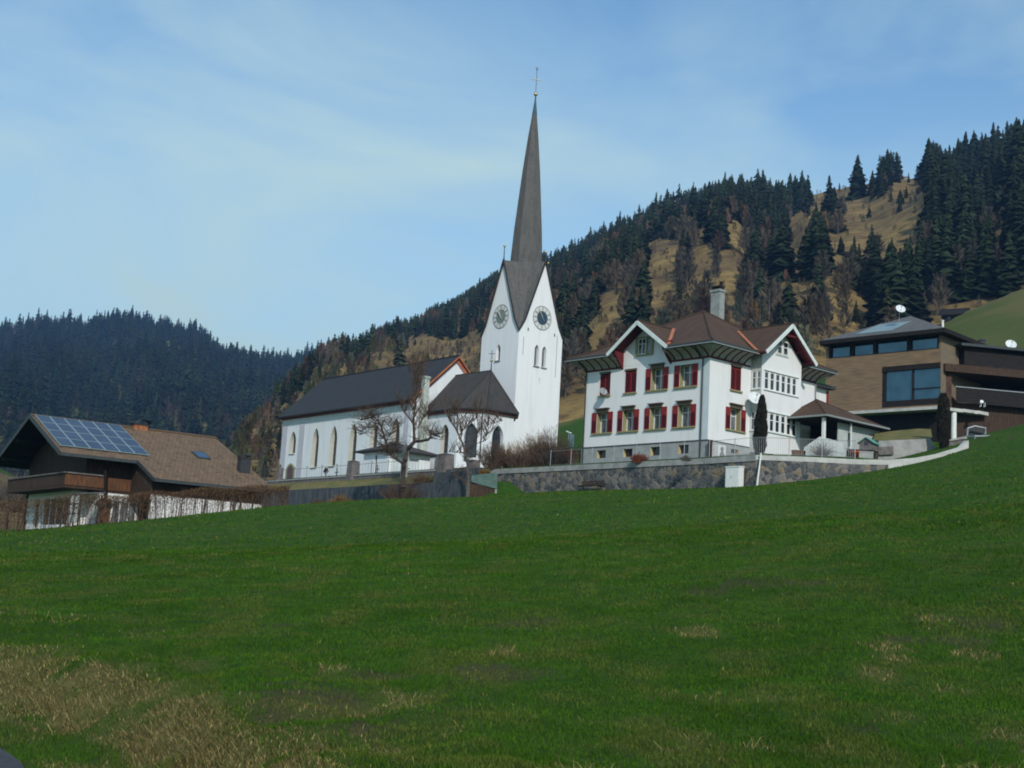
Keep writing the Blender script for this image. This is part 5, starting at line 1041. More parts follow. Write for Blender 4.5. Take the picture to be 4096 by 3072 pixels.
def stone_(x, y, w_, h, label, pt=True, z0=10.6, m=PILLAR):
    q = FN.w(x, y); t_ = thing('gravestone', label, 'gravestone', q[0], q[1], z0, NYAW - 0.5); F = Face((0, 0, 0), (1, 0, 0), (0, -1, 0))
    c_ = [(-w_ / 2, z0)] + (arch(-w_ / 2, w_ / 2, z0 + h * 0.6, z0 + h) if pt else [(-w_ / 2, z0 + h), (w_ / 2, z0 + h)]) + [(w_ / 2, z0)]; mb = MB(); f_ = [F.P(a, z, 0.1) for a, z in c_]; b_ = [F.P(a, z, -0.1) for a, z in c_]; mb.poly(f_); mb.poly(b_[::-1])
    for i in range(len(c_)): j = (i + 1) % len(c_); mb.poly([f_[i], f_[j], b_[j], b_[i]])
    mb.build('slab', m, t_); box('base', CONCL, t_, -w_ / 2 - .1, w_ / 2 + .1, -.2, .2, z0 - .1, z0 + 0.15)
stone_(17.6, -8.8, 0.85, 2.0, 'brown pointed gravestone between the chapel and the massive pillar'); stone_(-4.1, -8.8, 0.5, 0.6, 'small rounded gravestone left of the roofed grave cross', True); stone_(-1.2, -8.9, 0.7, 0.65, 'squat dark gravestone between two grave crosses', True, 10.6, IRON)
p = W(1897, 1840, 117); t_ = thing('brick_pier', 'short rusty brown pier with white capping left of the lamp post', 'pier', p[0], 117, 9.0, NYAW); box('shaft', PILLAR, t_, -0.4, 0.4, -0.4, 0.4, 9.0, p[2] - 0.05); mb = MB(); z = p[2]
mb.box(-0.48, 0.48, -0.48, 0.48, z - 0.05, z + 0.06); mb.box(-0.42, 0.42, -0.42, 0.42, z + 0.06, z + 0.16); mb.build('cap', SASH, t_)
p = W(1918, 1848, 122); q = W(1931, 1640, 122.3); t_ = thing('lamp_post', 'tall thin dark green pole in front of the choir', 'pole', p[0], p[1], p[2]); mb = MB(); mb.tube([(0, 0, p[2] - 0.6), (q[0] - p[0], 0, q[2])], [0.075, 0.055], 7); mb.build('shaft', GREENIRON, t_); mb = MB(); mb.lathe((q[0] - p[0], 0, q[2]), [(0.06, 0), (0.12, 0.08), (0.001, 0.16)], 8); mb.build('head', GREENIRON, t_)
# lower concrete wall and its end at the ramp
cw_ = thing('concrete_retaining_wall', 'long water stained dark concrete retaining wall under the mossy bank', 'wall', NX, NY, 6.0, NYAW)
mb = MB(); mb.box(-11, 24.3, -14.1, -13.75, 5.5, 9.3); mb.box(24.3, 29.1, -14.12, -13.7, 5.5, 10.1); mb.box(24.3, 24.7, -13.7, -10, 6.5, 10.1); mb.build('wall', CONC, cw_)
t_ = thing('ramp_parapet', 'sloping ramp wall end coloured dark for its shade, green glass panel above', 'parapet', 0, 0, 7.0)
def zq(x, y): return (1550 + .27125 * x, 1700 + .27125 * y)
def wq(name, m, pts, par, dy=0.15):
    mb = MB(); A1 = [tuple(W(*zq(a, b_), Y)) for a, b_, Y in pts]; A2 = [(x, y + dy, z) for x, y, z in A1]; mb.poly(A1); mb.poly(A2[::-1]); n = len(A1)
    for i in range(n): j = (i + 1) % n; mb.poly([A1[i], A1[j], A2[j], A2[i]])
    return mb.build(name, m, par)
wq('shaded_side_wall', DWOOD, [(1200, 845, 108.6), (1430, 900, 109.1), (1595, 950, 109.6), (1598, 1080, 109.6), (1200, 1120, 108.6)], t_, 0.3)  # shade on the ramp side is put into this dark brown
wq('glass_panel', GREENG, [(1235, 740, 108.5), (1618, 700, 109.5), (1618, 945, 109.5), (1235, 838, 108.5)], t_, 0.06); wq('end_post', CONCL, [(1585, 950, 109.3), (1612, 945, 109.3), (1612, 1080, 109.3), (1580, 1080, 109.3)], t_, 0.2)
wq('top_kerb', CONCL, [(940, 680, 113), (1200, 700, 113), (1240, 740, 109.2), (1240, 850, 109.2), (1200, 860, 109.2), (930, 760, 113)], t_, 0.3)

# ------------------------------------------------------------------ CHALET with solar panels
KX, KY, KYAW = -32.4954, 90.1321, 0.94106
chal = thing('chalet', 'brown tiled chalet with solar panels, dark wooden gable and wraparound balcony', 'house', KX, KY, 2.5, KYAW)
ZR_, TN = 10.45, 0.3967; zz = lambda x: ZR_ - abs(x) * TN; V0, V1, V2 = -0.28, 4.78, 13.35
mb = MB()
def slp(x0, x1, v0, v1): 
    P_ = [(x0, v0, zz(x0)), (x0, v1, zz(x0)), (x1, v1, zz(x1)), (x1, v0, zz(x1))]; mb.slab(P_, 0.16, 0, 1)
slp(0, 7.36, V0, V1); slp(0, 10.62, V1 + 0.001, V2); slp(0, -7.5, V0, V2)
mb.tube([(0, V0, ZR_ + 0.03), (0, V2, ZR_ + 0.03)], 0.11, 6, 0)
crf = mb.build('roof', [CROOF, BLACKW], chal)
mb = MB()
mb.beam((0, V0 - 0.04, ZR_ - 0.05), (7.42, V0 - 0.04, zz(7.42) - 0.05), 0.05, 0.30, 0); mb.beam((0, V0 - 0.04, ZR_ - 0.05), (-7.5, V0 - 0.04, zz(7.5) - 0.05), 0.05, 0.30, 0)
mb.beam((7.42, V0, zz(7.4) - 0.1), (7.42, V1, zz(7.4) - 0.1), 0.14, 0.18, 0); mb.beam((7.36, V1 - 0.03, zz(7.36) - 0.06), (10.7, V1 - 0.03, zz(10.7) - 0.06), 0.05, 0.24); mb.beam((10.69, V1, zz(10.65) - 0.1), (10.69, V2, zz(10.65) - 0.1), 0.14, 0.18)
mb.build('gutter', FASCIA, crf)
# walls
GZ0 = 1.5
mb = MB(); fv = 1.9; xr = 6.0
mb.poly([(-6.2, fv, 5.5), (xr, fv, 5.5), (xr, fv, zz(xr) - 0.16), (0, fv, ZR_ - 0.17), (-6.2, fv, zz(6.2) - 0.16)])
mb.poly([(xr, fv, 5.3), (xr, V1 + 0.2, 5.3), (xr, V1 + 0.2, zz(xr) - 0.16), (xr, fv, zz(xr) - 0.16)]); mb.poly([(-6.2, fv, 1.5), (-6.2, V2 - 0.5, 1.5), (-6.2, V2 - 0.5, zz(6.2) - 0.16), (-6.2, fv, zz(6.2) - 0.16)])
mb.poly([(xr, V1 + 0.2, 5.0), (9.8, V1 + 0.2, 5.0), (9.8, V1 + 0.2, zz(9.8) - 0.16), (xr, V1 + 0.2, zz(xr) - 0.16)])
mb.poly([(9.8, V1 + 0.2, 5.25), (9.8, V2 - 0.5, 5.25), (9.8, V2 - 0.5, zz(9.8) - 0.16), (9.8, V1 + 0.2, zz(9.8) - 0.16)])
mb.poly([(-6.2, V2 - 0.5, 1.5), (9.8, V2 - 0.5, 1.5), (9.8, V2 - 0.5, zz(9.8) - .16), (0, V2 - 0.5, ZR_ - 0.17), (-6.2, V2 - 0.5, zz(6.2) - 0.16)])
mb.build('timber_wall', DWOOD, chal)
mb = MB(); F1 = Face((3.9, fv, 0), (-1, 0, 0), (0, -1, 0)); F2 = Face((xr, 2.9, 0), (0, 1, 0), (1, 0, 0)); F3 = Face((9.8, V1 + 0.2, 0), (0, 1, 0), (1, 0, 0))
fw = [(0.55, 6.1, 3.1, 5.05), (6.9, 7.7, 3.0, 5.0)]; sw2 = [(0.05, 0.95, 1.5, 4.88), (1.0, 2.7, 3.3, 4.88)]
wall(mb, F1, 0, 9.6, GZ0, 5.5, fw, 0.2); wall(mb, Face((3.9, fv, 0), (0, 1, 0), (1, 0, 0)), 0, 1.0, GZ0, 5.5); mb.poly([(3.9, 2.9, GZ0), (xr, 2.9, GZ0), (xr, 2.9, 5.35), (3.9, 2.9, 5.35)])
wall(mb, F2, 0, 6.0, GZ0, 5.33, sw2, 0.15); wall(mb, F3, 0, 7.8, GZ0, 5.25)
mb.build('plaster_wall', WHITE, chal)
mb = MB(); F2.box(mb, 0.05, 0.95, 1.5, 4.88, -0.13, -0.05); mb.build('door', OWOOD, chal); sash_window(chal, F2, 1.0, 2.7, 3.3, 4.88, -0.12, 3, 0, CURT)
mb = MB(); F2.box(mb, 2.75, 3.35, 3.2, 4.88, 0.01, 0.06); mb.build('shutter', OWOOD, chal)
sash_window(chal, F1, 0.55, 6.1, 3.1, 5.05, -0.15, 4, 0, GLASS, 0.09); mb = MB(); F1.box(mb, 6.9, 7.7, 3.0, 5.0, -0.17, -0.1); mb.build('door', DWOOD, chal)
# balcony
mb = MB(); bz0, bz1 = 5.58, 6.42; n = 0
Fb1 = Face((6.35, 0.5, 0), (-1, 0, 0), (0, -1, 0)); Fb2 = Face((6.35, 0.5, 0), (0, 1, 0), (1, 0, 0))
for k in range(64):
    a = 12.6 * k / 64; Fb1.box(mb, a, a + 0.185, bz0 + 0.002 * (k % 3), bz1 - 0.09, -0.03, 0.0)
mb.build('balcony_boards', DWOOD, chal); mb = MB()
for k in range(13): a = 2.6 * k / 13; Fb2.box(mb, a, a + 0.19, bz0, bz1 - 0.09, -0.03, 0.0)
for k in range(24): a = 2.75 + 4.6 * k / 24; Fb2.box(mb, a, a + 0.185, 5.5, 6.32, -0.31, -0.28)
mb.build('orange_boards', OWOOD, chal)
mb = MB(); Fb1.box(mb, -0.1, 12.75, bz1 - 0.09, bz1, -0.1, 0.08); Fb2.box(mb, 0.0, 2.7, bz1 - 0.09, bz1, -0.08, 0.1); mb.build('handrail', PILLAR, chal)
mb = MB(); mb.box(-6.3, 6.3, 0.52, fv, 5.4, 5.56); mb.box(3.9, 6.3, fv, 3.4, 5.42, 5.555); mb.build('balcony_floor', DWOOD, chal)
mb = MB(); mb.beam((6.2, 3.35, 4.9), (6.6, 3.0, 6.9), 0.18, 0.22); mb.beam((6.6, 3.0, 6.9), (7.2, 2.7, 7.3), 0.14, 0.18); mb.build('brace', BLACKW, chal)
for x in (-5.9, -3.0, 0.0, 3.0, 5.9):
    mb = MB(); mb.beam((x, V0 + 0.1, zz(x) - 0.3), (x, fv + 0.3, zz(x) - 0.3), 0.16, 0.2); mb.build('purlin', BLACKW, chal)

# solar panels
sl_ = Vector((1, 0, -TN)).normalized(); rv = Vector((0, 1, 0)); nn = rv.cross(sl_).normalized(); nn = nn if nn.z > 0 else -nn
O_ = Vector((0.03, 0.0, ZR_ - 0.03)) + nn * 0.13
for i in range(6):
    for j in range(4):
        p = O_ + rv * (i * 1.0) + sl_ * (j * 1.67); fr = MB(); w_, h_ = 0.985, 1.655
        c_ = [p, p + rv * w_, p + rv * w_ + sl_ * h_, p + sl_ * h_]; lowc = [q - nn * 0.045 for q in c_]; fr.poly(c_)
        for a in range(4): b_ = (a + 1) % 4; fr.poly([c_[a], c_[b_], lowc[b_], lowc[a]])
        f_ = fr.build('solar_panel', PVF, chal); cl = MB(); e = 0.045; c2_ = [p + rv * e + sl_ * e, p + rv * (w_ - e) + sl_ * e, p + rv * (w_ - e) + sl_ * (h_ - e), p + rv * e + sl_ * (h_ - e)]; cl.poly([q + nn * 0.004 for q in c2_]); cl.build('cells', PV, f_)
# roof window, chimneys
def onroof(x, v, up=0.0): return Vector((x, v, zz(x))) + nn * up
mb = MB(); xa, xb = 4.12, 5.42
P_ = [onroof(xa, 9.78, 0.1), onroof(xa, 10.74, 0.1), onroof(xb, 10.74, 0.1), onroof(xb, 9.78, 0.1)]; lowc = [q - nn * 0.15 for q in P_]; mb.poly(P_)
for a in range(4): b_ = (a + 1) % 4; mb.poly([P_[a], P_[b_], lowc[b_], lowc[a]])
f_ = mb.build('roof_window', FASCIA, chal); mb = MB(); mb.poly([onroof(xa + .1, 9.87, .105), onroof(xa + .1, 10.65, .105), onroof(xb - .1, 10.65, .105), onroof(xb - .1, 9.87, .105)]); mb.build('pane', BLUEGLASS, f_)
mb = MB(); mb.box(-0.35, 0.3, 6.95, 7.95, 9.9, 10.72); c_ = mb.build('chimney', BRICK, chal); mb = MB(); mb.box(-0.42, 0.37, 6.88, 8.02, 10.72, 10.78)
for k in range(9):
    t0, t1 = math.pi * k / 9, math.pi * (k + 1) / 9; mb.poly([(-0.4, 7.72 - .5 * math.cos(t0), 10.86 + .26 * math.sin(t0)), (0.35, 7.72 - .5 * math.cos(t0), 10.86 + .26 * math.sin(t0)), (0.35, 7.72 - .5 * math.cos(t1), 10.86 + .26 * math.sin(t1)), (-0.4, 7.72 - .5 * math.cos(t1), 10.86 + .26 * math.sin(t1))])
for a in (-0.38, 0.33):
    for b_ in (7.25, 8.15): mb.beam((a, b_, 10.75), (a, b_, 10.88), 0.05, 0.05)
mb.box(-0.3, 0.25, 6.7, 7.25, 10.8, 10.84); mb.build('cowl', IRON, c_)
mb = MB(); mb.box(7.0, 7.6, 12.0, 12.75, 6.9, 8.45); c_ = mb.build('chimney', IRON, chal); mb = MB(); mb.box(6.95, 7.65, 11.95, 12.8, 8.45, 8.5); mb.ball((7.4, 12.6, 8.72), 0.22, 8, sq=0.5); mb.beam((7.3, 12.4, 8.5), (7.3, 12.4, 8.72), .04, .04); mb.beam((7.2, 12.1, 8.68), (7.3, 11.9, 8.62), .3, .03); mb.build('cowl', IRON, c_)
p = W(345, 2010, 84.5); pg = thing('garden_shelter', 'small lean-to shelter with pale slatted roof and white panes beside the chalet', 'shelter', p[0], p[1], 2.2, KYAW)
mb = MB(); z = W(345, 1978, 84.5)[2]; mb.slab([(-1.0, -0.8, z), (1.0, -0.8, z), (1.0, 0.8, z + 0.2), (-1.0, 0.8, z + 0.2)], 0.06); mb.build('roof', PILLAR, pg)
for a in (-.9, 0, .9): box('post', DWOOD, pg, a - .05, a + .05, -.75, -.65, 2.2, z - 0.06)
box('post', DWOOD, pg, .85, .95, .6, .7, 2.2, z)
mb = MB()
for k in range(3): mb.box(-0.82, -0.06, -0.73, -0.70, z - 0.62 - k * 0.6, z - 0.12 - k * 0.6); mb.box(0.06, 0.82, -0.73, -0.70, z - 0.62 - k * 0.6, z - 0.12 - k * 0.6)
mb.build('pane', SASH, pg)

# ------------------------------------------------------------------ MODERN WOODEN HOUSE
MX, MY, MYAW = 39.394, 120.0, 0.77
mod = thing('modern_house', 'modern wood shingled house with strip windows and wide dark eaves on the right', 'house', MX, MY, 16.75, MYAW)
Ff = Face((0, 0, 0), (-1, 0, 0), (0, -1, 0)); Fs = Face((0, 0, 0), (0, 1, 0), (1, 0, 0)); MW, MD = 12.0, 11.0
sp_ = [(0.2, 11.7, 24.97, 26.25)]; bg_ = [(-0.0, 5.9, 19.75, 23.7)]
mb = MB(); wall(mb, Ff, 0, MW, 19.5, 26.3, sp_ + [(0.03, 5.9, 19.75, 23.68)], 0.3, 0, 1); wall(mb, Fs, 0, MD, 19.5, 26.3, [(4.6, 7.2, 24.9, 25.6)], 0.25, 2, 1); mb.poly([(-MW, 0, 16), (-MW, MD, 16), (-MW, MD, 26.3), (-MW, 0, 26.3)], 0)
mb.poly([(-MW, MD, 16), (0, MD, 16), (0, MD, 26.3), (-MW, MD, 26.3)], 0); mb.build('wall', [SHWOOD, BLACKW, SHGREY], mod)
mb = MB(); Fs.box(mb, 4.6, 7.2, 24.9, 25.6, -0.25, -0.2); mb.build('window', GLASS, mod)
mb = MB(); 
for a0, a1 in ((9.45, 11.4), (6.95, 8.97), (3.45, 6.5), (0.4, 2.95)):
    w_ = MB(); Ff.box(w_, a0 - 0.06, a0, 25.05, 26.2, -0.2, -0.05); Ff.box(w_, a1, a1 + 0.06, 25.05, 26.2, -0.2, -0.05); Ff.box(w_, a0, a1, 25.0, 25.07, -0.2, -0.05); f_ = w_.build('strip_window', BLACKW, mod); w_ = MB(); Ff.box(w_, a0, a1, 25.07, 26.25, -0.22, -0.18); w_.build('pane', BLUEGLASS, f_)
for a0, a1 in ((11.46, 11.7), (9.03, 9.39), (6.56, 6.89), (3.01, 3.39), (0.2, 0.34)): Ff.box(mb, a0, a1, 24.97, 26.3, -0.25, 0.01)
mb.build('window_piers', BLACKW, mod)
w_ = MB(); Ff.box(w_, 0.03, 5.9, 23.2, 23.62, -0.2, 0.06); Ff.box(w_, 2.78, 2.9, 19.9, 23.2, -0.2, -0.02); Ff.box(w_, 5.6, 5.9, 19.8, 23.2, -0.25, -0.02); Ff.box(w_, 0.03, 5.9, 19.75, 20.35, -0.2, 0.0); Ff.box(w_, 0.03, 2.78, 21.32, 21.40, -0.2, -0.03); f_ = w_.build('picture_window', BLACKW, mod)
w_ = MB(); Ff.box(w_, 0.03, 2.78, 21.4, 23.2, -0.22, -0.18); Ff.box(w_, 2.9, 5.6, 21.4, 23.2, -0.22, -0.18); Ff.box(w_, 0.03, 2.78, 20.35, 21.32, -0.22, -0.18); Ff.box(w_, 2.9, 5.6, 20.35, 21.4, -0.22, -0.18); w_.build('pane', BLUEGLASS, f_)
ov = 1.0; e = [(-MW - 0.2, -ov), (0.85, -ov), (0.85, MD + ov), (-MW - 0.2, MD + ov)]; mz = 26.66; apx = (-5.9, 5.5, 29.75); mb = MB()
for i in range(4): j = (i + 1) % 4; mb.roof([(*e[i], mz), (*e[j], mz), apx]); mb.poly([(*e[i], mz), (*e[j], mz), (*e[j], mz - 0.4), (*e[i], mz - 0.4)], 1)
mb.poly([(*p, mz - 0.4) for p in e], 1); mrf = mb.build('roof', [GROOF, BLACKW], mod)
k = (apx[2] - mz) / (apx[1] + ov); mb = MB(); q = lambda x, y, u=0.08: (x, y, mz + (y + ov) * k + u)
for i in range(4): mb.slab([q(-8.7 + i * 0.95 + 0.3 * 0, -0.1), q(-7.8 + i * 0.95, -0.1), q(-7.0 + i * 0.85, 2.9), q(-7.85 + i * 0.85, 2.9)], 0.05)
mb.build('solar_collector', mat('collector_glass', (0.22, 0.28, 0.27), 0.25, 0.1, 1), mrf)
# slab, lower recess, column, terrace wing
mb = MB(); mb.box(-9.0, 0.3, -0.9, 0.6, 19.18, 19.46); mb.build('balcony_slab', CONCW, mod)
mb = MB(); mb.box(-MW, 0, 0.6, 1.0, 16.0, 19.2); mb.box(-9, 0, 0, 1.0, 19.2, 19.5); mb.build('recess_wall', BLACKW, mod)
dirw = (math.sin(1.4 - MYAW), math.cos(1.4 - MYAW))      # wing direction in local frame (x right, y back)
def wl(s, t, z): return (s * dirw[0] - t * -dirw[1] * -1 * 0 + t * -dirw[1] * 0 + t * -math.cos(1.4 - MYAW) * 0 + (-dirw[1]) * t * 1.0 * 1.0, s * dirw[1] + dirw[0] * t, z)
def wbox(s0, s1, t0, t1, z0, z1, mbx, m=0, z1b=None):
    a = [wl(s0, t0, z0), wl(s1, t0, z0), wl(s1, t1, z0), wl(s0, t1, z0), wl(s0, t0, z1), wl(s1, t0, z1b or z1), wl(s1, t1, z1b or z1), wl(s0, t1, z1)]; mbx.hexa(a, m)
mb = MB(); wbox(0.4, 17, 0.0, 6, 22.9, 23.62, mb, 0); mb.build('terrace_roof', DWOOD, mod)
mb = MB(); wbox(3.0, 17, 1.2, 7, 23.6, 25.6, mb, 0, 25.0); wbox(2.4, 17.4, 0.6, 7.4, 25.6, 25.85, mb, 1, ); mb.build('wing_storey', [BLACKW, FASCIA], mod)
mb = MB(); wbox(1.0, 17, 5.0, 5.3, 16, 22.9, mb); mb.build('terrace_back_wall', BLACKW, mod)
mb = MB(); wbox(0.2, 17, 0.9, 1.2, 15.5, 20.2, mb); mb.build('lower_wall', DWOOD, mod)
mb = MB(); wbox(1.6, 17, 0.1, 0.16, 20.1, 21.5, mb, 0); wbox(1.5, 17, 0.05, 0.2, 21.5, 21.58, mb, 1); mb.build('terrace_parapet', [BLACKW, STEEL], mod)
mb = MB(); wbox(0.3, 1.4, 0.6, 1.6, 19.4, 23.0, mb); mb.build('corner_wall', mat('red_brown_cladding', (0.09, 0.045, 0.03), 0.85, 0.25, 2), mod)
mb = MB()
sl_pts = [(0.3, 0.0), (2.0, 0.1), (3.6, 0.35), (4.9, 0.75)]
for (s0, t0), (s1, t1) in zip(sl_pts[:-1], sl_pts[1:]): mb.hexa([wl(s0, t0 - .5, 19.16 - .0), wl(s1, t1 - .5, 19.1), wl(s1, t1 + .6, 19.1), wl(s0, t0 + .6, 19.16), wl(s0, t0 - .5, 19.44), wl(s1, t1 - .5, 19.4), wl(s1, t1 + .6, 19.4), wl(s0, t0 + .6, 19.44)])
mb.build('curved_slab_end', CONCW, mod)
p = wl(1.25, -0.1, 0); mb = MB(); mb.tube([(p[0], p[1], 16.2), (p[0], p[1], 19.15)], 0.24, 14); mb.build('column', SASH, mod)
p = wl(14.5, 0.05, 0); mb = MB(); mb.tube([(p[0], p[1], 16.2), (p[0], p[1], 23.0)], 0.09, 8); mb.build('post', STEEL, mod)
for sx, sy in ((3980, 1680), (4045, 1702), (4055, 1672)): pass
w0 = W(3600, 1240, 124); dish('satellite_dish', 'white satellite dish on the grey roof of the wooden house', (W(3601, 1238, 124)[0], 124, W(3601, 1238, 124)[2]), (0.05, -0.85, 0.5), 0.47, DISH, (W(3601, 1238, 124)[0], 124.3, W(3601, 1260, 124)[2] - 0.8))
w0 = W(4043, 1380, 126); dish('satellite_dish', 'bright round satellite dish above the dark wing at the right edge', (w0[0], 126, w0[2]), (-0.05, -0.85, 0.5), 0.53, DISH, (w0[0], 126.3, w0[2] - 1.3))
w0 = W(3771, 1296, 125); t_ = thing('vent_pipe', 'short white vent pipe above the eave of the wooden house', 'pipe', w0[0], 125, w0[2] - 0.9); mb = MB(); mb.tube([(0, 0, w0[2] - 1.5), (0, 0, w0[2] + 0.3)], 0.11, 10); mb.build('shaft', SASH, t_); mb = MB(); mb.lathe((0, 0, w0[2] + 0.3), [(0.14, 0), (0.14, 0.06), (0.001, 0.1)], 10); mb.build('cap', SASH, t_)
w0 = W(3928, 1362, 128); t_ = thing('chimney_cowl', 'small black chimney cowl on the dark wing', 'cowl', w0[0], 128, w0[2] - 0.6); mb = MB(); mb.box(-0.3, 0.3, -0.25, 0.25, w0[2] - 1.0, w0[2] - 0.1); mb.build('stack', IRON, t_); mb = MB(); mb.ball((0, 0, w0[2]), 0.36, 10, sq=0.5); mb.build('hood', IRON, t_)
w0 = W(3932, 1603, 118.5); t_ = thing('garden_chair', 'white monobloc chair standing on the dark terrace', 'chair', w0[0], 118.6, w0[2] - 0.4)
mb = MB(); z = w0[2] - 0.4; mb.box(-0.35, 0.35, -0.3, 0.3, z + 0.3, z + 0.36); mb.build('seat', DISHG, t_); mb = MB(); mb.hexa([(-0.3, 0.25, z + .36), (.3, .25, z + .36), (.3, .3, z + .36), (-.3, .3, z + .36), (-.2, .35, z + .85), (.2, .35, z + .85), (.2, .4, z + .85), (-.2, .4, z + .85)]); mb.build('backrest', SASH, t_)
t_.scale = (0.6, 0.6, 0.6)
for a in (-.3, .3):
    for b_ in (-.25, .25): box('leg', SASH, t_, a - .03, a + .03, b_ - .03, b_ + .03, z - .25, z + .3)
# @@NATURE
# ------------------------------------------------------------------ forest trees
def tmat(name, rough=0.9):
    m = bpy.data.materials.new(name); m.use_nodes = True; t = m.node_tree; b = t.nodes['Principled BSDF']; b.inputs['Roughness'].default_value = rough; b.inputs['Specular IOR Level'].default_value = 0.1
    at = N(t, 'ShaderNodeAttribute'); at.attribute_name = 'mask'; oi = N(t, 'ShaderNodeObjectInfo'); r = N(t, 'ShaderNodeMapRange'); r.inputs[3].default_value = 0.7; r.inputs[4].default_value = 1.35; t.links.new(oi.outputs['Random'], r.inputs[0])
    mu = N(t, 'ShaderNodeVectorMath', operation='SCALE'); t.links.new(at.outputs['Color'], mu.inputs[0]); t.links.new(r.outputs[0], mu.inputs['Scale']); t.links.new(mu.outputs[0], b.inputs['Base Color']); return m
TREEM = tmat('forest_tree')
def conifer(seed, layers=13, nb=8, wid=0.19):
    R = random.Random(seed); V, T, C = [], [], []
    for k in range(5): pass
    a = [0, 2.1, 4.2]; 
    for t_ in a: V.append((0.013 * math.cos(t_), 0.013 * math.sin(t_), -0.08)); C.append((0.05, 0.04, 0.03))
    V.append((0, 0, 0.95)); C.append((0.04, 0.03, 0.025)); T += [(0, 1, 3), (1, 2, 3), (2, 0, 3)]
    for i in range(layers):
        f = (i + R.uniform(-.25, .25)) / layers; z = 0.10 + 0.88 * f; rad = wid * (1 - f) ** 0.85 * R.uniform(0.75, 1.15) + 0.012; off = R.uniform(0, 6)
        for j in range(nb):
            if R.random() < 0.1: continue
            t_ = off + 6.283 * j / nb + R.uniform(-.25, .25); r = rad * R.uniform(0.65, 1.2); w_ = r * R.uniform(0.35, 0.6); dz = -r * R.uniform(0.2, 0.75)
            c_, s_ = math.cos(t_), math.sin(t_); k = len(V); g = R.uniform(0.6, 1.4); col = (0.020 * g, 0.031 * g, 0.014 * g)
            zj = z + R.uniform(-.035, .035); V += [(0, 0, zj + 0.05), (c_ * r * .7 - s_ * w_, s_ * r * .7 + c_ * w_, zj + dz * R.uniform(.6, 1.3)), (c_ * r * .7 + s_ * w_, s_ * r * .7 - c_ * w_, zj + dz * R.uniform(.6, 1.3)), (c_ * r, s_ * r, zj + dz * .7 - 0.01)]; C += [col] * 4; T += [(k, k + 1, k + 3), (k, k + 3, k + 2)]
    return np.array(V), np.array(T), np.array(C)
def baretree(seed, nt_=230, col=(0.085, 0.062, 0.05), wid=0.30, low=0.28):
    R = random.Random(seed); V, T, C = [], [], []
    def tri(a, b_, c_, q): k = len(V); V.extend([a, b_, c_]); C.extend([q] * 3); T.append((k, k + 1, k + 2))
    tri((-0.014, 0, -0.06), (0.014, 0, -0.06), (0.003, 0, 0.8), (0.13, 0.115, 0.10)); tri((0, -0.014, -0.06), (0, 0.014, -0.06), (0, 0.003, 0.8), (0.12, 0.105, 0.09))
    for k in range(nt_):
        t_ = R.uniform(0, 6.283); f = R.random(); z0 = low + (0.9 - low) * f; rr = wid * math.sin(min(1, 0.25 + f * 0.95) * math.pi * 0.93) * R.uniform(0.15, 1.0) + 0.02
        p = (math.cos(t_) * rr * .55, math.sin(t_) * rr * .55, z0 - 0.05); l = R.uniform(0.06, 0.15); q = (p[0] + math.cos(t_) * l * .6, p[1] + math.sin(t_) * l * .6, p[2] + l); w_ = R.uniform(0.006, 0.016); u = R.uniform(0, 6.28)
        g = R.uniform(0.65, 1.4); c_ = tuple(x * g for x in col); tri(p, (p[0] + w_ * math.cos(u), p[1] + w_ * math.sin(u), p[2] + l * .5), q, c_)
        if k % 8 == 0: tri((0, 0, z0 - .18), (0, 0, z0 - .165), q, (0.10, 0.085, 0.07))
    return np.array(V), np.array(T), np.array(C)
CON = [conifer(i, 19, 11, 0.18 + 0.02 * (i % 4)) for i in range(6)]; CONL = [conifer(20 + i, 11, 7, 0.21) for i in range(5)]
BAR = [baretree(i, 260, [(0.070, 0.058, 0.042), (0.062, 0.056, 0.044), (0.085, 0.064, 0.040)][i % 3]) for i in range(5)]; BARL = [baretree(30 + i, 110, [(0.045, 0.040, 0.036), (0.055, 0.045, 0.038)][i % 2]) for i in range(4)]
OLV = [baretree(50 + i, 320, (0.055, 0.060, 0.022), 0.34, 0.15) for i in range(3)]
z6 = lambda x, y: (2200 + .857 * x, 480 + .857 * y)
PATCH = [(520, 640, 75, 80), (515, 750, 60, 75), (490, 850, 35, 70), (720, 560, 35, 60), (865, 540, 42, 65), (835, 690, 55, 75), (815, 790, 40, 70), (730, 670, 38, 50), (1150, 680, 100, 55), (1140, 740, 40, 50), (1180, 470, 45, 40), (1130, 540, 40, 50), (1330, 620, 38, 75), (1400, 400, 30, 60), (1450, 460, 60, 45), (1530, 500, 70, 40), (1680, 440, 60, 60), (1640, 520, 60, 40), (1270, 400, 60, 30), (1440, 320, 110, 28), (1600, 560, 70, 25), (1470, 620, 16, 80),
    (300, 850, 55, 45), (250, 900, 35, 60), (200, 1000, 40, 50), (140, 880, 28, 30), (2110, 500, 42, 70), (1440, 900, 50, 60), (1450, 960, 80, 40), (30, 850, 30, 40), (170, 690, 60, 22), (1320, 700, 18, 60), (660, 800, 28, 45), (1690, 320, 70, 50), (1750, 370, 50, 30), (1240, 350, 40, 25), (1790, 860, 60, 30), (1900, 880, 90, 30), (1560, 410, 45, 40), (1380, 560, 25, 40)]
PATCH = [(*z6(a, b_), c_ * .857, d_ * .857) for a, b_, c_, d_ in PATCH] + [(1600, 1440, 100, 22), (1700, 1385, 65, 38), (1790, 1400, 40, 45), (1870, 1410, 60, 60), (1960, 1370, 40, 45), (2010, 1390, 40, 50), (3620, 760, 60, 40)]
PATCH = [(a, b_, c_ * 1.12, d_ * 1.05) for a, b_, c_, d_ in PATCH]
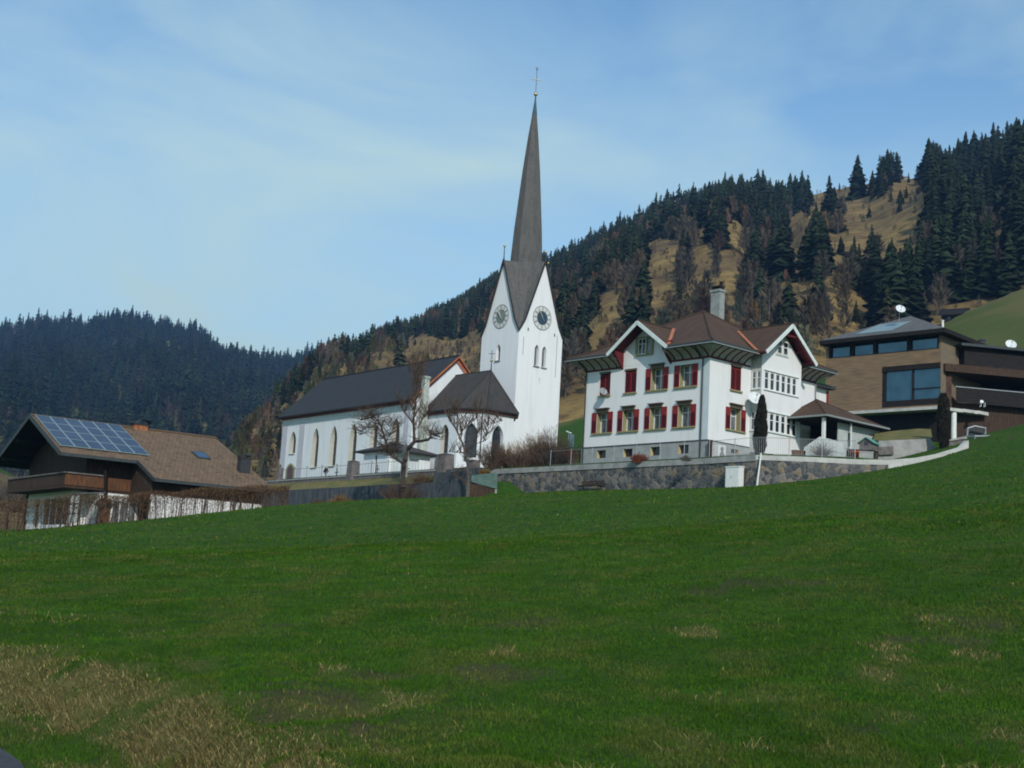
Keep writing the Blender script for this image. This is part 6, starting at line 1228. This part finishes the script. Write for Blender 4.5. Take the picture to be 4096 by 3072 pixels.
def in_patch(sx, sy):
    r = np.zeros(len(sx), bool)
    for a, b_, c_, d_ in PATCH: r |= ((sx - a) / c_) ** 2 + ((sy - b_) / d_) ** 2 < 1
    return r
RG = np.random.default_rng(3)
def scatter(az0, az1, rlo, rhi, spacing):
    n = int((az1 - az0) * (rhi ** 2 - rlo ** 2) / 2 / spacing ** 2); az = RG.uniform(az0, az1, n * 2); r = np.sqrt(RG.uniform(rlo ** 2, rhi ** 2, n * 2))
    x, y = r * np.sin(az), r * np.cos(az); cell = {}; keep = []
    for i in range(n * 2):
        k = (int(x[i] // spacing), int(y[i] // spacing))
        if k in cell: continue
        cell[k] = 1; keep.append(i)
    return az[keep], r[keep], x[keep], y[keep]
trees = []                                # (x, y, z, height, kind)
az, r, x, y = scatter(-0.27, 0.43, 240, 900, 5.2)
rm = np.interp(az, MM[:, 0], MM[:, 2]); rr = np.interp(az, RH[:, 0], RH[:, 2]); f = (r - rm) / (rr - rm)
m_ = (f > np.where(az < -0.14, 0.0, 0.05)) & (r < rr + 6); m_ &= az > -0.262
az, r, x, y, f = az[m_], r[m_], x[m_], y[m_], f[m_]; z = height(x, y)
n1 = fbm(x / 45, y / 45, 3); n2 = fbm(x / 22 + 50, y / 22, 3)
spur = np.maximum(sstep(-0.172, -0.185, az), sstep(-0.08, -0.10, az) * (f < 0.5)); con = RG.random(len(x)) < np.where(spur > 0.5, 0.14, np.clip(0.40 + 0.52 * f + (n1 - 0.5) * 1.9 + 0.4 * sstep(0.2, 0.3, az), 0.06, 0.93))
con |= (f > 0.90) & (RG.random(len(x)) < 0.88) & (spur < 0.5)
h = np.where(con, (6.5 + 12.5 * RG.random(len(x)) ** 0.9) * (0.78 + 0.32 * np.clip(az / 0.35, 0, 1)), RG.uniform(7.5, 12.5, len(x))) * np.where(spur > 0.5, 0.66, 1.0)
big = (con & (RG.random(len(x)) < 0.08)); h = np.where(big, h * 1.25, h) * np.interp(az, [-0.2, -0.04, 0.02], [0.72, 0.80, 1.0])
P0 = np.stack([x, y, z], 1); sx, sy = proj(P0); s2x, s2y = proj(P0 + np.stack([0 * h, 0 * h, h * 0.45], 1)); s3x, s3y = proj(P0 + np.stack([0 * h, 0 * h, h * 0.8], 1))
bad = in_patch(sx, sy) | in_patch(s2x, s2y) | in_patch(s3x, s3y); keep = ~bad | (RG.random(len(x)) < 0.05)
crest = (sx > 1700) & (sx < 2030) & (f > 0.86); con = con | crest; h = np.where(crest, np.maximum(h, 11) * 1.15, h)
gap = (f > 0.9) & (sx > 3080) & (sx < 3480); keep &= ~(gap & (RG.random(len(x)) < 0.82)); keep &= RG.random(len(x)) < np.clip(0.7 + n2, 0, 1); keep |= crest & (RG.random(len(x)) < 0.9)
h = np.where(bad, h * 0.35, h); kind = np.where(con, 0, np.where((spur > 0.5) & (RG.random(len(x)) < 0.5), 2, 1)); mid = s2y
x, y, z, h, kind, sx, sy, mid, r = [q[keep] for q in (x, y, z, h, kind, sx, sy, mid, r)]
SKB = np.interp(sx, [0, 600, 900, 1120, 1125, 1640, 1840, 1900, 1940, 2030, 2180, 2245, 2250, 2330, 2340, 2560, 2820, 3150, 3300, 3320, 3600, 3800, 4096], [1640, 1700, 1760, 1950, 1680, 1560, 1450, 1480, 1300, 1050, 1050, 1350, 1750, 1700, 1390, 1290, 1230, 1300, 1430, 1330, 1240, 1300, 1380])
vis = (mid < SKB - 4) & (sx > -20) & (sx < 4116)
app = h / r; order = np.argsort(-app * vis)
def pick(mask, n): o = [i for i in order if mask[i] and vis[i]][:n]; return o
ind = pick(kind == 0, 290) + pick((kind == 1) & (mid < SKB - 20), 120); inds = set(ind)
def to_mesh(name, tp):
    V, T, C = tp; me_o = fast_mesh(name, V, T, [TREEM], attr=C); me = me_o.data; bpy.data.objects.remove(me_o); return me
CM = [to_mesh('spruce_mesh', t_) for t_ in CON]; BM = [to_mesh('bare_tree_mesh', t_) for t_ in BAR]
for i in ind:
    c_ = kind[i] == 0; o = bpy.data.objects.new('spruce_tree' if c_ else 'bare_tree', (CM if c_ else BM)[int(RG.integers(0, 6 if c_ else 5))]); COL.objects.link(o)
    o.location = (x[i], y[i], z[i] - 0.3); hh = float(h[i]); w_ = hh * float(RG.uniform(0.75, 1.4)); o.scale = (w_, w_, hh); o.rotation_euler = (0, 0, float(RG.uniform(0, 6.28)))
    pl = 'left of the tower' if sx[i] < 2050 else 'right of the tower' if sx[i] < 2830 else 'above the white house' if sx[i] < 3300 else 'above the wooden house' if sx[i] < 3800 else 'at the far right'
    rg_ = sy[i] < np.interp(sx[i], [1900, 2333, 2900, 3300, 3800, 4096], [1230, 1020, 850, 850, 760, 680])
    fi = (r[i] - np.interp(math.atan2(x[i], y[i]), MM[:, 0], MM[:, 2])) / (np.interp(math.atan2(x[i], y[i]), RH[:, 0], RH[:, 2]) - np.interp(math.atan2(x[i], y[i]), MM[:, 0], MM[:, 2])); bd_ = 'low' if fi < 0.33 else 'midway up' if fi < 0.66 else 'high'; sz = 'tall' if h[i] > 15 else 'small'
    if c_: tag(o, ('dark spruce on the ridge against the sky ' if rg_ else sz + ' dark spruce ' + bd_ + ' on the tan slope ') + pl, 'spruce', ('ridge spruces ' if rg_ else sz + ' slope spruces ' + bd_ + ' ') + pl)
    else: tag(o, 'leafless brown grey tree ' + bd_ + ' on the slope ' + pl, 'bare tree', 'leafless mountain trees ' + bd_ + ' ' + pl)
def forest(name, label, xs, ys, zs, hs, ks, sets, dark=1.0):
    Vs, Ts, Cs, o_ = [], [], [], 0
    for k, tps_ in sets.items():
        sel = np.where(ks == k)[0]; ch = RG.integers(0, len(tps_), len(sel))
        for j, (V, T, C) in enumerate(tps_):
            s = sel[ch == j]; n = len(s)
            if not n: continue
            a = RG.uniform(0, 6.28, n); w_ = hs[s] * RG.uniform(0.75, 1.4, n); ca, sa = np.cos(a), np.sin(a)
            X = xs[s][:, None] + (V[None, :, 0] * ca[:, None] - V[None, :, 1] * sa[:, None]) * w_[:, None]; Y = ys[s][:, None] + (V[None, :, 0] * sa[:, None] + V[None, :, 1] * ca[:, None]) * w_[:, None]
            Z = zs[s][:, None] - 0.3 + V[None, :, 2] * hs[s][:, None]; Vs.append(np.stack([X, Y, Z], -1).reshape(-1, 3))
            Ts.append((T[None] + (np.arange(n) * len(V))[:, None, None]).reshape(-1, 3) + o_); Cs.append((C[None] * (RG.uniform(0.5, 1.5, n) * dark * (0.35 + 1.3 * fbm(xs[s] / 50, ys[s] / 50, 3)))[:, None, None] * np.stack([RG.uniform(0.7, 1.5, n), np.ones(n), RG.uniform(0.7, 1.2, n)], 1)[:, None, :]).reshape(-1, 3)); o_ += n * len(V)
    o = fast_mesh(name, np.concatenate(Vs), np.concatenate(Ts), [TREEM], attr=np.concatenate(Cs)); return tag(o, label, 'forest', kind='stuff')
rest = np.array([i for i in range(len(x)) if i not in inds])
_a, _r, ux, uy = scatter(-0.14, 0.40, 300, 880, 5.5); uf = (_r - np.interp(_a, MM[:, 0], MM[:, 2])) / (np.interp(_a, RH[:, 0], RH[:, 2]) - np.interp(_a, MM[:, 0], MM[:, 2])); uk = (uf > 0.03) & (uf < 1.0) & (fbm(ux / 12, uy / 12, 3) > 0.52); ux, uy = ux[uk], uy[uk]
forest('undergrowth', 'low brown bushes scattered over the tan mountain slope', ux, uy, height(ux, uy), RG.uniform(1.2, 4.2, len(ux)), RG.integers(0, 2, len(ux)), {0: BARL, 1: OLV[:1] + BARL})
forest('mountain_forest', 'mixed forest of spruces and leafless trees on the right mountainside', x[rest], y[rest], z[rest], h[rest], kind[rest], {0: CON[:3] + CONL, 1: BAR, 2: OLV})
az, r, x, y = scatter(-0.48, -0.06, 430, 1930, 8.2); rl = np.interp(az, LH[:, 0], LH[:, 2]); z = height(x, y)
n1 = fbm(x / 60, y / 60, 4); con = RG.random(len(x)) < np.clip(0.86 + (n1 - .5) * 2.4, 0.25, 0.99); h = np.where(con, 9 + 19 * RG.random(len(x)) ** 1.6, RG.uniform(9, 15, len(x))) * (0.75 + 0.5 * fbm(x / 35 + 9, y / 35, 2))
P0 = np.stack([x, y, z], 1); sx, sy = proj(P0); keep = (r < rl + 8) & ~((((sx - 700) / 110) ** 2 + ((sy - 1400) / 35) ** 2 < 1) & (RG.random(len(x)) < 0.8)); keep &= ~((sx > 1010) & (r > rl - 60) & con & (RG.random(len(x)) < 0.75)); keep &= sx < 1900; keep &= ~((az > -0.255) & (r < np.interp(az, RH[:, 0], RH[:, 2]) + 260))
forest('far_forest', 'far dark blue wooded hill on the left', x[keep], y[keep], z[keep], h[keep], np.where(con, 0, 1)[keep], {0: CONL, 1: BARL}, 0.6)

# ------------------------------------------------------------------ near trees, shrubs and hedges
def grow(mb, p, d, l, r, depth, R, m=0, up=0.25, wig=0.25, nb=3, curl=0.0, ratio=0.6):
    pts = [Vector(p)]; rad = [r]; n = 3 if depth else 2; dd = Vector(d).normalized()
    for i in range(n):
        dd = (dd + Vector((R.uniform(-wig, wig), R.uniform(-wig, wig), R.uniform(-wig, wig) + up * 0.3))).normalized(); pts.append(pts[-1] + dd * l / n); rad.append(max(0.0085, r * (1 - 0.7 * (i + 1) / n)))
    mb.tube(pts, rad, 4 if r > 0.03 else 3, m, False)
    if depth:
        for k in range(nb):
            t_ = R.uniform(0.25, 1.0) * n; i = min(int(t_), n - 1); q = pts[i].lerp(pts[i + 1], t_ - i); a = R.uniform(0, 6.28)
            s = Vector((math.cos(a), math.sin(a) * 0.6, R.uniform(-.2, .5) + up)); grow(mb, q, (dd * 0.7 + s).normalized(), l * ratio * R.uniform(0.6, 1.2), rad[i] * 0.6, depth - 1, R, m, up, wig, nb, ratio=ratio)
def limb_tree(name, label, zf, limbs, Y, seed, m=BARK, mt=TWIG, sh=(2.0, 2, 3, 0.35), z0=None):
    R = random.Random(seed); first = W(*zf(*limbs[0][0][0]), Y); z0 = first[2] - 0.3 if z0 is None else z0; t_ = thing(name, label, 'tree', first[0], Y, z0); limbs = [(a, b, c, int(d * (2.0 if e < 1.1 else 1.0)), e) for a, b, c, d, e in limbs]; o_ = Vector((first[0], Y, 0)); tr = MB(); br = MB()
    for li, (pts, r0, r1, spawn, up) in enumerate(limbs):
        P_ = [Vector(W(*zf(*q), Y + 0.25 * math.sin(i * 1.7 + li * 2))) - o_ for i, q in enumerate(pts)]
        if li == 0: P_[0].z -= 0.5
        n = len(P_); rad = [r0 + (r1 - r0) * i / (n - 1) for i in range(n)]; (tr if r0 > 0.07 else br).tube(P_, rad, 7 if r0 > .07 else 5)
        for k in range(spawn):
            t_k = R.uniform(0.15 if li else 0.6, 1.0) * (n - 1); i = min(int(t_k), n - 2); q = P_[i].lerp(P_[i + 1], t_k - i); a = R.uniform(0, 6.28); d = Vector((math.cos(a), 0.7 * math.sin(a), R.uniform(0, 0.8) + up))
            grow(br, q, d, sh[0] * R.uniform(0.5, 1.2), 0.030 * R.uniform(.7, 1.3), int(sh[1]), R, 0, up, sh[3], int(sh[2]))
    tr.build('trunk', m, t_); br.build('branches', mt, t_); return t_
zt = lambda a, b_: (1400 + .3918 * a, 1400 + .3918 * b_)
limb_tree('pollarded_tree', 'gnarled pollarded fruit tree with one drooping left limb and a tall fan of shoots', zt, [
    ([(545, 1345), (545, 1260), (552, 1180), (565, 1120), (575, 1060), (590, 1010), (630, 970), (660, 930)], 0.24, 0.17, 2, 0.3),
    ([(552, 1190), (530, 1150), (470, 1110), (410, 1070), (385, 1040), (370, 960), (345, 870), (325, 790), (280, 720), (235, 675), (200, 640)], 0.14, 0.04, 60, 0.05),
    ([(655, 940), (655, 860), (648, 720), (660, 600), (675, 470), (690, 330), (700, 200)], 0.14, 0.04, 34, 0.9),
    ([(660, 935), (720, 930), (800, 915), (825, 890), (820, 830)], 0.13, 0.10, 10, 0.1), ([(820, 860), (880, 880), (960, 900)], 0.035, 0.02, 10, 0.1),
    ([(690, 800), (740, 700), (800, 640)], 0.05, 0.03, 12, 0.4), ([(648, 760), (560, 640), (520, 560)], 0.05, 0.03, 12, 0.5), ([(340, 850), (240, 790), (150, 800), (100, 870)], 0.04, 0.02, 14, 0.0), ([(300, 740), (200, 690), (110, 720)], 0.035, 0.02, 12, 0.0), ([(370, 930), (440, 800), (470, 720)], 0.04, 0.02, 12, 0.3),
    ([(675, 470), (620, 300), (590, 120)], 0.035, 0.012, 10, 1.2), ([(680, 430), (740, 260), (780, 60)], 0.035, 0.012, 10, 1.2), ([(690, 380), (650, 180), (660, 20)], 0.03, 0.012, 8, 1.3), ([(700, 330), (800, 180), (850, 50)], 0.03, 0.012, 8, 1.2), ([(690, 400), (740, 180), (730, 10)], 0.03, 0.012, 8, 1.3)], 112, 4, sh=(1.35, 1, 5, 0.32))
zc = lambda a, b_: (1800 + .27125 * a, 1650 + .27125 * b_)
limb_tree('slender_tree', 'slender bare tree with forked crown growing in front of the choir', zc, [
    ([(262, 1260), (268, 1050), (262, 850), (250, 700), (240, 590)], 0.17, 0.11, 6, 0.2), ([(240, 590), (190, 470), (140, 350), (80, 230), (20, 150), (-60, 20), (-120, -100)], 0.10, 0.02, 22, 0.6),
    ([(140, 355), (175, 290), (215, 225), (290, 160), (370, 110)], 0.05, 0.015, 16, 0.6), ([(215, 225), (150, 130), (100, 20), (60, -80)], 0.035, 0.012, 10, 0.7), ([(240, 600), (330, 480), (400, 300), (410, 100), (380, -40)], 0.04, 0.012, 20, 0.7), ([(400, 320), (560, 190), (780, 120)], 0.03, 0.01, 10, 0.4),
    ([(245, 610), (120, 590), (-20, 580)], 0.03, 0.012, 8, 0.3), ([(245, 1090), (205, 1010), (120, 950), (30, 890)], 0.06, 0.025, 4, 0.1), ([(330, 480), (520, 420), (560, 250), (570, 150)], 0.03, 0.01, 14, 0.6)], 107, 8, BARKL, TWIG, sh=(1.3, 1, 3, 0.25))
def shrub(name, label, sx, sy, Y, w_, h, n, seed, m=TWIG, ml=None, up=0.8, cat='shrub', nl=0, dz=0.15, group=None, r=0.018):
    R = random.Random(seed); p = W(sx, sy, Y); t_ = thing(name, label, cat, p[0], p[1], p[2] - dz, 0, group); z0 = p[2] - dz; mb = MB(); lf = MB()
    for k in range(n):
        a = R.uniform(-1, 1); b0 = Vector((a * w_ * 0.36 * R.random(), R.uniform(-.3, .3) * w_ * .4, z0)); d = Vector((a * 0.9 * (1.1 - up * .5), R.uniform(-.5, .5), 1.0)).normalized(); l = h * R.uniform(0.55, 1.08) * (1 - 0.35 * abs(a))
        q1 = b0 + d * l * .5 + Vector((R.uniform(-.08, .08), 0, 0)); q2 = b0 + d * l + Vector((a * .15 * l * (1 - up), R.uniform(-.1, .1), 0)); mb.tube([b0, q1, q2], [r, r * .7, r * .4], 3, 0, False)
        for j in range(2):
            e = q1.lerp(q2, R.random()); mb.tube([e, e + Vector((R.uniform(-.3, .3), R.uniform(-.2, .2), R.uniform(.1, .4))) * h * .4], [r * .6, r * .3], 3, 0, False)
        for j in range(nl):
            e = b0.lerp(q2, R.random() ** .6) + Vector((R.uniform(-.15, .15), R.uniform(-.15, .15), R.uniform(-.1, .1))) * w_ * .5; s = R.uniform(.03, .07); u = Vector((R.uniform(-1, 1), R.uniform(-1, 1), R.uniform(-1, 1))) * s; v = Vector((R.uniform(-1, 1), R.uniform(-1, 1), R.uniform(-1, 1))) * s; lf.poly([e, e + u, e + v])
    mb.build('stems', m, t_)
    if nl: lf.build('leaves', ml or RUSTLEAF, t_)
    return t_
GS = mat('golden_stems', (0.24, 0.15, 0.07), 0.9, 0.2, 5)
shrub('upright_shrub', 'brown upright shrub in front of the choir windows, leftmost of the row by the wall', 1975, 1868, 114, 2.6, 2.5, 330, 1, TWIG, OCHRE, 0.6, nl=5)
shrub('upright_shrub', 'tall golden twigged shrub in front of the choir corner', 2035, 1870, 114.5, 2.2, 2.4, 260, 2, GS, OCHRE, 0.8, nl=3)
shrub('upright_shrub', 'reddish brown low shrub between the two golden shrubs before the tower', 2085, 1872, 113.5, 3.4, 1.9, 380, 3, TWIG, RUSTLEAF, 0.4, nl=5)
shrub('upright_shrub', 'tallest golden brown shrub before the sunlit tower face', 2145, 1866, 115, 3.2, 3.4, 380, 4, GS, OCHRE, 0.8, nl=4)
shrub('upright_shrub', 'purple brown bare shrub at the right foot of the tower', 2205, 1862, 114, 3.2, 3.6, 340, 5, TWIG, RUSTLEAF, 0.6, nl=3)
shrub('evergreen_shrub', 'dark leafy shrub right of the tower foot', 2215, 1862, 112, 2.4, 1.8, 260, 6, BARK, CYP, 0.5, nl=16)
shrub('red_shrub', 'rusty red shrub on the coping before the basement windows', 2556, 1844, 101.0, 1.35, 0.85, 240, 7, REDSHRUB, REDSHRUB, 0.5, nl=7)
shrub('grey_shrub', 'small grey brown shrub on the coping near the house corner', 2745, 1836, 96, 1.0, 0.45, 130, 8, BARKL, PILLAR, 0.3, nl=3)
shrub('ochre_shrub', 'low ochre yellow shrub above the green glass panel', 1938, 1893, 110, 1.0, 0.6, 150, 9, OCHRE, OCHRE, 0.3, nl=12)
shrub('bramble', 'brown bramble growing up the concrete wall at the pollarded tree', 1600, 2022, 112.5, 3.0, 2.6, 260, 10, TWIG, RUSTLEAF, 0.3, nl=8)
shrub('bramble', 'low leafy bramble on the mossy bank right of the pollarded tree', 1690, 1930, 114, 2.6, 1.1, 160, 11, TWIG, OCHRE, 0.2, nl=6)
shrub('garden_shrub', 'left low brown leafy shrub at the foot of the concrete wall', 1275, 2026, 118, 1.9, 0.85, 140, 12, TWIG, RUSTLEAF, 0.3, nl=14)
shrub('garden_shrub', 'right straw coloured tuft at the foot of the concrete wall', 1360, 2024, 117, 2.3, 1.25, 200, 13, OCHRE, OCHRE, 0.2, nl=12)
shrub('pale_twiggy_bush', 'large pale grey twiggy bush left behind the chalet balcony', 45, 2040, 104, 3.6, 3.4, 330, 14, BARKL, BARKL, 0.2, nl=14)
shrub('yard_shrub', 'small dark shrub before the brown doors of the chalet', 410, 2025, 84, 1.4, 0.7, 120, 15, BARK, CYP, 0.3, nl=12)
def hedge(name, label, line, hgt_, thick, seed, top=0.35, m=RUSTLEAF, dens=60, see=1.0):
    R = random.Random(seed); P_ = [Vector(W(a, b_, Y)) for a, b_, Y in line]; z0 = min(p.z for p in P_) - 1; t_ = thing(name, label, 'hedge', P_[0].x, P_[0].y, z0); o_ = Vector((P_[0].x, P_[0].y, 0)); st_ = MB(); lf = MB()
    for a, b_ in zip(P_[:-1], P_[1:]):
        L_ = (b_ - a).length; n = int(L_ * 16)
        for k in range(n):
            p = a.lerp(b_, R.random()) - o_; p.y += R.uniform(-thick, thick) / 2; h = hgt_ * R.uniform(.8, 1.0); q = p + Vector((R.uniform(-.25, .25), R.uniform(-.1, .1), h)); md = p.lerp(q, .5) + Vector((R.uniform(-.12, .12), 0, 0)); rr = 0.05 if R.random() < .15 else 0.018
            st_.tube([p - Vector((0, 0, .5)), md, q], [rr, rr * .7, rr * .4], 3, 0, False)
            for j in range(3): e = p.lerp(q, R.uniform(.2, 1)); st_.tube([e, e + Vector((R.uniform(-.3, .3), R.uniform(-.1, .1), R.uniform(.05, .3)))], [.014, .008], 3, 0, False)
        for k in range(int(L_ * dens * 4)):
            f = 1 - abs(R.gauss(0, top)) if R.random() < see else R.random()
            if f < 0: continue
            p = a.lerp(b_, R.random()) - o_; e = p + Vector((0, R.uniform(-thick, thick) * .6, hgt_ * f * (1 + .05 * math.sin(p.x * 2.3)))); s = R.uniform(.035, .085); u = Vector((R.uniform(-1, 1), R.uniform(-1, 1), R.uniform(-1, 1))) * s; v = Vector((R.uniform(-1, 1), R.uniform(-1, 1), R.uniform(-1, 1))) * s; lf.poly([e, e + u, e + v])
    st_.build('stems', TWIG, t_); lf.build('leaves', m, t_); return t_
hedge('leafy_hedge', 'clipped half bare brown hedge in front of the chalet side wall', [(330, 2108, 79.3), (560, 2088, 81), (850, 2062, 83.5), (1150, 2046, 87)], 1.75, 0.8, 1, 0.20, dens=330, see=0.65)
hedge('leafy_hedge', 'loose bare brown hedge in front of the chalet terrace at the left', [(-20, 2125, 77), (180, 2110, 78), (330, 2092, 79)], 1.75, 0.9, 2, 0.4, dens=330, see=0.5)
hedge('dark_hedge', 'low dark red brown hedge between the tower and the white house', [(2190, 1872, 113), (2335, 1862, 111.5)], 1.45, 0.8, 3, 0.6, DWOOD if False else REDW, dens=300, see=0.2)
railing('railing', 'grey handrail behind the dark hedge left of the white house', [tuple(W(2190, 1812, 114)), tuple(W(2330, 1794, 113))], 0.35, (0.0, 0.3), 2.2)
p = W(2286, 1790, 118); q = W(2287, 1738, 118); t_ = thing('notice_board', 'pale blue grey board on a post behind the dark hedge', 'sign', p[0], 118, p[2] - 1.0); z1 = q[2]
mb = MB(); mb.box(-0.19, 0.19, -0.03, 0.03, p[2] + 0.05, z1); mb.build('board', DISH, t_)
for s in (-.17, .17): box('post', STEEL, t_, s - .025, s + .025, 0.035, 0.08, p[2] - 1.5, z1)
p = W(2272, 1800, 121); q = W(2266, 1728, 121); t_ = thing('street_lamp', 'small street lamp with slanting white head left of the notice board', 'street lamp', p[0], 121, p[2] - 1.0); mb = MB(); mb.tube([(0, 0, p[2] - 1.5), (0, 0, q[2] - 0.1)], 0.04, 6); mb.build('pole', STEEL, t_); mb = MB(); mb.beam((-0.25, 0, q[2] + 0.08), (0.25, 0, q[2] - 0.1), 0.16, 0.08); mb.build('head', DISH, t_)
# grass mound at the left end of the stone wall
p = W(1990, 2000, 111.5); mb = MB(); mb.lathe((p[0] + 0.3, 112.2, p[2] - 0.9), [(4.9, 0), (4.1, 0.6), (3.0, 1.3), (1.8, 2.0), (0.7, 2.5), (0.01, 2.6)], 18); mb.v = [(x + 0.12 * math.sin(z * 5 + x * 2), y, z + 0.1 * math.sin(x * 3)) for x, y, z in mb.v]; o = mb.build('grass_mound', gm, None, True); o['kind'] = 'structure'; o['label'] = 'grassy mound at the left end of the stone wall'
# far huts
def hut(name, label, sx, sy, Y, w_, h, dp, yaw, mw, mr, rz):
    p = W(sx, sy, Y); zb = hgt(p[0], Y) - 1; t_ = thing(name, label, 'hut', p[0], Y, min(zb, p[2]), yaw); z = p[2]
    mb = MB(); mb.box(-w_ / 2, w_ / 2, 0, dp, min(zb, z) - 2, z + h); mb.build('wall', mw, t_); mb = MB(); k = w_ / 2 + .8
    for s in (0, dp / 2): pass
    for s in (-1, 1): mb.slab([(-k, dp / 2, z + h + rz), (-k, dp / 2 + s * (dp / 2 + .8), z + h - .2), (k, dp / 2 + s * (dp / 2 + .8), z + h - .2), (k, dp / 2, z + h + rz)], .25)
    mb.build('roof', mr, t_); mb = MB()
    for k in (-.25, .2): mb.box(w_ * k, w_ * k + w_ * .12, -.06, 0, z + h * .35, z + h * .7)
    mb.build('windows', GLASS, t_)
hut('barn', 'dark timber barn on the meadow edge below the forest at the right', 3812, 1290, 284, 4.6, 2.0, 5, 0.5, BLACKW, BLACKW, 1.7)
hut('mountain_hut', 'brown hut with pale roof on the ridge between spruces', 3768, 722, 700, 11, 5.0, 8, -0.3, OWOOD, CONCL, 1.8)
hut('mountain_hut', 'tiny white hut on the ridge among the trees', 3612, 718, 740, 5.5, 1.8, 5, 0, WHITE, CONCL, 1.3)

# ------------------------------------------------------------------ air
hz = bpy.data.materials.new('valley_air'); hz.use_nodes = True; t = hz.node_tree; t.nodes.clear(); pv = N(t, 'ShaderNodeVolumePrincipled'); pv.inputs['Color'].default_value = (0.26, 0.50, 0.90, 1); pv.inputs['Density'].default_value = 0.00014; pv.inputs['Anisotropy'].default_value = 0.0
ou = N(t, 'ShaderNodeOutputMaterial'); t.links.new(pv.outputs[0], ou.inputs['Volume'])
mb = MB(); mb.box(-1500, 1500, -300, 2500, -75, 470); o = mb.build('haze', hz); tag(o, 'thin bluish valley air', 'haze', kind='stuff')
